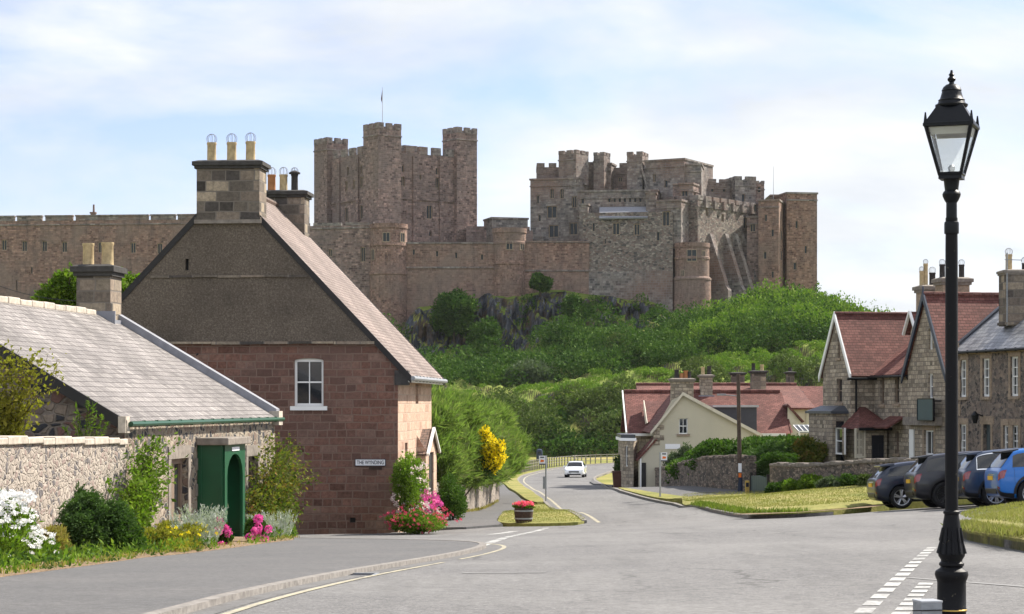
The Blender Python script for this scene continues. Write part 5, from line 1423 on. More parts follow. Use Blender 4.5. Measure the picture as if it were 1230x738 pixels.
# ------------------------------------------------------------------ rubble cottage with slate roof and green porch
def cottage():
    O = CO; d = CD; n = CN; L = 13.7; Wd = 9.4; g = (-d[0], -d[1]); mn = (-n[0], -n[1])
    z0 = gz(*O) - 1.4; ze = ZC - .43; zr = ZC + 2.33; mid = Wd / 2; slope = (zr - ze) / mid
    root = thing('stone_cottage', 'low rubble cottage with pale slate roof, green gutter and two pot chimney behind flowers', 'cottage', (O[0], O[1], gz(*O)))
    def sx(p): return s_at(O, d, p)
    def zz(p, q): return z_at(O, d, sx(p), q)
    w1 = (sx(205), sx(225.5), zz(215, 628), zz(215, 551)); w2 = (sx(297.5), sx(309), zz(303, 610), zz(303, 548))
    mb = MB(); mb.panel(O, d, n, [(0, z0), (L, z0), (L, ze + .05), (0, ze + .05)], [w1, w2], .22)
    far = vadd(O, d, L)
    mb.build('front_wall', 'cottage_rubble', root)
    mb = MB(); mb.panel(O, mn, g, [(0, z0), (Wd, z0), (Wd, ze), (mid, zr), (0, ze)], (), .1)
    mb.panel(far, mn, d, [(0, z0), (Wd, z0), (Wd, ze), (mid, zr), (0, ze)], (), .1)
    mb.panel(vadd(O, mn, Wd), d, mn, [(0, z0), (L, z0), (L, ze), (0, ze)], (), .1)
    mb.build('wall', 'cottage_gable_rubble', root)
    def rp(t, s, z): return wpt(O, d, mn, s, t, z)
    eo = .09; up = .12; ez = ze - eo * slope
    roof_slope(root, 'pale_slate', rp(mid, -.2, zr + up), rp(mid, L - .15, zr + up), rp(-eo, L - .15, ez + up), rp(-eo, -.2, ez + up), .09)
    roof_slope(root, 'pale_slate', rp(mid, -.2, zr + up), rp(mid, L - .15, zr + up), rp(Wd + eo, L - .15, ez + up), rp(Wd + eo, -.2, ez + up), .09)
    # ridge stones, rough and pale
    rs = MB(); k = 15
    for i in range(k):
        a = -.2 + (L - 1.2) * i / k; b = -.2 + (L - 1.2) * (i + .97) / k; h = .05 * math.sin(i * 2.1)
        rs.obox(O, d, a, b, mn, mid - .16, mid + .16, zr + up - .10, zr + up + .07 + h * .3)
    rs.build('ridge', 'pale_slab', root, bevel=.03)
    # dark verge board, near end; raised stone skew, far end
    vb = MB()
    q = [rp(mid, -.26, zr + up + .02), rp(-eo - .02, -.26, ez + up + .02), rp(-eo - .02, -.26, ez + up - .24), rp(mid, -.26, zr + up - .24)]
    q2 = [(p[0] + d[0] * .07, p[1] + d[1] * .07, p[2]) for p in q]
    vb.add(q + q2, [(0, 1, 2, 3), (7, 6, 5, 4), (0, 4, 5, 1), (1, 5, 6, 2), (2, 6, 7, 3), (3, 7, 4, 0)]); vb.build('bargeboard', 'dark_timber', root)
    sk = MB()
    for t1 in (-eo, Wd + eo):
        lo = [rp(mid, L - .22, zr + up - .1), rp(t1, L - .22, ez + up - .1), rp(t1, L + .16, ez + up - .1), rp(mid, L + .16, zr + up - .1)]
        hi = [(x, y, z + .32) for x, y, z in lo]
        sk.add(lo + hi, [(0, 1, 2, 3), (7, 6, 5, 4), (0, 4, 5, 1), (1, 5, 6, 2), (2, 6, 7, 3), (3, 7, 4, 0)])
    sk.build('skew', 'lead', root)
    kn = MB(); kn.obox(O, d, L - .25, L + .2, n, -.1, eo + .08, ez - .1, ez + up + .16); kn.obox(O, d, -.3, .0, n, -.05, eo + .02, ez - .12, ez + up + .1); kn.build('kneeler', 'pale_slab', root)
    gutter(root, rp(-eo - .07, -.1, ez + .06), rp(-eo - .07, L + .3, ez + .06), 'gutter_green', .055)
    # windows: two lights and stone surrounds
    for h, cols in ((w1, 2), (w2, 2)):
        sash(root, O, d, n, h, cols, 1, 'brown_frame', .16, .13, .22, sill='slab_stone', surround='slab_stone', sw=.22, glass='window_glass')
    # quoins beside the porch
    qn = MB()
    for i in range(9):
        a = sx(226.5) + .75; z = ze - .55 - i * .30; w_ = .62 if i % 2 else .38
        qn.obox(O, d, sx(243) - w_ - .02, sx(243) - .02, n, -.03, .022, z - .275, z)
    qn.build('quoins', 'slab_stone', root)
    # green arched porch
    a, b = sx(246.5), sx(282); dep = .62
    a = sx(247) ; pz0 = zz(262, 653.5); pz1 = zz(262, 533)
    F_ = vadd(O, n, dep)
    b = s_at(F_, d, 293.0); a = s_at(F_, d, 268.5)
    pm = MB(); pm.obox(O, d, a - .03, a + .03, n, 0, dep, pz0 + .05, pz1); pm.obox(O, d, b - .04, b + .02, n, 0, dep, pz0 + .05, pz1)
    pm.obox(O, d, a - .05, a - .03, n, .03, .10, pz0 + .05, pz1); pm.obox(O, d, a - .05, a - .03, n, dep - .10, dep - .03, pz0 + .05, pz1)
    po = pm.build('porch', 'green_paint', root)
    fa = MB(); wv = b - a
    fa.panel(F_, d, n, [(a, pz0), (b, pz0), (b, pz1), (a, pz1)], [(a + wv * .12, b - wv * .12, pz0 + .02, pz1 - .22, wv * .26)], .07, .03); fa.build('arch', 'green_paint', po)
    bk = MB(); bk.obox(O, d, a + .04, b - .05, n, -.02, .03, pz0, pz1); bk.obox(O, d, a + wv * .3, b - wv * .12, n, .035, .05, pz0 + .2, pz0 + 1.0); bk.obox(O, d, a + wv * .3, b - wv * .12, n, .035, .05, pz0 + 1.2, pz1 - .5); bk.build('door', 'green_paint', po)
    rf = MB(); rf.obox(O, d, a - .16, b + .1, n, 0, dep + .16, pz1, pz1 + .17); rf.build('porch_roof', 'slab_stone', po, bevel=.02)
    ba = MB(); ba.obox(O, d, b - .06, b + .04, n, 0, dep + .05, pz0, pz0 + .32); ba.build('plinth', 'green_paint', po)
    pl = MB(); pl.obox(F_, d, (a + b) / 2 - .35, (a + b) / 2 + .35, n, .035, .05, pz1 - .15, pz1 - .06); pl.build('name_plate', 'sign_white', po)
    stp = MB(); stp.obox(O, d, a - .1, b + .3, n, .0, dep + .5, pz0 - .35, pz0 + .04); stp.build('step', 'pale_slab', po)
    # chimney on the far gable
    Yc = 56.7; zf = lambda q: ZC + (HY - q) / F * Yc
    c = at_depth(119.0, Yc); S = Yc / F
    st = chimney(root, c, (-n[0] * -1, -n[1] * -1), 42 * S, 1.0, zf(392), zf(333), [(-.30, 'clay_pot', .62, .155), (.24, 'clay_pot', .64, .165)], cap='dark_slab', cap_h=.32, cap_out=.13, wires=False)
    fl = MB(); fl.obox(c, n, -.52, .62, d, -.56, -.5, zf(392) - .1, zf(375)); fl.obox(c, n, -.56, .56, d, -.58, .58, zf(398), zf(385)); fl.build('flashing', 'lead', st)
cottage()

def garden_wall():
    a = CO; dn = (-CD[0], -CD[1]); L = 22.0; o = CN
    root = thing('garden_wall', 'long rubble garden wall with flat coping running from the cottage corner to the left edge', 'wall', (a[0], a[1], gz(*a)))
    mb = MB(); k = 22
    tops = lambda s: ZC - .826 + .137 * min(1.0, s / 7.0) + .018 * max(0, s - 7)
    for i in range(k):
        s0 = L * i / k; s1 = L * (i + 1) / k
        p = []
        for z_ in ('b', 't'):
            for s_, oo in ((s0, -.38), (s1, -.38), (s1, .02), (s0, .02)):
                q = wpt(a, dn, o, s_, oo, 0); p.append((q[0], q[1], gz(q[0], q[1]) - .6 if z_ == 'b' else tops(s_)))
        mb.add(p, [(3, 2, 1, 0), (4, 5, 6, 7), (0, 1, 5, 4), (1, 2, 6, 5), (2, 3, 7, 6), (3, 0, 4, 7)])
    me = mb; w = MB()
    # one continuous face: outer sheet without inner joints
    w.panel(vadd(a, o, .02), dn, o, [(0, gz(*a) - .6)] + [(L * i / k, gz(*wpt(a, dn, o, L * i / k, 0, 0)[:2]) - .6) for i in range(1, k + 1)] + [(L * i / k, tops(L * i / k)) for i in range(k, -1, -1)], (), .1)
    w.panel(vadd(a, o, -.38), dn, (-o[0], -o[1]), [(0, gz(*a) - .6)] + [(L * i / k, gz(*wpt(a, dn, o, L * i / k, 0, 0)[:2]) - .6) for i in range(1, k + 1)] + [(L * i / k, tops(L * i / k)) for i in range(k, -1, -1)], (), .1)
    w.build('wall_face', 'garden_rubble', root)
    c = MB(); s = 0.0; i = 0
    while s < L:
        l_ = .55 + .5 * ((i * 37 % 11) / 11); z = tops(s) ; hh = .10 + .02 * ((i * 7) % 3)
        c.obox(a, dn, s + .008, min(L, s + l_), o, -.44, .075, z - .01 + .012 * ((i * 5) % 3 - 1), z + hh); s += l_; i += 1
    c.build('coping', 'pale_slab', root, bevel=.02)
garden_wall()

def hedge_wall():
    d = unit(.08, 1.0); n = (d[1], -d[0]); RC = at_depth(478, 64.0); A = vadd(RC, d, 8.9); L = 27.5
    root = thing('roadside_wall', 'rough buttery stone wall under the feathery shrubs beyond the corner house', 'wall', (A[0], A[1], gz(*A)))
    mb = MB(); k = 14
    bot = [(L * i / k, gz(*wpt(A, d, n, L * i / k, 0, 0)[:2]) - .4) for i in range(k + 1)]; top = [(L * i / k, gz(*wpt(A, d, n, L * i / k, 0, 0)[:2]) + 1.28 + .05 * math.sin(i * 1.9)) for i in range(k, -1, -1)]
    mb.panel(A, d, n, bot + top, (), .1); mb.panel(vadd(A, n, -.45), d, (-n[0], -n[1]), bot + top, (), .1)
    E = vadd(A, d, L); mb.panel(E, (-n[0], -n[1]), d, [(0, bot[-1][1]), (.45, bot[-1][1]), (.45, top[0][1]), (0, top[0][1])], (), .1)
    cap = [(*wpt(A, d, n, t[0], 0, 0)[:2], t[1]) for t in top] + [(*wpt(A, d, n, t[0], -.45, 0)[:2], t[1]) for t in top[::-1]]
    for i in range(k):
        mb.add([cap[i], cap[i + 1], cap[len(cap) - 2 - i], cap[len(cap) - 1 - i]], [(0, 1, 2, 3)])
    mb.build('wall_face', 'garden_rubble', root)
hedge_wall()

# ------------------------------------------------------------------ right: rubble terrace, gabled stone house
DR = unit(-.2, 1.0); NR = (-DR[1], DR[0]); BR = (-NR[0], -NR[1])   # along the fronts, out to the street, back
TO = (20.2, 82.0)
def terrace():
    O = vadd(TO, DR, -9.0); d = DR; o = NR; L = s_at(O, d, 1148); zb = gz(*TO) - .6
    ze = ZC + 2.28; dep = 8.0; zr = ze + 3.3
    root = thing('terrace_house', 'dark rubble terrace house with slate roof and white sash windows at the right edge', 'house', (TO[0], TO[1], zb + .6))
    def hole(p0, p1, q0, q1):
        a = s_at(O, d, p1); b = s_at(O, d, p0); m_ = (a + b) / 2; return (a, b, z_at(O, d, m_, q1), z_at(O, d, m_, q0))
    W_ = [hole(1153, 1160.8, 432.5, 477), hole(1180.3, 1188.8, 430.8, 476.5), hole(1214, 1223.3, 428.5, 476), hole(1153, 1160.8, 510, 549), hole(1214, 1223.3, 511, 549)]
    # beyond the frame edge: one more bay
    W_ += [(a - 4.3, b - 4.3, z0, z1) for a, b, z0, z1 in (W_[1], W_[3])]
    dr = hole(1181, 1190, 510, 556); dr = (dr[0], dr[1], zb + .6, dr[3])
    mb = MB(); mb.panel(O, d, o, [(0, zb), (L, zb), (L, ze), (0, ze)], W_ + [dr], .2)
    E = vadd(O, d, L); mb.panel(E, BR, d, [(0, zb), (dep, zb), (dep, ze), (dep / 2, zr), (0, ze)], (), .1)
    mb.panel(O, BR, (-d[0], -d[1]), [(0, zb), (dep, zb), (dep, ze), (dep / 2, zr), (0, ze)], (), .1)
    mb.build('wall', 'terrace_rubble', root)
    for h in W_: sash(root, O, d, o, h, 2, 4, 'white_paint', .1, .07, .035, sill='tan_dressing', surround='tan_dressing', sw=.2)
    door(root, O, d, o, dr, 'door_grey', .15)
    sr = MB(); sr.obox(O, d, dr[0] - .2, dr[0], o, -.02, .02, dr[2], dr[3]); sr.obox(O, d, dr[1], dr[1] + .2, o, -.02, .02, dr[2], dr[3]); sr.obox(O, d, dr[0] - .3, dr[1] + .3, o, -.02, .025, dr[3], dr[3] + .35); sr.build('door_surround', 'tan_dressing', root)
    st = MB(); st.obox(O, d, 0, L, o, -.02, .05, ze - .22, ze - .01)
    for i in range(11):
        w_ = .5 if i % 2 else .3; st.obox(O, d, L - w_, L, o, -.02, .025, zb + .6 + i * .52, zb + 1.1 + i * .52)
    st.build('eaves_course', 'tan_dressing', root)
    rp = lambda s, t, z: wpt(O, d, BR, s, t, z)
    sl = (zr - ze) / (dep / 2); eo = .22; up = .1
    roof_slope(root, 'grey_slate', rp(0, dep / 2, zr + up), rp(L, dep / 2, zr + up), rp(L, -eo, ze - eo * sl + up), rp(0, -eo, ze - eo * sl + up), .08)
    roof_slope(root, 'grey_slate', rp(0, dep / 2, zr + up), rp(L, dep / 2, zr + up), rp(L, dep + eo, ze - eo * sl + up), rp(0, dep + eo, ze - eo * sl + up), .08)
    sk = MB(); lo = [rp(L - .1, dep / 2, zr + up - .05), rp(L - .1, -eo, ze - eo * sl + up - .05), rp(L + .22, -eo, ze - eo * sl + up - .05), rp(L + .22, dep / 2, zr + up - .05)]
    sk.add(lo + [(x, y, z + .16) for x, y, z in lo], [(0, 1, 2, 3), (7, 6, 5, 4), (0, 4, 5, 1), (1, 5, 6, 2), (2, 6, 7, 3), (3, 7, 4, 0)]); sk.build('skew', 'dark_lead', root)
    gutter(root, rp(0, -eo - .06, ze - eo * sl + .05), rp(L, -eo - .06, ze - eo * sl + .05), 'black_paint', .06)
    Yc = 85.6; zf = lambda q: ZC + (HY - q) / F * Yc; c = at_depth(1221, Yc)
    chimney(root, c, unit(1, .05), 1.2, 1.0, zf(392), zf(331), [(-.32, 'clay_pot', .66, .14), (.36, 'sooty_pot', .3, .14)], cap='slab_stone', cap_h=.22, cap_out=.08)
    ae = MB(); x, y, _ = wpt(c, (1, 0), (0, -1), -.52, .55, 0); ae.tube((x, y, zf(392)), (x, y, zf(305)), .03, .03, 6); ae.tube((x - .1, y, zf(313)), (x + .6, y - .1, zf(314)), .015, .015, 5)
    for i in range(5): ae.tube((x + .1 + .1 * i, y - .15, zf(313.5)), (x + .1 + .1 * i, y + .12, zf(313.5)), .008, .008, 4)
    ae.build('aerial', 'grey_metal', root)
    lm = MB(); a = s_at(O, d, 1181); z = z_at(O, d, a, 500); lm.tube(wpt(O, d, o, a, 0, z), wpt(O, d, o, a, .35, z + .1), .03, .03, 6); q = wpt(O, d, o, a, .36, z); lm.lathe((q[0], q[1], z - .3), [(.08, 0), (.15, .3), (.17, .33), (.04, .5)], 8); lm.build('wall_lamp', 'black_paint', root)
terrace()

def gabled_house():
    d = DR; o = NR; zb = gz(16.5, 92) - .9
    A = at_depth(1136.5, 89.55); A = vadd(A, o, .05)
    root = thing('gabled_stone_house', 'grey stone house with red tiled gables, a white edged wing and a dark edged gable', 'house', (A[0], A[1], zb + .9))
    S = 92 / F
    # dark-edged gable towards the street
    wg = s_at(A, d, 1090.5); ze = ZC + 1.66; zr = ZC + 4.72; dp = 9.0
    def hole(O, p0, p1, q0, q1):
        a = s_at(O, d, p1); b = s_at(O, d, p0); m_ = (a + b) / 2; return (a, b, z_at(O, d, m_, q1), z_at(O, d, m_, q0))
    g1 = [hole(A, 1115, 1120.5, 449, 480), hole(A, 1115.5, 1120, 395, 420), hole(A, 1110, 1121.5, 517, 547)]
    mb = MB(); mb.panel(A, d, o, [(0, zb), (wg, zb), (wg, ze), (wg / 2, zr), (0, ze)], g1, .18)
    mb.panel(A, BR, (-d[0], -d[1]), [(0, zb), (dp, zb), (dp, ze), (0, ze)], (), .1)
    mb.panel(vadd(A, d, wg), BR, d, [(0, zb), (dp, zb), (dp, ze), (0, ze)], (), .1)
    mb.build('gable_wall', 'grey_ashlar', root)
    sash(root, A, d, o, g1[0], 1, 2, sill='tan_dressing'); sash(root, A, d, o, g1[1], 1, 2); sash(root, A, d, o, g1[2], 2, 1, sill='tan_dressing', surround='tan_dressing')
    bay = MB(); b0 = s_at(A, d, 1132); b1 = s_at(A, d, 1093); zt_ = z_at(A, d, 2, 506)
    bay.obox(A, d, b0, b1, o, 0, .35, zt_ - .18, zt_ + .18); bay.build('bay_cornice', 'slab_stone', root)
    wd = MB(); h = hole(A, 1094, 1099, 516, 552); wd.obox(A, d, h[0], h[1], o, .02, .08, h[2] - .3, h[3]); wd.build('white_door', 'white_paint', root)
    mid = wg / 2; sl = (zr - ze) / mid; ov = .14; up = .1
    rp = lambda s, t, z: wpt(A, d, BR, s, t, z)
    for s1 in (-.35, wg + .35):
        zz_ = ze - .35 * sl
        roof_slope(root, 'red_tile', rp(mid, -ov, zr + up), rp(mid, dp + 6, zr + up), rp(s1, dp + 6, zz_ + up), rp(s1, -ov, zz_ + up), .1)
    ridge_tiles(root, rp(mid, -ov, zr + up), rp(mid, dp + 5, zr + up), 'red_tile', .11)
    vb = MB()
    for s1 in (-.4, wg + .4):
        zz_ = ze - .4 * sl
        q = [rp(mid, -ov - .04, zr + up + .14), rp(s1, -ov - .04, zz_ + up + .1), rp(s1, -ov - .04, zz_ + up - .26), rp(mid, -ov - .04, zr + up - .26)]
        q2 = [(p[0] + BR[0] * .07, p[1] + BR[1] * .07, p[2]) for p in q]
        vb.add(q + q2, [(0, 1, 2, 3), (7, 6, 5, 4), (0, 4, 5, 1), (1, 5, 6, 2), (2, 6, 7, 3), (3, 7, 4, 0)])
    vb.build('bargeboard', 'blue_dark', root)
    fi = MB(); p = rp(mid, -ov, zr + up); fi.tube((p[0], p[1], p[2] - .3), (p[0], p[1], p[2] + .35), .06, .03, 6); fi.build('finial', 'blue_dark', root)
    # recessed main front
    B0 = vadd(vadd(A, d, wg - .1), BR, .35); wl = s_at(B0, d, 1050.5)
    zem = ZC + 1.55; zrm = ZC + 4.15; dm = 7.5
    g2 = [hole(B0, 1057.5, 1062, 453, 486), hole(B0, 1074.5, 1080, 452, 485), hole(B0, 1075, 1079.5, 518, 545)]
    mb = MB(); mb.panel(B0, d, o, [(0, zb), (wl + .6, zb), (wl + .6, zem), (0, zem)], g2, .16)
    mb.build('front_wall', 'grey_ashlar', root)
    for h in g2: sash(root, B0, d, o, h, 1, 2, sill='tan_dressing', ft=.05, mat='brown_frame')
    rb = lambda s, t, z: wpt(B0, d, BR, s, t, z)
    slm = (zrm - zem) / (dm / 2)
    roof_slope(root, 'red_tile', rb(-1.0, dm / 2, zrm), rb(wl + 4.5, dm / 2, zrm), rb(wl + 4.5, -.3, zem - .3 * slm), rb(-.2, -.3, zem - .3 * slm), .1)
    roof_slope(root, 'red_tile', rb(-1.0, dm / 2, zrm), rb(wl + 4.5, dm / 2, zrm), rb(wl + 4.5, dm, zem), rb(-.2, dm, zem), .1)
    ridge_tiles(root, rb(-1, dm / 2, zrm + .02), rb(wl + 4, dm / 2, zrm + .02), 'red_tile', .1)
    gutter(root, rb(.2, -.36, zem - .3), rb(wl, -.36, zem - .3), 'black_paint', .06)
    x0 = wg - .0; downpipe(root, [rb(.35, -.3, zem - .35), rb(.25, -.08, zem - .7), rb(.25, -.08, zb)], 'black_paint', .06)
    # dormer with white gable
    sd = s_at(B0, d, 1081.5); zd0 = z_at(B0, d, sd, 421); zd1 = z_at(B0, d, sd, 398); zd2 = z_at(B0, d, sd, 377); hw = .62
    dm_ = MB(); D0 = vadd(B0, BR, .75)
    hd = (sd - hw * .55, sd + hw * .55, zd0 + .2, zd1 - .05)
    dm_.panel(D0, d, o, [(sd - hw, zd0), (sd + hw, zd0), (sd + hw, zd1), (sd, zd2), (sd - hw, zd1)], [hd], .1)
    dm_.panel(vadd(D0, d, sd - hw), BR, (-d[0], -d[1]), [(0, zd0), (1.9, zd1), (0, zd1)], (), .1); dm_.panel(vadd(D0, d, sd + hw), BR, d, [(0, zd0), (1.9, zd1), (0, zd1)], (), .1)
    do = dm_.build('dormer', 'cream_paint', root)
    sash(do, D0, d, o, hd, 2, 2, ft=.05)
    for s1 in (sd - hw - .15, sd + hw + .15):
        roof_slope(do, 'red_tile', wpt(D0, d, BR, sd, -.25, zd2 + .1), wpt(D0, d, BR, sd, 3.0, zd2 + .1), wpt(D0, d, BR, s1, 3.0, zd1 - .1), wpt(D0, d, BR, s1, -.25, zd1 - .1), .07, 'dormer_roof')
        k = MB(); k.tube(wpt(D0, d, BR, sd, -.3, zd2 + .1), wpt(D0, d, BR, s1, -.3, zd1 - .14), .08, .08, 4); k.build('bargeboard', 'white_paint', do)
    # projecting wing with white-edged gable
    Wn = at_depth(1021.5, 98.45); ww = s_at(Wn, d, 988.5)
    zew = ZC + 1.62; zrw = ZC + 4.24; dw = 6.5
    g3 = [hole(Wn, 1005, 1011.5, 455, 484), hole(Wn, 1006, 1009, 400, 430)]
    ww2 = MB(); ww2.panel(Wn, d, o, [(0, zb), (ww, zb), (ww, zew), (ww / 2, zrw), (0, zew)], g3, .16)
    ww2.panel(Wn, BR, (-d[0], -d[1]), [(0, zb), (dw, zb), (dw, zew), (0, zew)], (), .1); ww2.panel(vadd(Wn, d, ww), BR, d, [(0, zb), (dw, zb), (dw, zew), (0, zew)], (), .1)
    ww2.build('wing_wall', 'grey_ashlar', root)
    for h in g3: sash(root, Wn, d, o, h, 1, 2, sill='tan_dressing', ft=.05, mat='brown_frame')
    rw = lambda s, t, z: wpt(Wn, d, BR, s, t, z); mw = ww / 2; slw = (zrw - zew) / mw
    for s1 in (-.3, ww + .3):
        zz_ = zew - .3 * slw
        roof_slope(root, 'red_tile', rw(mw, -.1, zrw + .1), rw(mw, dw, zrw + .1), rw(s1, dw, zz_ + .1), rw(s1, -.1, zz_ + .1), .1)
        q = [rw(mw, -.14, zrw + .2), rw(s1, -.14, zz_ + .2), rw(s1, -.14, zz_ - .14), rw(mw, -.14, zrw - .14)]
        q2 = [(p[0] + BR[0] * .07, p[1] + BR[1] * .07, p[2]) for p in q]
        k = MB(); k.add(q + q2, [(0, 1, 2, 3), (7, 6, 5, 4), (0, 4, 5, 1), (1, 5, 6, 2), (2, 6, 7, 3), (3, 7, 4, 0)]); k.build('bargeboard', 'white_paint', root)
    ridge_tiles(root, rw(mw, -.1, zrw + .1), rw(mw, dw, zrw + .1), 'red_tile', .1)
    gutter(root, rw(-.36, -.3, zew - .45), rw(-.36, 1.3, zew - .45), 'black_paint', .06)
    downpipe(root, [rw(-.1, .25, zew - .5), rw(-.1, .25, zb)], 'black_paint', .05)
    # ground floor bay on the wing gable, with lead roof
    bz1 = z_at(Wn, d, ww / 2, 497); bz2 = z_at(Wn, d, ww / 2, 490); a, b = ww * .1, ww * .98
    bo = .75; by = MB()
    F1 = vadd(Wn, o, bo); hb = [hole(F1, 1001.5, 1011.5, 514, 546)]
    by.panel(F1, d, o, [(a, zb), (b, zb), (b, bz1), (a, bz1)], hb, .12); by.panel(vadd(Wn, d, a), o, (-d[0], -d[1]), [(0, zb), (bo, zb), (bo, bz1), (0, bz1)], [(.16, .58, zb + 1.6, bz1 - .35)], .1); by.panel(vadd(Wn, d, b), o, d, [(0, zb), (bo, zb), (bo, bz1), (0, bz1)], (), .1)
    bw = by.build('bay', 'grey_ashlar', root)
    sash(bw, F1, d, o, hb[0], 1, 2, ft=.06); g_ = MB(); g_.obox(vadd(Wn, d, a), o, .16, .58, (-d[0], -d[1]), -.09, -.06, zb + 1.6, bz1 - .35); g_.build('side_pane', 'window_glass', bw)
    lr = MB(); lr.obox(Wn, d, a - .15, b + .15, o, 0, bo + .15, bz1, bz1 + .12)
    lr.hexa([wpt(Wn, d, o, s_, t_, bz1 + .12) for s_, t_ in ((a - .12, 0), (a - .12, bo + .12), (b + .12, bo + .12), (b + .12, 0))] + [wpt(Wn, d, o, s_, t_, bz2 + .1) for s_, t_ in ((a + .4, 0), (a + .4, bo * .35), (b - .4, bo * .35), (b - .4, 0))]); lr.build('bay_roof', 'dark_lead', bw)
    # porch in the corner: lattice window, black door, hipped red roof
    pl = s_at(Wn, BR, 1024); P0 = vadd(Wn, (-d[0], -d[1]), 0.0)
    pe = z_at(Wn, BR, 1, 513.5); pr = z_at(Wn, BR, 1, 489); pw = 2.0; md = (-d[0], -d[1])
    Pq = vadd(Wn, BR, -.15); fr = vadd(Pq, md, pw)
    f0 = fr; L_ = s_at(f0, BR, 1065.5)
    def hb_(p0, p1, q0, q1):
        a_ = s_at(f0, BR, p0); b_ = s_at(f0, BR, p1); Y_ = f0[1] + BR[1] * (a_ + b_) / 2; return (a_, b_, ZC + (HY - q1) / F * Y_, ZC + (HY - q0) / F * Y_)
    dh = hb_(1047, 1062.5, 523, 556); dh = (dh[0], dh[1], zb + .2, dh[3]); wh = hb_(1028.5, 1037.5, 517.5, 548)
    pm = MB(); pm.panel(f0, BR, md, [(0, zb), (L_, zb), (L_, pe), (0, pe)], [dh, wh], .14)
    pm.panel(Pq, md, o, [(0, zb), (pw, zb), (pw, pe), (0, pe)], (), .1); pm.panel(vadd(Pq, BR, L_), md, BR, [(0, zb), (pw, zb), (pw, pe), (0, pe)], (), .1)
    po = pm.build('porch', 'grey_ashlar', root)
    door(po, f0, BR, md, dh, 'door_black', .1); sash(po, f0, BR, md, wh, 3, 3, 'cream_paint', .08, .08, .05, surround='cream_paint', sw=.08)
    rr = MB(); e = .3
    q = [wpt(Pq, BR, md, -e, pw + e, pe - .05), wpt(Pq, BR, md, L_ + e, pw + e, pe - .05), wpt(Pq, BR, md, L_ + e, -.2, pe - .05), wpt(Pq, BR, md, -e, -.2, pe - .05)]
    t_ = [wpt(Pq, BR, md, L_ * .5, .0, pr), wpt(Pq, BR, md, L_ * .75, .0, pr)]
    rr.add(q + t_, [(0, 1, 5, 4), (1, 2, 5), (2, 3, 4, 5), (3, 0, 4), (3, 2, 1, 0)]); rr.build('porch_roof', 'red_tile', po)
    ps = MB(); ps.obox(Pq, BR, -.3, L_ + .3, md, pw + .24, pw + .34, pe - .12, pe + .02); ps.build('gutter', 'black_paint', po)
    # small tiled hood and railings between porch and gable
    hd_ = MB(); s_ = s_at(B0, d, 1079); z = z_at(B0, d, s_, 515); hd_.slab([wpt(B0, d, o, s_ - .9, .02, z + .5), wpt(B0, d, o, s_ + .9, .02, z + .5), wpt(B0, d, o, s_ + .9, .9, z), wpt(B0, d, o, s_ - .9, .9, z)][::-1], .08); hd_.build('door_hood', 'red_tile', root)
    # chimneys behind the ridge
    for p0, p1, q0, q1, Yc, pots in ((1103.5, 1124, 362, 352, 99, [(-.28, 'clay_pot', .7, .11), (-.08, 'clay_pot', 1.05, .11), (.26, 'sooty_pot', .62, .15)]), (1126, 1162, 362, 343, 96, [(-.5, 'sooty_pot', .62, .13), (.45, 'sooty_pot', .62, .13), (-.1, 'clay_pot', .6, .12)])):
        zf = lambda q_: ZC + (HY - q_) / F * Yc; c = at_depth((p0 + p1) / 2, Yc)
        chimney(root, c, unit(1, .2), (p1 - p0) / F * Yc * .95, .9, zf(385), zf(q1), pots, mat='tan_dressing', cap='slab_stone', cap_h=.36, cap_out=.14)
    # hanging sign: dark teal board on the gable
    sg = MB(); a, b = s_at(A, d, 1133), s_at(A, d, 1114.5); z0_, z1_ = z_at(A, d, 1, 504.5), z_at(A, d, 1, 480)
    sg.obox(A, d, a, b, o, .42, .48, z0_, z1_)
    sb = thing('sign_board', 'dark teal sign board hung on the dark edged gable behind the lamp post', 'sign', wpt(A, d, o, (a + b) / 2, .45, z0_))
    sg.build('board', 'sign_teal', sb)
    fr = MB(); 
    for q in ((a - .05, a, z0_, z1_), (b, b + .05, z0_, z1_), (a, b, z0_ - .05, z0_), (a, b, z1_, z1_ + .05)): fr.obox(A, d, q[0], q[1], o, .40, .50, q[2], q[3])
    for q in (a + .2, b - .2): fr.obox(A, d, q - .03, q + .03, o, 0, .42, z1_ - .1, z1_ - .04)
    fr.build('frame', 'black_paint', sb)
gabled_house()

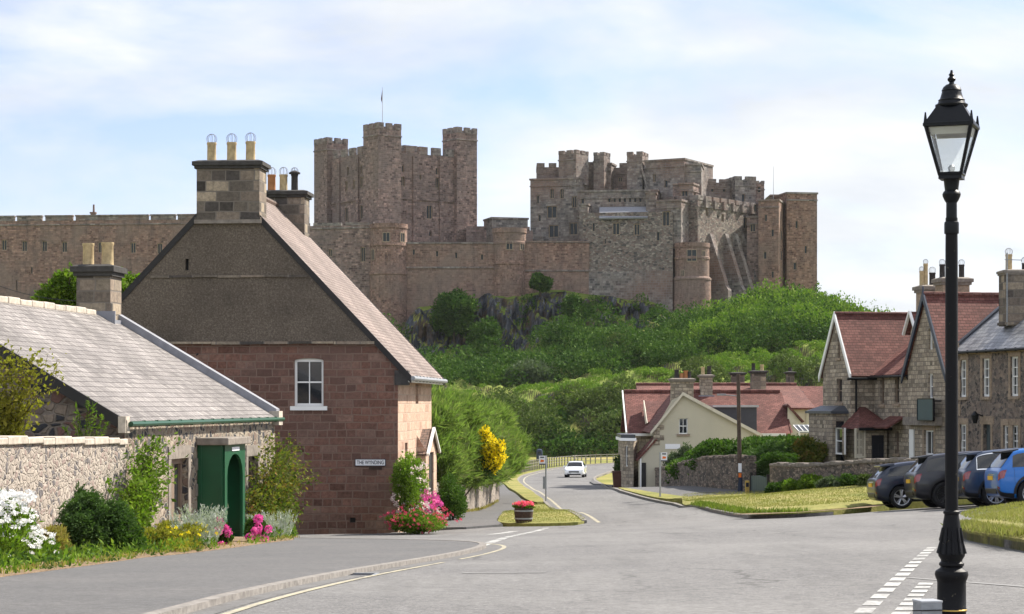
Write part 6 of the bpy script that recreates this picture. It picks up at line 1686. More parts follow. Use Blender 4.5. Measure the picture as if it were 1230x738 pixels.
# ------------------------------------------------------------------ middle distance: cream gable and red roofs
def box_panel_house(root, A, B, dep, zb, ze, mat, holes=(), nm='wall'):
    u = unit(B[0] - A[0], B[1] - A[1]); o = (u[1], -u[0]); bk = (-o[0], -o[1]); L = math.hypot(B[0] - A[0], B[1] - A[1])
    mb = MB(); mb.panel(A, u, o, [(0, zb), (L, zb), (L, ze), (0, ze)], holes, .14)
    mb.panel(B, bk, u, [(0, zb), (dep, zb), (dep, ze), (0, ze)], (), .1); mb.panel(A, bk, (-u[0], -u[1]), [(0, zb), (dep, zb), (dep, ze), (0, ze)], (), .1)
    return mb.build(nm, mat, root), u, o, L
def cream_house():
    Y = 118.0; A = at_depth(767, Y); u = (1.0, 0.0); o = (0.0, -1.0); S = Y / F
    zb = gz(*at_depth(840, Y)) - .4
    root = thing('cream_gabled_house', 'cream rendered gable house with red tiled wings and a stone chimney on its peak', 'house', (A[0] + 3, Y, zb + .4))
    sx = lambda p: (p - 767) * S; zz = lambda q: ZC + (HY - q) * S
    win = (sx(815.5), sx(826), zz(521.5), zz(502.5)); pan = (sx(799), sx(817), zz(539.5), zz(533.5))
    mb = MB(); prof = [(0, zb), (sx(914), zb), (sx(914), zz(524)), (sx(833), zz(481)), (sx(820), zz(474)), (sx(807), zz(481)), (sx(786), zz(517)), (sx(786), zz(526)), (0, zz(552))]
    mb.panel(A, u, o, prof, [win], .12); mb.build('gable_wall', 'cream_render', root)
    sash(root, A, u, o, win, 2, 2, ft=.05, bar=.03, sill='tan_dressing')
    pn = MB(); pn.obox(A, u, pan[0], pan[1], o, 0, .03, pan[2], pan[3]); pn.build('wall_panel', 'sign_white', root)
    # quoin stones at the left shoulder
    qs = MB()
    for i in range(4): qs.obox(A, u, sx(786) - .05, sx(786) + (.55 if i % 2 else .3), o, -.02, .03, zz(535 - i * 6.2) , zz(535 - i * 6.2) + .27)
    qs.build('quoins', 'grey_ashlar', root)
    dp = 9.0
    for nm, p0, p1 in (('roof', (820, 474), (916, 525)), ('roof', (820, 474), (781, 522))):
        a = (A[0] + sx(p0[0]), Y - .12, zz(p0[1]) + .1); b = (A[0] + sx(p1[0]), Y - .12, zz(p1[1]) + .1)
        roof_slope(root, 'red_tile', a, (a[0], Y + dp, a[2]), (b[0], Y + dp, b[2]), b, .1)
    k = MB()
    for p0, p1 in (((820, 474), (916, 525)), ((820, 474), (781, 522))):
        q = [(A[0] + sx(p0[0]), Y - .2, zz(p0[1]) + .14), (A[0] + sx(p1[0]), Y - .2, zz(p1[1]) + .14), (A[0] + sx(p1[0]), Y - .2, zz(p1[1]) - .06), (A[0] + sx(p0[0]), Y - .2, zz(p0[1]) - .06)]
        q2 = [(x, y + .07, z) for x, y, z in q]; k.add(q + q2, [(0, 1, 2, 3), (7, 6, 5, 4), (0, 4, 5, 1), (1, 5, 6, 2), (2, 6, 7, 3), (3, 7, 4, 0)])
    k.build('bargeboard', 'cream_paint', root)
    # lean-to over the left shoulder
    a = (A[0] + sx(788), Y - .1, zz(527)); b = (A[0] + sx(764), Y - .1, zz(553))
    roof_slope(root, 'red_tile', a, (a[0], Y + 3.5, a[2]), (b[0], Y + 3.5, b[2]), b, .1)
    c = (A[0] + sx(820), Y + .52)
    chimney(root, c, (1, 0), sx(833) - sx(806.5), .9, zz(486), zz(459), [(-.3, 'sooty_pot', .5, .13), (.22, 'orange_pot', .45, .12), (-.02, 'orange_pot', .3, .12), (.42, 'sooty_pot', .4, .11)], mat='grey_ashlar', cap='slab_stone', cap_h=.22, wires=False)
    # cross wing behind: long red roof facing the camera
    Ye = 125.5; Yr = 130.0; S2 = Ye / F; z2 = lambda q, y: ZC + (HY - q) / F * y
    ze = z2(520, Ye); zr = z2(471, Yr)
    xl = at_depth(754.5, Ye)[0]; xr = at_depth(944, Ye)[0]; xrr = at_depth(937, Yr)[0]
    zb2 = gz(xl + 2, Ye) - .5
    w, uu, oo, L = box_panel_house(root, (xl + .3, Ye + .3), (xr, Ye + .3), 9, zb2, ze, 'grey_ashlar', nm='wing_wall')
    roof_slope(root, 'red_tile', (xl, Yr, zr), (xrr, Yr, zr), (xr + .3, Ye, ze - .05), (xl, Ye, ze - .05), .12)
    roof_slope(root, 'red_tile', (xl, Yr, zr), (xrr, Yr, zr), (xr + .3, Yr + 4.5, ze), (xl, Yr + 4.5, ze), .12)
    hp = MB(); hp.slab([(xrr, Yr, zr - .02), (xr + .32, Yr + 4.5, ze), (xr + .32, Ye, ze)], .1); hp.build('roof', 'red_tile', root)
    ridge_tiles(root, (xl, Yr, zr + .03), (xrr, Yr, zr + .03), 'red_tile', .13)
    vg = MB(); vg.slab([(xl - .06, Yr, zr + .1), (xl - .06, Ye, ze + .05), (xl - .06, Ye, ze - .2), (xl - .06, Yr, zr - .2)], .08); vg.build('bargeboard', 'white_paint', root)
    fg = MB(); fg.box(((xl + xr) / 2, Ye - .03, ze - .12), (xr - xl, .12, .16)); fg.build('fascia', 'white_paint', root)
    # small tiled gablet on the left part of that roof
    q0 = at_depth(778, 124.6); q1 = at_depth(802, 124.6); zt = z2(482, 124.6); zl = z2(502, 124.6)
    gb = MB(); gb.slab([(q0[0], 124.6, zl - .25), (q1[0] - .1, 124.6, zl - .25), (q1[0] - .1, 127.8, zt), (q0[0], 127.8, zt)], .1); gb.build('gablet_roof', 'red_tile', root)
    gv = MB(); gv.slab([(q0[0] - .05, 124.5, zl - .3), (q0[0] - .05, 127.9, zt + .05), (q0[0] - .05, 127.9, zt - .5), (q0[0] - .05, 126, zl - .4)], .06); gv.build('gablet_edge', 'cream_paint', root)
    # dark flat-roofed box dormer right of the cream gable
    b0 = at_depth(858, 123.5); b1 = at_depth(909, 123.5)
    bx = MB(); bx.box(((b0[0] + b1[0]) / 2, 125.0, (z2(489, 123.5) + z2(520, 123.5)) / 2), (b1[0] - b0[0], 3.0, z2(489, 123.5) - z2(520, 123.5))); bd = bx.build('box_dormer', 'dark_lead', root)
    bt = MB(); bt.box(((b0[0] + b1[0]) / 2, 124.95, z2(488.2, 123.5)), (b1[0] - b0[0] + .2, 3.2, .12)); bt.build('fascia', 'steel', bd)
    for p_, q_, qt, w_, pots in ((848, 480, 454, 14.5, [(-.2, 'clay_pot', .5, .11), (.2, 'sooty_pot', .55, .13)]),):
        Yc = 130; c = at_depth(p_, Yc); chimney(root, c, (1, 0), w_ / F * Yc, .8, z2(q_, Yc), z2(qt, Yc), pots, mat='grey_ashlar', cap='slab_stone', cap_h=.2, wires=False)
        f_ = MB(); f_.obox(c, (1, 0), -.5, .5, (0, -1), .38, .5, z2(q_, Yc) - .15, z2(q_, Yc) + .25); f_.build('flashing', 'lead', root)
    # grey stone bay at the street end with white windows
    a = at_depth(748, 119); b = at_depth(761, 118.2); hb = []
    w1 = (.18, .46, z2(561, 118), z2(536, 118))
    zt = z2(530, 118)
    mb = MB(); mb.panel(a, unit(b[0] - a[0], b[1] - a[1]), (lambda t: (t[1], -t[0]))(unit(b[0] - a[0], b[1] - a[1])), [(0, zb), (math.hypot(b[0] - a[0], b[1] - a[1]), zb), (math.hypot(b[0] - a[0], b[1] - a[1]), zt), (0, zt)], [w1], .1)
    ub = unit(b[0] - a[0], b[1] - a[1]); ob = (ub[1], -ub[0])
    c2 = (b[0] + .6, b[1] + 5); mb.panel(b, unit(c2[0] - b[0], c2[1] - b[1]), (1, 0), [(0, zb), (5, zb), (5, zt), (0, zt)], (), .1); mb.panel(a, (0, 1), (-1, 0), [(0, zb), (5, zb), (5, zt), (0, zt)], (), .1)
    by = mb.build('bay', 'grey_ashlar', root)
    sash(by, a, ub, ob, w1, 1, 2, ft=.045)
    rf = MB(); rf.prism([(a[0] - .15, a[1] - .12), (b[0] + .15, b[1] - .12), (b[0] + .2, b[1] + 5), (a[0] - .15, a[1] + 5)], zt, zt + .16); rf.build('bay_roof', 'sign_white', by)
    r2 = MB(); r2.prism([(a[0] - .1, a[1] - .06), (b[0] + .1, b[1] - .06), (b[0] + .15, b[1] + 5), (a[0] - .1, a[1] + 5)], zt + .16, zt + .36); r2.build('bay_cornice', 'dark_lead', by)
    dp_ = MB(); dp_.tube((A[0] + .12, Y - .06, zz(551)), (A[0] + .12, Y - .06, zb), .05, .05, 6); dp_.build('downpipe', 'white_paint', root)
    dh = (.0, .0)
    sd = MB(); sd.obox(A, u, sx(770), sx(776), o, 0, .05, zb, zz(556)); sd.build('door', 'dark_timber', root)
cream_house()

def far_red_house():
    Y = 137.0; z2 = lambda q, y=Y: ZC + (HY - q) / F * y
    xl = at_depth(764, Y)[0]; xr = at_depth(957, Y)[0]; zr = z2(462.5); ze = z2(490, 133); zb = gz(20, 135) - .6
    root = thing('dark_roofed_house', 'long low house with dark red tiled roof, standing behind the cream gabled house', 'house', ((xl + xr) / 2, Y, zb + .6))
    roof_slope(root, 'dark_red_tile', (xl, Y, zr), (xr, Y, zr), (xr + .6, 132.5, ze), (xl, 132.5, ze), .12)
    roof_slope(root, 'dark_red_tile', (xl, Y, zr), (xr, Y, zr), (xr + .6, 141.5, ze), (xl, 141.5, ze), .12)
    ridge_tiles(root, (xl, Y, zr + .02), (xr, Y, zr + .02), 'dark_red_tile', .13)
    mb = MB(); mb.panel((xr, 132.7), (0, 1), (1, 0), [(0, zb), (8.6, zb), (8.6, ze), (4.3, zr - .1), (0, ze)], (), .1); mb.panel((xl + .2, 132.7), (0, 1), (-1, 0), [(0, zb), (8.6, zb), (8.6, ze), (4.3, zr - .1), (0, ze)], (), .1)
    mb.panel((xl + .2, 132.8), (1, 0), (0, -1), [(0, zb), (xr - xl, zb), (xr - xl, ze), (0, ze)], (), .1); mb.build('wall', 'cream_render', root)
    # right-hand slope seen past the gable: cream end wall
    a = at_depth(946, 127); b = at_depth(962, 127)
    ew = MB(); ew.panel(a, (1, 0), (0, -1), [(0, zb), (b[0] - a[0], zb), (b[0] - a[0], z2(507, 127)), (0, z2(488, 127))], (), .1); ew.panel(b, (0, 1), (1, 0), [(0, zb), (6, zb), (6, z2(507, 127)), (0, z2(507, 127))], (), .1); ew.build('end_wall', 'cream_paint', root)
    e2 = MB(); q = at_depth(964, 127); e2.slab([(a[0] - .1, 126.8, z2(487, 127)), (q[0], 126.8, z2(508, 127)), (q[0], 133, z2(508, 127)), (a[0] - .1, 133, z2(487, 127))][::-1], .12); e2.build('end_roof', 'dark_red_tile', root)
    for p_, qb, qt, w_, Yc, pots in ((910.5, 470, 449, 17, 136, [(-.3, 'sooty_pot', .5, .12), (.25, 'clay_pot', .42, .12)]), (886, 470, 451, 15, 139, []), (949, 480, 450, 8, 138, [(0, 'sooty_pot', .3, .13)])):
        c = at_depth(p_, Yc); chimney(root, c, (1, 0), w_ / F * Yc, .9, ZC + (HY - qb) / F * Yc, ZC + (HY - qt) / F * Yc, pots, cap='dark_slab', cap_h=.2, wires=False)
far_red_house()
def rear_house():
    Y = 146.0; z2 = lambda q, y: ZC + (HY - q) / F * y
    xl = at_depth(948, Y)[0]; xr = at_depth(1020, Y)[0]; zr = z2(464, 150); ze = z2(503, 145); zb = gz(22, 146) - .6
    root = thing('rear_red_roofed_house', 'house with plain red tiled roof and a small rooflight, left of the white edged gable', 'house', ((xl + xr) / 2, Y, zb + .6))
    roof_slope(root, 'red_tile', (xl, 150, zr), (xr, 150, zr), (xr, 145, ze), (xl, 145, ze), .12); roof_slope(root, 'red_tile', (xl, 150, zr), (xr, 150, zr), (xr, 155, ze), (xl, 155, ze), .12)
    w, uu, oo, L = box_panel_house(root, (xl + .2, 145.3), (xr - .2, 145.3), 9.4, zb, ze, 'brown_tile')
    wl = MB(); wl.box(((xl + xr) / 2, 145.2, ze - .45), (xr - xl - .6, .12, .5)); wl.build('window', 'window_glass', root)
    rl = MB(); a = at_depth(956, 147.1); zc = (z2(479, 147.2)); rl.slab([(a[0] - .5, 146.8, zc - .35 + .18), (a[0] + .6, 146.8, zc - .35 + .18), (a[0] + .6, 147.7, zc + .35 + .18), (a[0] - .5, 147.7, zc + .35 + .18)], .1); rl.build('rooflight', 'castle_glass', root)
    # conservatory roof
    g0 = at_depth(957, 122); g1 = at_depth(992, 122)
    cg = thing('conservatory', 'low white framed conservatory roof showing above the long hedge', 'conservatory', (g0[0] + 1, 122, gz(g0[0], 122)))
    zt = z2(512, 122); zl = z2(519, 122)
    m_ = MB(); m_.slab([(g0[0], 121, zl), (g1[0], 121, zl), (g1[0], 123.5, zt), (g0[0], 123.5, zt)], .05); m_.build('roof', 'castle_glass', cg)
    f = MB(); n_ = 6
    for i in range(n_ + 1):
        x = g0[0] + (g1[0] - g0[0]) * i / n_; f.tube((x, 121, zl + .03), (x, 123.5, zt + .03), .022, .035, 4)
    for z_, y_ in ((zl, 121), (zt, 123.5)): f.tube((g0[0], y_, z_ + .03), (g1[0], y_, z_ + .03), .06, .06, 4)
    for i in (0, 3, 6): 
        x = g0[0] + (g1[0] - g0[0]) * i / n_; f.tube((x, 121, gz(x, 121)), (x, 121, zl), .05, .05, 4)
    f.build('frame', 'white_paint', cg)
rear_house()

# ------------------------------------------------------------------ stone garden walls on the right
def ground_wall(name, label, pts, heights, mat, th=.4, cope=None):
    """wall over plan points with its own height at each"""
    root = thing(name, label, 'wall', (pts[0][0], pts[0][1], gz(*pts[0])))
    mb = MB(); P_ = densify(pts, 1.5); n = len(P_)
    cum = [0]; [cum.append(cum[-1] + math.hypot(b[0] - a[0], b[1] - a[1])) for a, b in zip(P_[:-1], P_[1:])]
    c0 = [0]; [c0.append(c0[-1] + math.hypot(b[0] - a[0], b[1] - a[1])) for a, b in zip(pts[:-1], pts[1:])]
    H = np.interp(cum, c0, heights)
    a = P_; b = offset_line(P_, th)
    za = [gz(*p) for p in a]
    for i in range(n - 1):
        t0 = za[i] + H[i] + .03 * math.sin(i * 2.3); t1 = za[i + 1] + H[i + 1] + .03 * math.sin((i + 1) * 2.3)
        A0, A1, B0, B1 = a[i], a[i + 1], b[i], b[i + 1]
        mb.add([(*A0, za[i] - .4), (*A1, za[i + 1] - .4), (*A1, t1), (*A0, t0), (*B0, za[i] - .4), (*B1, za[i + 1] - .4), (*B1, t1), (*B0, t0)], [(0, 1, 2, 3), (5, 4, 7, 6), (3, 2, 6, 7)] + ([(4, 0, 3, 7)] if i == 0 else []) + ([(1, 5, 6, 2)] if i == n - 2 else []))
    mb.build('wall_face', mat, root)
    if cope:
        c = MB(); k = 0
        for i in range(n - 1):
            L = math.hypot(a[i + 1][0] - a[i][0], a[i + 1][1] - a[i][1]); m_ = max(1, int(L / .33)); d = unit(a[i + 1][0] - a[i][0], a[i + 1][1] - a[i][1]); o = (d[1], -d[0])
            for j in range(m_):
                z = za[i] + H[i] + (za[i + 1] + H[i + 1] - za[i] - H[i]) * j / m_; hh = .10 + .09 * ((k * 7 + i * 3) % 5) / 5
                c.obox(a[i], d, L * j / m_, L * (j + .95) / m_, o, -th - .03, .04, z - .02, z + hh); k += 1
        c.build('coping', cope, root, bevel=.03)
    return root
w1 = [ground_at(771, 124), ground_at(805, 112), ground_at(848, 103.5), ground_at(884, 99.5), ground_at(900, 98.5)]
ground_wall('rubble_garden_wall', 'curving brown rubble wall below the dense hedge, from the cream house to the wooden pole', [(p.x, p.y) for p in w1], [1.0, 1.1, 1.5, 1.62, 1.6], 'field_rubble', .4, 'field_rubble')
w2 = [ground_at(924.5, 92), ground_at(960, 89.5), ground_at(1010, 86.5), ground_at(1075, 82), ground_at(1130, 77)]
ground_wall('front_garden_wall', 'straight stone wall in front of the gabled stone house, right of the dark gate', [(p.x, p.y) for p in w2], [1.45, 1.3, 1.2, 1.15, 1.1], 'field_rubble', .4, 'slab_stone')
# ------------------------------------------------------------------ plants
def bed(px_, t):
    """point in the bed before the cottage and garden wall, t metres out from the wall face"""
    O = vadd(CO, CN, t); s = s_at(O, CD, px_); p = vadd(O, CD, s); return p, p[1] / F
def flowers(root, pts, size, mat, n_pet=5, name='blossom', up=(0.35, -0.75, .5)):
    """each flower a small ring of petals"""
    k = len(pts); P = np.repeat(np.asarray(pts), n_pet, 0)
    ang = np.tile(np.arange(n_pet) * 2 * math.pi / n_pet, k) + np.repeat(RNG.random(k) * 6, n_pet)
    U = np.array(up, float); U /= np.linalg.norm(U); a = np.cross(U, [0, 0, 1.0]); a /= np.linalg.norm(a); b = np.cross(U, a)
    d = np.cos(ang)[:, None] * a + np.sin(ang)[:, None] * b + U * .25
    return leaf_mesh(name, P + d * size * .5, d, size, size * .75, mat, root, .25)
def bush(name, label, cat, c, base_z, top_z, rx, ry, n, leaf, wid, mat, nb=16, size=.45, trunk=None, spread=.8, bias=(0, 0, .3), group=None, shell=.5, lump=.3):
    zc = (base_z + top_z) / 2; rz = (top_z - base_z) / 2
    root = thing(name, label, cat, (c[0], c[1], base_z), group)
    bl = sub_blobs((c[0], c[1], zc), (rx, ry, rz), nb, size)
    bl = [(x, y, max(z, base_z + r3 * .6), r1, r2, r3) for x, y, z, r1, r2, r3 in bl]
    pts, d = blob_points(bl, n, shell, lump); pts[:, 2] = np.maximum(pts[:, 2], gz(*c) + .02)
    leaf_mesh('foliage', pts, d + np.array(bias), leaf, wid, mat, root, spread)
    st = MB(); h = top_z - base_z; r0 = trunk or .02
    gzc = gz(*c)
    for i in range(6):
        a = i * 1.05 + .3
        st.tube((c[0] + math.cos(a) * rx * .08, c[1] + math.sin(a) * ry * .08, min(base_z, gzc + .05) - .05), (c[0] + math.cos(a) * rx * .55, c[1] + math.sin(a) * ry * .55, base_z + h * (.5 + .06 * i)), r0, r0 * .4, 6)
    st.build('stem', 'bark', root)
    return root
def zy(q, Y): return ZC + (HY - q) / F * Y

def sprays(name, label, cat, base, n, top, along, spread, out, leaf, wid, mat, outdir=(.9, -.4), per=5, droop=.06, jit=.07, stemw=.012, low=.0, seedz=None):
    """loose climber: arching stems that wander up a wall, leaves set along them"""
    b0 = gz(base[0], base[1]) if seedz is None else seedz
    root = thing(name, label, cat, (base[0], base[1], b0)); st = MB(); P_ = []; D_ = []
    u = np.array([along[0], along[1], 0]); o = np.array([outdir[0], outdir[1], 0]); o /= np.linalg.norm(o)
    for i in range(n):
        q = RNG.normal(0, .35); p = np.array([base[0], base[1], b0]) + u * q * spread * .4 + o * abs(RNG.normal(0, .08)); h = (top - b0) * (.35 + .65 * RNG.random() ** .8)
        d = np.array([0, 0, 1.0]) + u * RNG.normal(0, .38) * spread + o * abs(RNG.normal(0, .22)) * out; d /= np.linalg.norm(d); steps = 16; L = h / steps * 1.12; pr = p.copy()
        for k in range(steps):
            d = d + u * RNG.normal(0, .16) + o * RNG.normal(.01, .07) * out + np.array([0, 0, -droop * (k / steps) * 2.2]); d /= np.linalg.norm(d); pn = pr + d * L
            st.tube(tuple(pr), tuple(pn), stemw * (1 - .7 * k / steps), stemw * (1 - .7 * (k + 1) / steps), 4, False)
            if k / steps > low:
                m_ = RNG.poisson(per * (.5 + .9 * RNG.random())); P_.append(pr + (pn - pr) * RNG.random((m_, 1)) + RNG.normal(0, jit, (m_, 3))); D_.append(np.tile(d * .5 + o * .5, (m_, 1)) + RNG.normal(0, .5, (m_, 3)))
            pr = pn
    leaf_mesh('foliage', np.concatenate(P_), np.concatenate(D_), leaf, wid, mat, root, .5); st.build('stem', 'bark', root); return root
# near left bed: soil, then plants from the left edge to the porch
BEDE = [(-60, 709), (0, 699.5), (60, 691), (110, 684), (170, 674.5), (230, 668.5), (290, 660.5), (352, 652)]
bede = px(BEDE)
patch('flower_bed', [vadd(bed(352, .05)[0], CD, .5)] + [bed(q, .05)[0] for q in (250, 100, 0, -60)] + bede, .065, 'earth', .8, .08)
def gp(px_, py_): return G(px_, py_)
_bp = [vadd(bed(352, .05)[0], CD, .5)] + [bed(q, .05)[0] for q in (250, 100, 0, -60)] + bede
_ba = np.array(_bp); _q = _ba.min(0) + RNG.random((40000, 2)) * (_ba.max(0) - _ba.min(0)); _q = _q[inpoly(_q, _bp)]; _u = 615 + _q[:, 0] / _q[:, 1] * F; _q = _q[(_u < 262) | (_u > 298)][:9000]
_h = .22 * (.5 + .5 * np.sin(_q[:, 0] * 5 + _q[:, 1] * 2.1) * np.sin(_q[:, 1] * 3.3)) + .06
for _k, _m, _lab in ((0, 'leaf_bright', 'mixed green ground cover filling the left flower bed'), (1, 'leaf_hedge', 'darker green ground cover between the plants of the left flower bed')):
    _s = (np.sin(_q[:, 1] * 1.9 + _q[:, 0] * 3) > .1) == bool(_k)
    _o = leaf_mesh('ground_cover', np.column_stack([_q, gz_np(_q[:, 0], _q[:, 1]) + .06 + _h * RNG.random(len(_q))])[_s], np.tile([.1, -.1, .8], (int(_s.sum()), 1)), .09, .035, _m, None, .7); _o['kind'] = 'stuff'; tag(_o, _lab, 'ground cover')
def plumes(name, label, c, n, h, rx, ry, mat):
    root = thing(name, label, 'plant', (c[0], c[1], gz(*c)))
    P = []; D = []
    for i in range(n):
        a = RNG.random() * 6.28; q = math.sqrt(RNG.random()); x = c[0] + math.cos(a) * rx * q; y = c[1] + math.sin(a) * ry * q
        le = np.array([math.cos(a) * q * .45, math.sin(a) * q * .35, 1.0]); le /= np.linalg.norm(le); hh = h * (.55 + .6 * RNG.random())
        k = 36; t = RNG.random(k) ** .8
        P.append(np.array([x, y, gz(x, y) + .1]) + le * (t * hh)[:, None] + RNG.normal(0, .014, (k, 3))); D.append(np.tile(le, (k, 1)))
    leaf_mesh('foliage', np.concatenate(P), np.concatenate(D), .07, .016, mat, root, .5); return root
def daisies(label, q, top, rx, ry, nl, nf, seed_w=.5):
    c = gp(*q); Y = c[1]; b0 = gz(*c); zt = zy(top, Y)
    r = bush('daisy_clump', label, 'flowers', c, b0, zt - .06, rx, ry, nl, .09, .022, 'leaf_bright', nb=22, size=.36, spread=.45, bias=(.1, 0, 1.0), lump=.4)
    n = nf; ang = RNG.random(n) * 6.28; rr = np.sqrt(RNG.random(n)); hgt = RNG.random(n) ** .6
    P_ = np.column_stack([c[0] + np.cos(ang) * rr * rx * (1.25 - .35 * hgt), c[1] + np.sin(ang) * rr * ry * 1.1, b0 + .15 + (zt - b0 - .12) * hgt])
    flowers(r, P_, .052, 'petal_white', 8, up=(.35, -.5, .8)); return r
daisies('tall clump of white daisies at the left edge of the bed', (-4, 681), 594, .55, .7, 12000, 430)
daisies('sprawling daisy plants with fewer white flowers, next to the dark green bush', (38, 680), 640, .34, .5, 7000, 70)
c = gp(62, 675); Y = c[1]; b0 = gz(*c)
bush('dry_perennial', 'brownish yellow dry perennial between the daisies and the dark green bush', 'plant', c, b0, zy(636, Y), .36, .5, 8000, .075, .018, 'leaf_dry', nb=26, size=.3, spread=.5, bias=(.1, 0, .9), lump=.5)
c = gp(112, 668); Y = c[1]; b0 = gz(*c)
bush('dense_bush', 'big dense dark green bush leaning on the garden wall', 'bush', c, b0 - .25, zy(590, Y), .62, .75, 46000, .07, .024, 'leaf_dark', nb=60, size=.30, spread=.6, bias=(.5, -.3, -.25), lump=.4)
c = gp(146, 668); Y = c[1]; b0 = gz(*c)
bush('drooping_bush', 'lower drooping bush of paler green on the right side of the big dark bush', 'bush', c, b0 - .25, zy(616, Y), .42, .6, 20000, .07, .024, 'leaf_hedge', nb=40, size=.32, spread=.6, bias=(.6, -.3, -.25), lump=.4)
c = gp(90, 656); Y = c[1]; b0 = gz(*c)
bush('upright_shrub', 'narrow upright shrub behind the big dark bush, against the garden wall', 'bush', c, b0, zy(584, Y), .32, .6, 12000, .07, .03, 'leaf_dark', nb=30, size=.32, spread=.7, lump=.45)
c, S = bed(162, .22); Y = c[1]
sprays('wall_climber', 'light green climber growing up the cottage corner beside the garden wall', 'climber', c, 50, zy(524, Y), CD, 1.2, .4, .10, .055, 'leaf_bright', per=7, jit=.09)
c = gp(192, 661); Y = c[1]; b0 = gz(*c)
bush('golden_perennial', 'low yellow-green flowering plants along the cottage foot under the first window', 'plant', c, b0, zy(628, Y), .55, 1.8, 17000, .075, .026, 'leaf_gold', nb=46, size=.22, spread=.6, bias=(0, 0, .8), lump=.5)
c = gp(226, 664); Y = c[1]; b0 = gz(*c)
r = bush('edging_flowers', 'short orange and yellow edging flowers beside the pavement, left of the silver plant', 'flowers', c, b0, b0 + .5, .45, 1.6, 8000, .055, .022, 'leaf_gold', nb=30, size=.26, spread=.7, bias=(0, 0, .5), lump=.5)
flowers(r, blob_points([(c[0], c[1], b0 + .38, .45, 1.6, .16)], 28, .4, .3)[0], .035, 'petal_yellow', 5)
plumes('silver_plant', 'feathery silver-grey plant in front of the green porch', gp(238, 662), 130, .66, .30, .8, 'leaf_silver')
plumes('silver_plant', 'smaller silver-grey plant right of the porch step, below the climbing rose', gp(328, 651), 100, .5, .34, .8, 'leaf_silver')
for q, top, lab in (((263, 658), 622, 'pink hydrangea left of the porch opening, behind the silver plant'), ((307, 654), 618, 'pink hydrangea right of the green porch')):
    c = gp(*q); Y = c[1]; b0 = gz(*c)
    r = bush('hydrangea', lab, 'flowers', c, b0, zy(top + 3, Y), .19, .35, 3800, .12, .075, 'leaf_hedge', nb=18, size=.36)
    hd = [(c[0] + RNG.normal(.02, .09), c[1] - .15 + RNG.normal(0, .2), zy(top, Y) - .05 - .5 * RNG.random() ** 1.3) for _ in range(11)]
    P_ = np.concatenate([np.array(h_) + (lambda v: v / np.linalg.norm(v, axis=1, keepdims=True))(RNG.normal(0, 1, (60, 3))) * .075 for h_ in hd])
    leaf_mesh('blossom', P_ + np.array([.05, -.1, 0]), RNG.normal(0, 1, P_.shape), .05, .045, 'petal_pink', r, .8)
c, S = bed(322, .25); Y = c[1]
sprays('climbing_rose', 'tall reddish-leaved climbing rose over the far end of the cottage wall', 'climber', c, 70, zy(528, Y), CD, 1.9, .35, .105, .055, 'leaf_rose', per=9, jit=.12, droop=.1)
c, S = bed(303, .2); Y = c[1]
sprays('climbing_rose', 'upper sprays of the rose reaching over the wall beside the green porch', 'climber', c, 26, zy(518, Y), CD, 1.3, .6, .10, .05, 'leaf_rose', per=6, jit=.10, low=.3)
# behind the garden wall
def behind(px_, Y): return at_depth(px_, Y)
c = behind(-4, 38.5); Y = 38.5
sprays('yellowing_shrub', 'yellow-green shrub rising behind the garden wall at the left edge', 'shrub', c, 34, zy(412, Y), (1, 0), .40, .3, .09, .052, 'leaf_gold', per=9, jit=.10, droop=.02, low=.2, seedz=zy(560, Y))
c = behind(103, 42.3); Y = 42.3
root = thing('buddleia', 'thin grey-green buddleia sprig against the dark cottage gable, above the wall', 'shrub', (c[0], c[1], zy(540, Y)))
P_ = []; D_ = []; st = MB()
for i in range(11):
    a = i / 10 - .5; tip = np.array([c[0] + a * .85 + RNG.normal(0, .05), c[1] + RNG.normal(0, .1), zy(470 + abs(a) * 62 + RNG.random() * 14, Y)]); b_ = np.array([c[0] + a * .3, c[1], zy(542, Y)])
    st.tube(tuple(b_), tuple(tip), .012, .005, 5); k = 26; t = np.linspace(.12, 1, k)[:, None]
    P_.append(b_ + (tip - b_) * t); D_.append((tip - b_) / np.linalg.norm(tip - b_) + RNG.normal(0, .8, (k, 3)))
leaf_mesh('foliage', np.concatenate(P_), np.concatenate(D_), .15, .034, 'leaf_bright', root, .3); st.build('stem', 'bark', root)
# trees between the cottage and the castle
def tree(name, label, px_, Y, pyc, r, mat, n=9000, leaf=.22, group=None, rz=None):
    c = at_depth(px_, Y); zc = zy(pyc, Y); g0 = gz(*c); rz = rz or r
    root = thing(name, label, 'tree', (c[0], c[1], g0), group)
    pts, d = blob_points(sub_blobs((c[0], c[1], zc), (r, r, rz), 26, .36), n, .5, .35)
    leaf_mesh('crown', pts, d + np.array([0, 0, .3]), leaf, leaf * .55, mat, root, .8)
    mb = MB(); mb.tube((c[0], c[1], g0 - .2), (c[0] + .1, c[1], zc - r * .2), .18, .1, 8)
    for i in range(6):
        a = i * 1.05; mb.tube((c[0] + .08, c[1], zc - rz * .7 + .1 * i), (c[0] + math.cos(a) * r * .7, c[1] + math.sin(a) * r * .7, zc + rz * (.1 + .1 * i)), .07, .02, 6)
    mb.build('trunk', 'bark', root); return root
tree('garden_tree', 'round green tree behind the cottage ridge, left of its chimney', 76, 80, 357, 1.15, 'leaf_bright', 7000, .2)
tree('garden_tree', 'small light green tree top between the cottage chimney and the dark gable', 156, 82, 352, .9, 'leaf_bright', 4500, .2)

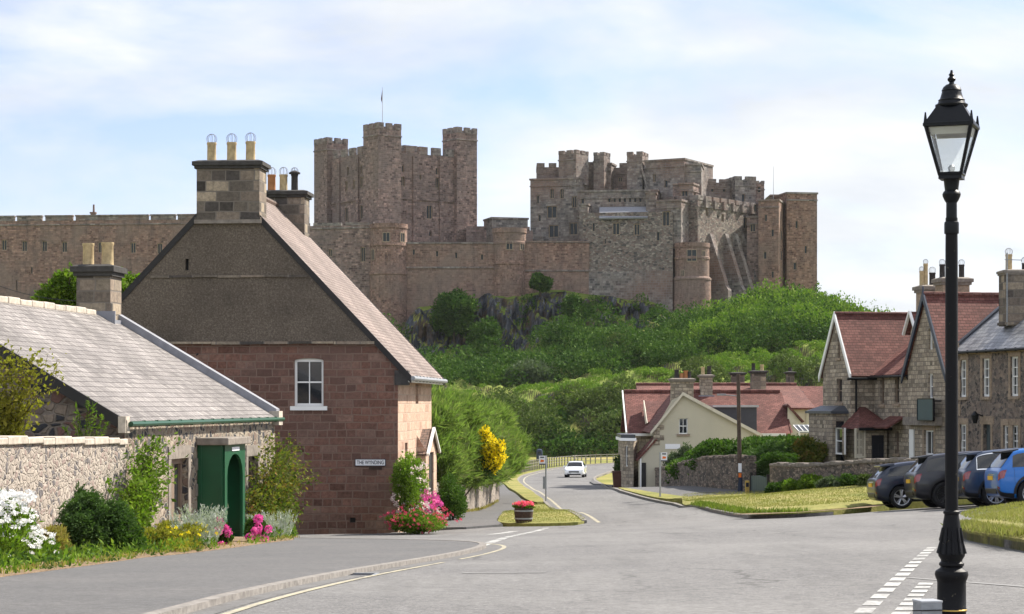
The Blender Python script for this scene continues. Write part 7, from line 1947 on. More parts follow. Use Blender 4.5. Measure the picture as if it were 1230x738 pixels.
# shrubs over the roadside wall
DW = unit(.08, 1.0); NW = (DW[1], -DW[0]); RW = at_depth(478, 64.0)
def feathery(label, spots, n, mat='leaf_tamarisk', ln=.38):
    p0 = spots[0]; root = thing('feathery_shrub', label, 'shrub', (*at_depth(p0[0], p0[1]), gz(*at_depth(p0[0], p0[1]))))
    bl = []
    for p_, Y, top, r in spots:
        c = at_depth(p_, Y); zt = zy(top, Y) - .25; zb = gz(*c) + 1.15; h = zt - zb
        for i in range(46):
            a = RNG.random() * 6.28; q = math.sqrt(RNG.random()); t = RNG.random()
            rr = r * (1.0 - .45 * t ** 2); k = .34 + .3 * RNG.random()
            k *= .62
            bl.append((c[0] - .35 + math.cos(a) * rr * q, c[1] + math.sin(a) * rr * q * 1.6, zb + .25 + (h - .3) * t, r * k, r * k * 1.3, r * k))
    pts, d = blob_points(bl, n, .5, .6)
    k = pts[:, 2] > gz_np(pts[:, 0], pts[:, 1]) + 1.2 - .4 * RNG.random(len(pts)) ** 4; pts = pts[k]; d = d[k]
    dd = d * .7 + np.array([.25, -.1, .6])
    leaf_mesh('foliage', pts, dd, ln, .036, mat, root, .5, .6)
    st = MB()
    for p_, Y, top, r in spots:
        c = at_depth(p_, Y)
        for i in range(5): a = i * 1.3; st.tube((c[0] - 1.5, c[1], gz(*c) - .1), (c[0] - .6 + math.cos(a) * r * .5, c[1] + math.sin(a) * r * .5, zy(top, Y) - 1.4), .06, .02, 6)
    st.build('stem', 'bark', root); return root
feathery('tall feathery green shrub rising beside the far corner of the red house', [(526, 76, 474, 1.2), (541, 80, 470, 1.3), (553, 83, 477, 1.3)], 64000)
feathery('middle feathery shrub over the roadside wall, behind the yellow broom', [(563, 87, 476, 1.4), (576, 90, 483, 1.45), (585, 94, 480, 1.4)], 64000)
feathery('last feathery shrub of the row, hanging over the end of the roadside wall', [(596, 97, 485, 1.4), (608, 101, 495, 1.3), (614, 104, 508, 1.0)], 54000)
c = at_depth(591, 82.0); Y = 82.0
root = thing('yellow_broom', 'bright yellow flowering broom in front of the feathery shrubs', 'shrub', (c[0], c[1], gz(*c)))
bl = [(c[0], c[1], zy(552, Y), .33, .5, .42), (c[0] - .12, c[1], zy(537, Y), .30, .45, .4), (c[0] + .22, c[1], zy(546, Y), .25, .4, .42), (c[0] - .28, c[1], zy(523, Y), .2, .3, .28), (c[0] + .3, c[1], zy(537, Y), .14, .3, .25)]
pts, d = blob_points([(x, y, z, a * 1.15, b * 1.15, c_ * 1.15) for x, y, z, a, b, c_ in bl], 5200, .4, .4); leaf_mesh('blossom', pts, d + np.array([0, 0, .4]), .09, .06, 'petal_yellow', root, .8)
pts, d = blob_points(bl + [(c[0] - .1, c[1], zy(563, Y), .35, .4, .45)], 3000, .9, .3); leaf_mesh('foliage', pts, d + np.array([0, 0, .8]), .25, .03, 'leaf_dark', root, .4)
st = MB(); st.tube((c[0] - 1.7, c[1] + .6, gz(*c) - .1), (c[0], c[1], zy(555, Y)), .03, .03, 6); st.build('stem', 'bark', root)
# flowers at the house corner
def at_wall(px_, t):
    O = vadd(RW, NW, t); s = s_at(O, DW, px_); p = vadd(O, DW, s); return p
c = at_wall(500, .7); Y = c[1]; b0 = gz(*c)
r = bush('rose_bush', 'tall rose bush with pale and pink flowers at the corner of the red house', 'flowers', (c[0] - .1, c[1] - .3), b0, zy(548, Y), .62, 1.2, 15000, .075, .045, 'leaf_bright', nb=34, size=.3, lump=.45)
pts, d = blob_points(sub_blobs((c[0], c[1] - .4, (b0 + zy(553, Y)) / 2 + .15), (.62, 1.2, (zy(550, Y) - b0) / 2.1), 24, .3), 330, .15, .4); flowers(r, pts, .075, 'petal_pale', 5)
pts, d = blob_points(sub_blobs((c[0] + .35, c[1] - .4, b0 + .95), (.55, .8, .45), 8, .3), 70, .2, .4); flowers(r, pts, .085, 'petal_pink', 6)
c2 = at_wall(512, .95); Y2 = c2[1] - 2.0; c2 = (c2[0] - .15, Y2); b0 = gz(*c2)
r = bush('valerian', 'low spread of small red flowers at the foot of the rose bush by the lane', 'flowers', c2, b0, b0 + .75, .95, 1.1, 13000, .06, .03, 'leaf_bright', nb=30, size=.3)
pts, d = blob_points([(c2[0], c2[1] - .1, b0 + .5, .98, 1.1, .38)], 240, .3, .3); flowers(r, pts, .045, 'petal_red', 5)
c = at_wall(542, .75); Y = c[1]; b0 = gz(*c)
bush('leafy_shrub', 'plain green shrub between the red flowers and the roadside wall', 'shrub', c, b0, zy(572, Y), .55, 1.3, 12000, .07, .04, 'leaf_hedge', nb=26, size=.4)
c = at_wall(535, .2); Y = c[1]; b0 = gz(*c)
r = bush('red_valerian', 'arching red valerian over the wall, right of the little porch', 'flowers', (c[0] - .15, c[1] + 3), b0 + .9, zy(532, Y), .5, 1.3, 7000, .08, .04, 'leaf_hedge', nb=24, size=.3)
pts, d = blob_points(sub_blobs((c[0] + .05, c[1] + 2.5, zy(555, Y)), (.6, 1.2, .7), 14, .3), 120, .2, .4); flowers(r, pts, .06, 'petal_red', 5)
# weeds along the bed edge
o = tufts('weeds', bede, 500, .09, 'leaf_dry', .12, .10, .016); tag(o, 'dry weeds and fallen petals along the edge of the left flower bed', 'weeds')
o = tufts('weeds', [vadd(vadd(RW, NW, .12), DW, 10 + i * 3) for i in range(9)], 900, .16, 'leaf_dry', .06, .08, .018); tag(o, 'dry weeds along the foot of the roadside wall', 'weeds')

# right: hedges and garden shrubs
def hedge(name, label, line, w, h, n, leaf, mat, top_var=.18, cat='hedge'):
    root = thing(name, label, cat, (*line[0], gz(*line[0])))
    l = densify(line, .7); bl = []
    for i, p in enumerate(l):
        g0 = gz(*p); hh = h(i / max(1, len(l) - 1)) if callable(h) else h
        for k in range(3):
            bl.append((p[0] + RNG.normal(0, w * .15), p[1] + RNG.normal(0, w * .15), g0 + hh * (.25 + .27 * k), w * .55, w * .55, hh * (.26 + top_var * .3 * RNG.random())))
    pts, d = blob_points(bl, n, .35, .2); leaf_mesh('foliage', pts, d + np.array([0, 0, .25]), leaf, leaf * .55, mat, root, .8)
    st = MB()
    for p in l[::2]: st.tube((*p, gz(*p) - .1), (p[0], p[1], gz(*p) + .8), .04, .02, 5)
    st.build('stem', 'bark', root); return root
hedge('clipped_hedge', 'tall dense green hedge behind the curving rubble wall', [at_depth(838, 113), at_depth(854, 109.5), at_depth(876, 106.5), at_depth(905, 105)], 2.2, lambda t: 1.25 + .95 * min(1, t * 2.2), 42000, .2, 'leaf_hedge')
hedge('clipped_hedge', 'long lighter topped hedge running back towards the gabled stone house', [at_depth(906, 108), at_depth(940, 107), at_depth(985, 104)], 2.4, 2.25, 42000, .2, 'leaf_hedge')
c = at_depth(916, 101); Y = 101; bush('rounded_shrub', 'dark rounded shrub behind the wooden gate', 'shrub', c, gz(*c), zy(535, Y), 1.1, 1.1, 14000, .14, .08, 'leaf_dark', nb=26, size=.42)
c = at_depth(935, 95.5); Y = 95.5; bush('spreading_shrub', 'flat topped spreading conifer overhanging the end of the front wall', 'shrub', c, zy(566, Y), zy(542, Y), .85, .85, 9000, .14, .04, 'leaf_hedge', nb=22, size=.4, bias=(.2, -.2, .1))
c = at_depth(820, 116); Y = 116; bush('grey_shrub', 'grey-green shrub over the wall in front of the cream gable', 'shrub', c, gz(*c) + .3, zy(538, Y), .8, .8, 9000, .16, .07, 'leaf_grey', nb=26, size=.42)
c = at_depth(975, 99.5); Y = 99.5; bush('purple_shrub', 'dull purple tinged shrub at the right end of the long hedge', 'shrub', c, gz(*c) + .5, zy(524, Y), .8, .8, 7000, .15, .08, 'leaf_rose', nb=20, size=.42)
ls = [(934, 90.5, 577, 13, 'leaf_hedge', 'dark low shrub at the left end of the border under the front wall'), (953, 89.3, 574, 14, 'leaf_bright', 'bright light green low shrub, second from the left under the front wall'), (975, 88, 572, 17, 'leaf_bright', 'widest bright green shrub in the border under the front wall'), (1000, 86.5, 573, 17, 'leaf_grey', 'greyish low shrub in the middle of the border under the front wall'), (1023, 85, 568, 15, 'leaf_hedge', 'taller dark green shrub near the right end of the border under the front wall'), (1046, 83, 570, 14, 'leaf_olive', 'olive shrub just left of the first parked car')]
for p_, Y, top, rp_, mt, lab in ls:
    q = at_depth(p_, Y - .9); bush('border_shrub', lab, 'shrub', q, gz(*q), zy(top, Y), rp_ / F * Y, .7, 5200, .13, .07, mt, nb=18, size=.42, group='low shrubs under the front garden wall')
c = at_depth(745, 122); bush('potted_evergreen', 'small dark evergreen beside the stone bay at the road edge', 'shrub', c, gz(*c) + .9, zy(545, 122), .42, .42, 4000, .12, .06, 'leaf_dark', nb=14, size=.42)
# ------------------------------------------------------------------ cars
def catmull(A, t):
    n = len(A); i = int(min(max(math.floor(t), 0), n - 2)); f = t - i
    p0 = A[max(i - 1, 0)]; p1 = A[i]; p2 = A[i + 1]; p3 = A[min(i + 2, n - 1)]
    m1 = (p2 - p0) * .5; m2 = (p3 - p1) * .5
    m1 = np.where(np.sign(p2 - p1) == np.sign(m1), m1, m1 * .25); m2 = np.where(np.sign(p2 - p1) == np.sign(m2), m2, m2 * .25)
    lim = np.abs(p2 - p1) * 2.4 + 1e-9; m1 = np.clip(m1, -lim, lim); m2 = np.clip(m2, -lim, lim)
    return (2*f**3 - 3*f*f + 1) * p1 + (f**3 - 2*f*f + f) * m1 + (-2*f**3 + 3*f*f) * p2 + (f**3 - f*f) * m2
class CarShape:
    def __init__(s, st): s.st = np.array(st, float)
    def ring(s, a):
        x, zb, zbelt, zr, wl, wb, wr = catmull(s.st, a)
        zm = zb + (zbelt - zb) * .55; k = min(.06, (zr - zbelt) * .3)
        return np.array([(x, 0, zb), (x, wl * .80, zb), (x, wl, zb + .10), (x, wb, zm), (x, wb * .972, zbelt), (x, wr + (wb - wr) * .10, zr - k - .0), (x, wr * .80, zr), (x, 0, zr + .015)])
    def P(s, a, v):
        return catmull(s.ring(a), v)
    def N(s, a, v):
        e = .02; du = s.P(min(a + e, len(s.st) - 1), v) - s.P(max(a - e, 0), v); dv = s.P(a, min(v + e, 7)) - s.P(a, max(v - e, 0))
        n = np.cross(du, dv); n /= np.linalg.norm(n) + 1e-9
        return n if n[1] >= -1e-6 else -n
    def surf(s, mb, a0, a1, v0, v1, off, side, na=8, nv=4, a0b=None, a1b=None):
        """patch of the skin lifted by off; a0b/a1b let the two ends slant with v"""
        V = []
        for j in range(nv + 1):
            t = j / nv; v = v0 + (v1 - v0) * t; l = a0 + ((a0b if a0b is not None else a0) - a0) * t; r = a1 + ((a1b if a1b is not None else a1) - a1) * t
            for i in range(na + 1):
                a = l + (r - l) * i / na; p = s.P(a, v); n = s.N(a, v)
                if v > 5.2 and n[2] < 0: n = -n
                q = p + n * off; V.append((q[0], q[1] * side, q[2]))
        fs = [(j * (na + 1) + i, j * (na + 1) + i + 1, (j + 1) * (na + 1) + i + 1, (j + 1) * (na + 1) + i) for j in range(nv) for i in range(na)]
        if side > 0: fs = [f[::-1] for f in fs]
        mb.add(V, fs); return mb
    def body(s, na=6, nv=4):
        A = np.linspace(0, len(s.st) - 1, (len(s.st) - 1) * na + 1); Vv = np.linspace(0, 7, 7 * nv + 1)
        mb = MB(); R_ = []
        for a in A:
            h = [s.P(a, v) for v in Vv]; R_.append([(p[0], p[1], p[2]) for p in h] + [(p[0], -p[1], p[2]) for p in h[-2:0:-1]])
        n = len(R_[0]); mb.v = [p for r in R_ for p in r]
        mb.f = [(k * n + i, (k + 1) * n + i, (k + 1) * n + (i + 1) % n, k * n + (i + 1) % n) for k in range(len(R_) - 1) for i in range(n)]
        mb.f += [tuple(range(n)), tuple(range((len(R_) - 1) * n + n - 1, (len(R_) - 1) * n - 1, -1))]
        return mb
SUV = [(-2.20,.52,.80,.86,.70,.74,.66),(-2.17,.42,.94,1.02,.82,.86,.76),(-2.10,.34,1.04,1.12,.87,.92,.80),(-1.86,.29,1.07,1.40,.90,.945,.73),(-1.66,.28,1.07,1.56,.91,.95,.68),(-1.2,.27,1.05,1.62,.91,.955,.69),(-.4,.26,1.02,1.645,.91,.955,.70),(.25,.26,1.00,1.61,.91,.955,.69),(.62,.26,.99,1.50,.91,.955,.68),(1.18,.26,.985,1.06,.91,.955,.80),(1.6,.27,.97,1.015,.90,.945,.79),(1.98,.30,.91,.945,.87,.90,.73),(2.14,.38,.76,.79,.78,.80,.64),(2.18,.48,.64,.66,.6,.62,.5)]
HATCH = [(-2.12,.48,.72,.78,.66,.70,.60),(-2.09,.38,.86,.92,.78,.82,.70),(-2.02,.30,.95,1.00,.84,.87,.74),(-1.80,.24,.98,1.22,.86,.885,.68),(-1.50,.22,.98,1.37,.87,.89,.62),(-1.1,.20,.96,1.43,.87,.895,.62),(-.3,.19,.92,1.45,.87,.895,.63),(.3,.19,.90,1.40,.87,.895,.62),(.65,.19,.89,1.29,.87,.895,.62),(1.25,.20,.87,.93,.87,.89,.74),(1.65,.21,.84,.87,.86,.88,.72),(1.98,.24,.76,.79,.82,.84,.66),(2.12,.32,.64,.67,.72,.74,.58),(2.16,.42,.55,.57,.55,.58,.45)]
SEDAN = [(-2.30,.50,.74,.80,.66,.70,.60),(-2.26,.38,.92,.98,.80,.83,.72),(-2.15,.28,1.0,1.05,.85,.88,.76),(-1.75,.22,1.0,1.08,.87,.895,.74),(-1.30,.20,.97,1.27,.88,.90,.66),(-.9,.19,.95,1.40,.88,.905,.62),(-.2,.19,.93,1.44,.88,.905,.62),(.35,.19,.91,1.38,.88,.905,.62),(.7,.19,.90,1.26,.88,.905,.62),(1.2,.20,.88,.95,.88,.90,.74),(1.7,.21,.84,.88,.87,.89,.72),(2.1,.23,.76,.79,.83,.85,.66),(2.25,.30,.66,.69,.74,.76,.6),(2.30,.40,.56,.58,.6,.62,.5)]
def build_car(name, label, shape, paint, wheel_r, axles, glass_a, rear_glass, wind, group=None, plate='plate_yellow', trim_strip=None, spoiler=None, dark_low=True, spokes=5, rimmat='alloy', roofpaint=None, two_tone=True):
    sh = CarShape(shape); root = thing(name, label, 'car', (0, 0, 0), group)
    mb = sh.body(); b = mb.build('body', paint, root, True)
    # cut real wheel arches
    ct = MB(); hw = shape[5][5]
    for ax in axles:
        for sd in (-1, 1):
            ct.tube((ax, sd * (hw - .30), wheel_r + .01), (ax, sd * (hw + .2), wheel_r + .01), wheel_r + .055, wheel_r + .055, 28)
    co = ct.build('cut', paint, None); md = b.modifiers.new('arch', 'BOOLEAN'); md.object = co; md.operation = 'DIFFERENCE'; md.solver = 'EXACT'
    dg = bpy.context.evaluated_depsgraph_get(); me = bpy.data.meshes.new_from_object(b.evaluated_get(dg)); old = b.data
    b.modifiers.clear(); b.data = me; bpy.data.meshes.remove(old); cm = co.data; bpy.data.objects.remove(co); bpy.data.meshes.remove(cm)
    if len(me.materials) == 0: me.materials.append(MAT[paint])
    smooth_by_angle(b, 38)
    # glazing
    for sd in (-1, 1):
        a0, a1, asplit = glass_a
        g = MB(); sh.surf(g, a0, asplit - .05, 4.12, 4.86, .006, sd, 10, 4, a0 + .35, None); sh.surf(g, asplit + .05, a1, 4.12, 4.86, .006, sd, 10, 4, None, a1 - .75)
        g.build('side_window', 'car_glass', root, True)
        if trim_strip:
            t = MB(); sh.surf(t, a0, a1, 4.02, 4.10, .012, sd, 14, 1); sh.surf(t, a0 + .3, a1 - .7, 4.90, 4.97, .012, sd, 14, 1); sh.surf(t, a0 - .03, a0 + .08, 4.05, 4.95, .012, sd, 2, 5, a0 + .28, a0 + .40); t.build('window_trim', trim_strip, root)
        # shut lines, handles and mirror
        d_ = MB()
        for a, v0, v1 in ((asplit, 2.15, 4.12), (asplit + 2.1 if asplit < 6.15 else asplit + 2.0, 2.15, 4.1), (a0 + .25, 2.9, 4.1)): sh.surf(d_, a - .018, a + .018, v0, v1, .004, sd, 1, 8)
        sh.surf(d_, a0 - .6, a1 + .1, 2.10, 2.14, .004, sd, 24, 1); d_.build('shut_line', 'black_trim', root)
        h = MB()
        for a in (asplit - 1.0, asplit + .9):
            p = sh.P(a, 3.75); h.box((p[0], (p[1] + .012) * sd, p[2]), (.2, .035, .03))
        h.build('handle', 'black_trim' if paint != 'white_car' else paint, root)
        m_ = MB(); p = sh.P(a1 - .35, 4.2); m_.box((p[0], (p[1] + .12) * sd, p[2] + .03), (.12, .2, .14)); m_.build('mirror', paint, root, bevel=.03)
        if dark_low:
            l = MB(); sh.surf(l, .25, len(shape) - 2.2, .9, 2.12, .007, sd, 40, 3)
            # keep the strip off the wheel openings
            keep = [f for f in l.f if not any(abs(sum(l.v[i][0] for i in f) / 4 - ax) < wheel_r + .10 for ax in axles)]; l.f = keep
            l.build('sill', 'black_trim', root, True)
        ar = MB()
        for ax in axles:
            n = 22; V = []
            for i in range(n + 1):
                an = math.pi * i / n - .0
                for rr in (wheel_r + .055, wheel_r + .12):
                    x = ax + math.cos(an) * rr; z = wheel_r + .01 + math.sin(an) * rr
                    av = np.interp(x, [q[0] for q in shape], range(len(shape))); vs = np.linspace(1.2, 4, 30); zz_ = np.array([sh.P(av, v)[2] for v in vs]); v = float(np.interp(z, zz_, vs)); p = sh.P(av, v)
                    V.append((x, (p[1] + .012) * sd, z))
            fs = [(2 * i, 2 * i + 1, 2 * i + 3, 2 * i + 2) for i in range(n)]
            ar.add(V, fs if sd < 0 else [f[::-1] for f in fs])
        ar.build('wheel_arch', 'black_trim' if dark_low else paint, root, True)
    g = MB(); sh.surf(g, rear_glass[0], rear_glass[1], 5.35, 7, .008, 1, 6, 6); sh.surf(g, rear_glass[0], rear_glass[1], 5.35, 7, .008, -1, 6, 6); g.build('rear_window', 'car_glass', root, True)
    g = MB(); sh.surf(g, wind[0], wind[1], 5.25, 7, .008, 1, 6, 6); sh.surf(g, wind[0], wind[1], 5.25, 7, .008, -1, 6, 6); g.build('windscreen', 'car_glass', root, True)
    # lamps
    for sd in (-1, 1):
        t = MB(); sh.surf(t, .75, 2.25, 3.32, 3.98, .014, sd, 10, 3, .9, 2.6); t.build('tail_light', 'red_lamp', root, True)
        q = MB(); sh.surf(q, .25, 1.3, 2.25, 2.5, .016, sd, 6, 1); q.build('reflector', 'red_lamp', root)
        h = MB(); n = len(shape); sh.surf(h, n - 3.2, n - 1.75, 3.5, 4.4, .014, sd, 8, 3, n - 3.6, n - 1.9); h.build('headlight', 'headlamp_glass', root, True)
    x0 = shape[0][0]; zc = (shape[0][2] + shape[1][2]) / 2 - .02
    p = MB(); p.box((x0 - .012, 0, zc), (.03, .52, .115)); p.build('number_plate', plate, root)
    p = MB(); p.box((x0 + .03, 0, zc + .09), (.05, .62, .035)); p.build('tailgate_bar', 'chrome', root)
    bp = MB(); bp.box((x0 + .06, 0, shape[0][1] - .02), (.14, 1.25, .17)); bp.build('bumper', 'black_trim', root, bevel=.04)
    ex = MB()
    for sd in (-1, 1): ex.tube((x0 + .02, sd * .52, shape[0][1] - .06), (x0 + .2, sd * .52, shape[0][1] - .06), .045, .045, 10)
    ex.build('exhaust', 'chrome', root)
    x1 = shape[-1][0]; zf = (shape[-1][1] + shape[-1][2]) / 2
    gr = MB(); gr.box((x1 - .01, 0, zf + .03), (.05, .9, .13)); gr.box((x1 - .03, 0, zf - .20), (.12, 1.2, .13)); gr.build('grille', 'black_trim', root)
    p = MB(); p.box((x1 + .025, 0, zf - .08), (.02, .5, .105)); p.build('number_plate', 'plate_white', root)
    if spoiler:
        s_ = MB(); sx_, sz = spoiler; s_.hexa([(sx_ - .26, -.58, sz - .06), (sx_ + .18, -.62, sz - .05), (sx_ + .18, .62, sz - .05), (sx_ - .26, .58, sz - .06), (sx_ - .28, -.56, sz - .015), (sx_ + .18, -.6, sz + .035), (sx_ + .18, .6, sz + .035), (sx_ - .28, .56, sz - .015)]); s_.build('spoiler', roofpaint or paint, root, bevel=.015)
    # wheels
    for ax in axles:
        for sd in (-1, 1):
            w = MB(); yo = sd * (hw - .02); yi = sd * (hw - .25); r = wheel_r
            def ringp(pr, mbx, n=30):
                V = []
                for rr, yy in pr:
                    for i in range(n): an = 2 * math.pi * i / n; V.append((ax + math.cos(an) * rr, yy, r + math.sin(an) * rr))
                fs = [(k * n + i, k * n + (i + 1) % n, (k + 1) * n + (i + 1) % n, (k + 1) * n + i) for k in range(len(pr) - 1) for i in range(n)]
                mbx.add(V, fs)
            ringp([(r * .66, yi), (r * .95, yi), (r, yi + sd * .04), (r, yo - sd * .04), (r * .95, yo), (r * .70, yo), (r * .67, yo - sd * .03), (r * .66, yi)], w)
            wh = w.build('wheel', 'tyre', root, True)
            rm = MB(); ringp([(r * .70, yo - sd * .005), (r * .66, yo - sd * .012), (r * .63, yo - sd * .06), (r * .60, yo - sd * .10)], rm)
            for i in range(spokes):
                an = 2 * math.pi * i / spokes + .3
                for da in (-.16, .16):
                    c0 = Vector((ax + math.cos(an) * r * .12, yo - sd * .035, r + math.sin(an) * r * .12)); c1 = Vector((ax + math.cos(an + da) * r * .66, yo - sd * .02, r + math.sin(an + da) * r * .66)); rm.tube(c0, c1, r * .085, r * .06, 5)
            rm.tube((ax, yo - sd * .06, r), (ax, yo - sd * .01, r), r * .17, r * .14, 12)
            rm.build('rim', rimmat, wh)
            dk = MB(); dk.tube((ax, yi + sd * .05, r), (ax, yi + sd * .10, r), r * .64, r * .64, 24); dk.build('brake_disc', 'black_trim', wh)
    return root
def place(root, x, y, ang):
    """set a car on the sloping ground"""
    z = gz(x, y); e = 1.3; h = (math.cos(ang), math.sin(ang)); l = (-h[1], h[0])
    dz1 = (gz(x + h[0] * e, y + h[1] * e) - gz(x - h[0] * e, y - h[1] * e)) / (2 * e); dz2 = (gz(x + l[0] * .8, y + l[1] * .8) - gz(x - l[0] * .8, y - l[1] * .8)) / 1.6
    X = Vector((h[0], h[1], dz1)).normalized(); Yv = Vector((l[0], l[1], dz2)); Zv = X.cross(Yv).normalized(); Yv = Zv.cross(X)
    root.matrix_world = Matrix.Translation((x, y, z + .004)) @ Matrix((X, Yv, Zv)).transposed().to_4x4()
def park(root, px_, Y, ang, half_l, half_w):
    """leftmost corner of the tail at a photo column and depth"""
    h = (math.cos(ang), math.sin(ang)); l = (-h[1], h[0]); c = at_depth(px_, Y); place(root, c[0] + h[0] * half_l - l[0] * half_w, c[1] + h[1] * half_l - l[1] * half_w, ang)
GRP = 'cars parked nose in on the right'
AN = R(0)
c1 = build_car('parked_car', 'small dark navy hatchback with red tail lights, leftmost of the parked cars', HATCH, 'navy_car', .355, (-1.33, 1.33), (3.3, 8.75, 6.1), (1.9, 3.75), (7.5, 8.9), GRP, spoiler=(-1.62, 1.385), dark_low=False, spokes=5)
park(c1, 1043, 66.0, AN, 2.1, .80)
c2 = build_car('parked_car', 'charcoal grey sport utility car with yellow plate, second of the parked cars from the left', SUV, 'charcoal_car', .395, (-1.30, 1.36), (3.3, 8.75, 6.2), (2.0, 3.8), (7.5, 8.9), GRP, spoiler=(-1.72, 1.575), rimmat='black_trim', roofpaint='black_trim')
park(c2, 1087.5, 63.2, AN, 2.18, .85)
c3 = build_car('parked_car', 'slate blue family car with silver window line, mostly behind the lamp post', SUV, 'slate_blue_car', .39, (-1.30, 1.36), (3.3, 8.75, 6.2), (2.0, 3.8), (7.5, 8.9), GRP, trim_strip='chrome', spoiler=(-1.72, 1.575), spokes=7)
park(c3, 1144, 60.6, AN, 2.18, .85)
c4 = build_car('parked_car', 'bright blue sport utility car cut off by the right edge of the photo', SUV, 'bright_blue_car', .395, (-1.30, 1.36), (3.3, 8.75, 6.2), (2.0, 3.8), (7.5, 8.9), GRP, spoiler=(-1.72, 1.575), roofpaint='black_trim')
park(c4, 1184, 57.6, AN, 2.18, .85)
cw = build_car('white_car', 'white saloon car driving towards the camera round the bend', SEDAN, 'white_car', .33, (-1.38, 1.42), (3.6, 8.7, 6.1), (3.2, 4.8), (7.4, 8.9), None, plate='plate_yellow', dark_low=False)
p = ground_at(691.5, 188); place(cw, p.x, p.y, math.atan2(-.99, -.10))
# ------------------------------------------------------------------ street furniture
def street_lamp():
    Y = 17.0; c = at_depth(1143, Y); S = Y / F; zg = gz(*c); zz = lambda q: ZC + (HY - q) * S
    root = thing('street_lamp', 'tall black cast iron street lamp with a four sided glass lantern', 'street lamp', (c[0], c[1], zg))
    r = lambda p_: p_ * S
    # foot, from the ground up
    prof = [(r(17.2), zg - .05), (r(17.2), zz(735)), (r(18), zz(733.5)), (r(18), zz(731.5)), (r(17.2), zz(730)), (r(17.0), zz(700)), (r(17.6), zz(697)), (r(19.0), zz(694)), (r(20), zz(690)), (r(19), zz(686)), (r(14), zz(682.5)), (r(13), zz(681)), (r(14.8), zz(679)), (r(14.8), zz(676.5)), (r(12.6), zz(674.5)), (r(12.8), zz(672.5)), (r(15.6), zz(668)), (r(16), zz(665)), (r(15), zz(660)), (r(12.6), zz(648)), (r(11), zz(636)), (r(10), zz(627)), (r(8.8), zz(621)), (r(8.6), zz(618)), (r(9.9), zz(617)), (r(9.9), zz(614.5)), (r(8), zz(613))]
    mb = MB(); mb.lathe((c[0], c[1], 0), prof, 24); ft = mb.build('base', 'chipped_black_paint', root); smooth_by_angle(ft, 30)
    # raised acanthus ribs round the vase of the foot
    rb = MB()
    for i in range(10):
        a = 2 * math.pi * i / 10 + .2
        for q0, q1, r0, r1 in ((665, 650, 16.2, 13.2), (650, 634, 13.2, 10.8)):
            rb.tube((c[0] + math.cos(a) * r(r0), c[1] + math.sin(a) * r(r0), zz(q0)), (c[0] + math.cos(a) * r(r1), c[1] + math.sin(a) * r(r1), zz(q1)), .016, .008, 6)
    rb.build('rib', 'chipped_black_paint', ft)
    gb = MB(); gb.lathe((c[0], c[1], 0), [(r(17.4), zz(733.8)), (r(18.3), zz(733.2)), (r(18.3), zz(731.8)), (r(17.4), zz(731.2))], 24); gb.build('gold_band', 'gold_paint', ft)
    sh = [(r(7.9), zz(613.5)), (r(7.8), zz(600)), (r(7.4), zz(300)), (r(7.2), zz(278)), (r(7.2), zz(262))]
    mb = MB(); mb.lathe((c[0], c[1], 0), sh, 20); smooth_by_angle(mb.build('column', 'chipped_black_paint', root), 30)
    up = [(r(8.6), zz(281)), (r(8.8), zz(279)), (r(8.8), zz(269)), (r(8.4), zz(267)), (r(6.6), zz(266)), (r(6.4), zz(244)), (r(8.4), zz(241)), (r(10.6), zz(236)), (r(11), zz(233.5)), (r(10), zz(231)), (r(8), zz(229)), (r(8.6), zz(224)), (r(9.4), zz(217)), (r(11.8), zz(212))]
    mb = MB(); mb.lathe((c[0], c[1], 0), up, 20); smooth_by_angle(mb.build('collar', 'black_paint', root), 30)
    # lantern, turned a little so that a sliver of its right pane shows
    rot = R(45 - 20)
    def sq(rad, z): return [(c[0] + math.cos(rot + math.pi / 2 * i) * rad, c[1] + math.sin(rot + math.pi / 2 * i) * rad, z) for i in range(4)]
    k = 1.16
    b0, b1 = r(15.5) * k, r(33) * k; z0, z1 = zz(210), zz(152)
    fr = MB(); lo = sq(b0, z0); hi = sq(b1, z1)
    for i in range(4):
        j = (i + 1) % 4
        fr.tube(lo[i], hi[i], .014, .016, 6); fr.tube(lo[i], lo[j], .016, .016, 6); fr.tube(hi[i], hi[j], .020, .020, 6)
        h2 = sq(b0 + (b1 - b0) * .80, z0 + (z1 - z0) * .80)
        m0 = Vector(h2[i]).lerp(Vector(h2[j]), .04); m1 = Vector(h2[i]).lerp(Vector(h2[j]), .96)
        fr.tube(hi[i], (hi[i][0], hi[i][1], hi[i][2] + .10), .018, .006, 5)
    fr.hexa(sq(b0 * 1.08, z0 - .04) + sq(b0 * 1.08, z0 + .005))
    ln = fr.build('lantern', 'black_paint', root)
    for i in range(4):
        j = (i + 1) % 4
        a, b, e, f = Vector(lo[i]), Vector(lo[j]), Vector(hi[j]), Vector(hi[i])
        q = [a.lerp(b, .07), b.lerp(a, .07), e.lerp(f, .04), f.lerp(e, .04)]
        g = MB(); g.slab([tuple(p) for p in q], .006); g.build('glass_pane', 'lantern_glass', ln)
        # pale reflector band inside the top of each pane
        w = MB(); t_ = .80
        u0 = [q[0].lerp(q[3], t_), q[1].lerp(q[2], t_), q[1].lerp(q[2], .97), q[0].lerp(q[3], .97)]
        cen = Vector((c[0], c[1], 0)); ins = [Vector((p.x + (c[0] - p.x) * .06, p.y + (c[1] - p.y) * .06, p.z)) for p in u0]
        w.slab([tuple(p) for p in ins], .004); w.build('reflector', 'cream_paint', ln)
    rf = MB(); A_ = sq(b1 * 1.06, z1 + .01); B_ = sq(r(18) * 1.15, zz(127)); rf.hexa(A_ + B_)
    rf.hexa(sq(b1 * 1.1, z1 - .012) + sq(b1 * 1.1, z1 + .012))
    rf.build('lantern_roof', 'black_paint', ln)
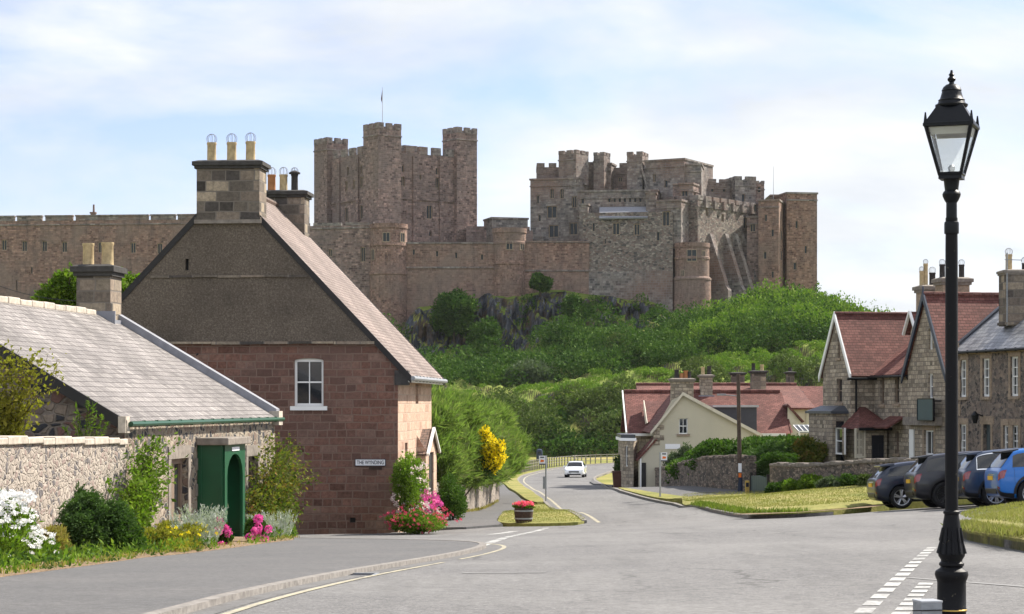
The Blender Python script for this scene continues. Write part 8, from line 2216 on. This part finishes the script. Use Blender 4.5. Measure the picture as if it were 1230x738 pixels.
    top = [(r(18.5), zz(129)), (r(19.5), zz(127.5)), (r(19.5), zz(126)), (r(17), zz(125)), (r(15.5), zz(122)), (r(16), zz(120.5)), (r(14), zz(119)), (r(12.5), zz(114)), (r(11.4), zz(110)), (r(12), zz(109)), (r(10), zz(105)), (r(6.5), zz(102)), (r(3.2), zz(101)), (r(2.8), zz(99)), (r(4.6), zz(97)), (r(5), zz(95)), (r(3), zz(92.6)), (r(2.6), zz(91.5)), (r(3.6), zz(90)), (r(2.0), zz(88)), (r(1.2), zz(84.5))]
    mb = MB(); mb.lathe((c[0], c[1], 0), top, 20); smooth_by_angle(mb.build('finial', 'black_paint', ln), 40)
    bl = MB(); bl.lathe((c[0], c[1], 0), [(.02, z0), (.03, z0 + .06), (.012, z0 + .08)], 10); bl.build('burner', 'steel', ln)
street_lamp()
def cabinet():
    Y = 15.4; S = Y / F; c = at_depth(1114, Y); zt = ZC + (HY - 723) * S; z0 = gz(*c); w = 27 * S
    root = thing('grey_post', 'short grey metal post with a flat square top beside the foot of the lamp', 'bollard', (c[0], c[1], z0))
    mb = MB(); mb.box((c[0], c[1], (z0 + zt) / 2 - .03), (w, w, zt - z0 + .06), R(12)); mb.build('body', 'grey_metal', root, bevel=.008)
    l = MB(); l.box((c[0], c[1], zt + .006), (w * 1.03, w * 1.03, .016), R(12)); l.build('lid', 'steel', root, bevel=.004)
    b = MB(); b.box((c[0] - .015, c[1] - w * .56, zt - .055), (w * 1.45, .012, .008), R(12)); b.build('wire_tie', 'black_trim', root)
cabinet()
def bus_stop(label, px_, pyb, py_top, side):
    p = GP(px_, pyb); Y = p.y; S = Y / F; zz = lambda q: ZC + (HY - q) * S
    root = thing('bus_stop', label, 'bus stop', p, 'bus stop poles')
    mb = MB(); mb.tube(p - Vector((0, 0, .2)), (p.x, p.y, zz(py_top)), .045, .045, 10); mb.build('pole', 'steel', root)
    x = p.x + side * 4.6 * S; w = 7.6 * S; zt, zb = zz(py_top + .2), zz(py_top + 11)
    f = MB(); f.box((x, p.y - .03, (zt + zb) / 2), (w, .05, zt - zb)); fl = f.build('flag', 'sign_white', root)
    k = MB(); k.box((x, p.y - .062, zt - (zt - zb) * .16), (w * .62, .012, (zt - zb) * .13)); k.box((x, p.y - .062, zb + (zt - zb) * .07), (w, .012, (zt - zb) * .12)); k.build('flag_lettering', 'sign_black', fl)
    m_ = MB(); zc = (zt + zb) / 2 - (zt - zb) * .06; m_.hexa([(x - w * .30, p.y - .064, zc - w * .20), (x + w * .24, p.y - .064, zc - w * .17), (x + w * .24, p.y - .055, zc - w * .17), (x - w * .30, p.y - .055, zc - w * .20), (x - w * .22, p.y - .064, zc + w * .2), (x + w * .32, p.y - .064, zc + w * .12), (x + w * .32, p.y - .055, zc + w * .12), (x - w * .22, p.y - .055, zc + w * .2)]); m_.build('flag_symbol', 'sign_orange', fl)
    if side < 0:
        t = MB(); t.box((p.x - .09, p.y - .02, zz(580)), (.11, .06, 15 * S)); t.build('timetable_case', 'grey_metal', root, bevel=.01)
    return root
bus_stop('bus stop pole with white and orange flag on the left verge before the bend', 655.8, 604.5, 547.5, -1)
bus_stop('bus stop pole with white and orange flag on the right verge before the rubble wall', 793, 600.2, 543.5, 1)
def wooden_pole():
    p = ground_at(889, 98.3); Y = p.y; S = Y / F; zz = lambda q: ZC + (HY - q) * S
    root = thing('utility_pole', 'dark wooden utility pole at the right end of the curving rubble wall', 'pole', p)
    mb = MB(); mb.tube(p - Vector((0, 0, .4)), (p.x - .09, p.y, zz(449.5)), .11, .085, 12); mb.build('pole', 'pole_wood', root)
    a = MB(); a.tube((p.x - .08, p.y, zz(476)), (p.x - .75, p.y, zz(474.5)), .03, .025, 6); a.box((p.x - .88, p.y, zz(474.3)), (.42, .16, .09)); a.build('lamp_arm', 'grey_metal', root, bevel=.01)
    n = MB(); n.box((p.x - .02, p.y - .115, zz(562)), (.16, .02, .42)); n.build('notice', 'sign_white', root)
    n = MB(); n.box((p.x - .02, p.y - .118, zz(571)), (.13, .02, .2)); n.build('notice', 'sign_orange', root)
    w = MB()
    m_ = MB(); m_.tube(p - Vector((0, 0, .2)), (p.x, p.y, zz(571)), .125, .115, 12); m_.build('sleeve', 'blue_dark', root)
wooden_pole()
def gate():
    a = ground_at(902, 95.5); b = ground_at(923, 92.6); u = unit(b.x - a.x, b.y - a.y); o = (u[1], -u[0]); L = math.hypot(b.x - a.x, b.y - a.y); O = (a.x, a.y)
    z0 = min(a.z, b.z) + .05; zt = ZC + (HY - 571.5) / F * 94
    root = thing('wooden_gate', 'dark green slatted timber gate between the two stone walls', 'gate', (a.x, a.y, a.z))
    mb = MB(); n = 9
    for i in range(n):
        s0 = .1 + (L - .2) * i / n; mb.obox(O, u, s0 + .01, s0 + (L - .2) / n - .012, o, -.02, .02, z0, zt - .05 * abs(i - 4) / 4)
    mb.build('boards', 'sign_teal', root)
    p = MB(); p.obox(O, u, -.02, .09, o, -.06, .06, z0 - .3, zt + .1); p.obox(O, u, L - .09, L + .02, o, -.06, .06, z0 - .3, zt + .1); p.build('post', 'dark_timber', root)
    r = MB()
    for t in (.2, .8): r.obox(O, u, .1, L - .1, o, -.05, -.021, z0 + (zt - z0) * t - .05, z0 + (zt - z0) * t + .05)
    r.build('rail', 'dark_timber', root)
    q = ground_at(897.5, 96.4)
    g = thing('yellow_marker', 'small yellow marker post at the wall end beside the dark gate', 'post', q)
    m_ = MB(); m_.box((q.x, q.y, q.z + .32), (.2, .12, .75)); m_.build('post', 'gold_paint', g, bevel=.02); m2 = MB(); m2.box((q.x, q.y - .065, q.z + .5), (.14, .01, .2)); m2.build('plate', 'sign_black', g)
gate()
def tub():
    p = GP(629, 630.8); S = p.y / F
    root = thing('flower_tub', 'dark half barrel of red and pink flowers on the grass island', 'planter', p)
    r = 11.3 * S; h = 15.5 * S; z = gz(p.x, p.y) + .14
    mb = MB(); mb.lathe((p.x, p.y, z), [(r * .86, -.06), (r * .95, h * .3), (r, h * .6), (r * .97, h), (r * .88, h), (r * .86, h - .05), (.01, h - .05)], 22, close=False); b = mb.build('barrel', 'tub_wood', root); smooth_by_angle(b, 40)
    k = MB()
    for t, rr in ((.18, .945), (.78, 1.0)): k.lathe((p.x, p.y, z + h * t), [(r * rr, -.022), (r * rr + .012, -.022), (r * rr + .012, .022), (r * rr, .022)], 22)
    k.build('hoop', 'grey_metal', b)
    so_ = MB(); so_.lathe((p.x, p.y, z + h - .04), [(r * .86, 0), (.01, .02)], 16, close=False); so_.build('soil', 'earth', root)
    pts, d = blob_points([(p.x, p.y, z + h + .03, r * .95, r * .95, .10)], 1800, .6, .25); leaf_mesh('foliage', pts, d + np.array([0, 0, .5]), .08, .05, 'leaf_bright', root, .8)
    pts, d = blob_points([(p.x, p.y, z + h + .10, r * .95, r * .95, .10)], 200, .5, .25); flowers(root, pts, .06, 'petal_scarlet', 5)
tub()
def far_fence():
    line = densify(chaikin([G(*q) for q in ((604, 573), (622, 567.5), (650, 561.8), (680, 558.2), (710, 556.2), (744, 555))], 2), 1.0)
    root = thing('field_fence', 'pale post and rail fence round the outside of the far bend', 'fence', (*line[0], gz(*line[0])))
    L = [0]; [L.append(L[-1] + math.hypot(b[0] - a[0], b[1] - a[1])) for a, b in zip(line[:-1], line[1:])]
    n = min(80, int(L[-1] / 1.25)); xs = np.interp(np.linspace(0, L[-1], n), L, [p[0] for p in line]); ys = np.interp(np.linspace(0, L[-1], n), L, [p[1] for p in line])
    for i in range(n):
        mb = MB(); z = gz(xs[i], ys[i]); mb.box((xs[i], ys[i], z + .45), (.13, .10, 1.15)); mb.build('post', 'fence_wood', root)
    r = MB()
    for h in (.35, .65, .95): r.path([(x, y, gz(x, y) + h) for x, y in zip(xs, ys)], .035, 5)
    r.build('rail', 'fence_wood', root)
far_fence()
def small_far_things():
    p = ground_at(648, 262); S = 262 / F
    root = thing('litter_bin', 'dark rounded bin standing in the field beyond the far fence', 'bin', p)
    mb = MB(); mb.lathe((p.x, p.y, p.z), [(.36, 0), (.40, .1), (.40, 1.15), (.34, 1.4), (.1, 1.5)], 16); smooth_by_angle(mb.build('body', 'blue_dark', root), 40)
    k = MB(); k.box((p.x, p.y - .4, p.z + 1.05), (.4, .08, .2)); k.build('opening', 'black_trim', root)
    p = ground_at(697, 258); root = thing('picnic_bench', 'pale picnic bench beyond the far fence, above the white car', 'bench', p)
    t = MB(); t.box((p.x, p.y, p.z + .75), (1.8, .75, .05)); t.build('tabletop', 'pale_slab', root)
    for sd in (-1, 1):
        b = MB(); b.box((p.x, p.y + sd * .75, p.z + .45), (1.8, .28, .05)); b.build('seat', 'pale_slab', root)
    for sx_ in (-.65, .65):
        f = MB(); f.tube((p.x + sx_, p.y - .8, p.z), (p.x + sx_, p.y - .25, p.z + .74), .045, .045, 6); f.tube((p.x + sx_, p.y + .8, p.z), (p.x + sx_, p.y + .25, p.z + .74), .045, .045, 6); f.tube((p.x + sx_, p.y - .85, p.z + .42), (p.x + sx_, p.y + .85, p.z + .42), .04, .04, 6); f.build('leg', 'pale_slab', root)
    c = at_depth(741.5, 121); z = gz(*c)
    root = thing('wheelie_bin', 'brown wheelie bin against the end of the cream house by the road', 'bin', (*c, z))
    mb = MB(); mb.hexa([(c[0] - .22, c[1] - .25, z + .08), (c[0] + .22, c[1] - .25, z + .08), (c[0] + .22, c[1] + .25, z + .08), (c[0] - .22, c[1] + .25, z + .08), (c[0] - .29, c[1] - .34, z + .98), (c[0] + .29, c[1] - .34, z + .98), (c[0] + .29, c[1] + .34, z + .98), (c[0] - .29, c[1] + .34, z + .98)]); mb.build('body', 'brown_plastic', root, bevel=.02)
    l = MB(); l.box((c[0], c[1], z + 1.02), (.62, .74, .07)); l.build('lid', 'brown_plastic', root, bevel=.02)
    for sd in (-1, 1):
        w = MB(); w.tube((c[0] + sd * .25, c[1] + .26, z + .1), (c[0] + sd * .3, c[1] + .26, z + .1), .1, .1, 12); w.build('wheel', 'tyre', root)
small_far_things()
def wires():
    root = thing('overhead_wire', 'thin overhead wires sagging over the cottage ridge at the left', 'wire', P3(40, 350, 62))
    for a, b in (((-60, 318, 62), (118, 363, 60)), ((-60, 335, 62), (16, 372, 55))):
        A = P3(*a); B = P3(*b); pts = [A.lerp(B, i / 14) - Vector((0, 0, .3 * math.sin(math.pi * i / 14))) for i in range(15)]
        mb = MB(); mb.path([tuple(p) for p in pts], .012, 4); mb.build('strand', 'black_trim', root)
wires()
# ------------------------------------------------------------------ thin summer haze between the village and the castle
def haze():
    m = bpy.data.materials.new('haze_air'); m.use_nodes = True; t = m.node_tree; t.nodes.clear()
    o = t.nodes.new('ShaderNodeOutputMaterial'); v = t.nodes.new('ShaderNodeVolumePrincipled')
    v.inputs['Color'].default_value = (.86, .91, .97, 1); v.inputs['Density'].default_value = .00003; v.inputs['Anisotropy'].default_value = .2
    t.links.new(v.outputs[0], o.inputs['Volume']); MAT['haze_air'] = m
    mb = MB(); mb.box((0, 1000, 20), (8000, 8040, 110)); h = mb.build('haze', m); h['kind'] = 'stuff'
    tag(h, 'thin pale summer haze in the air before the castle', 'haze')
haze()
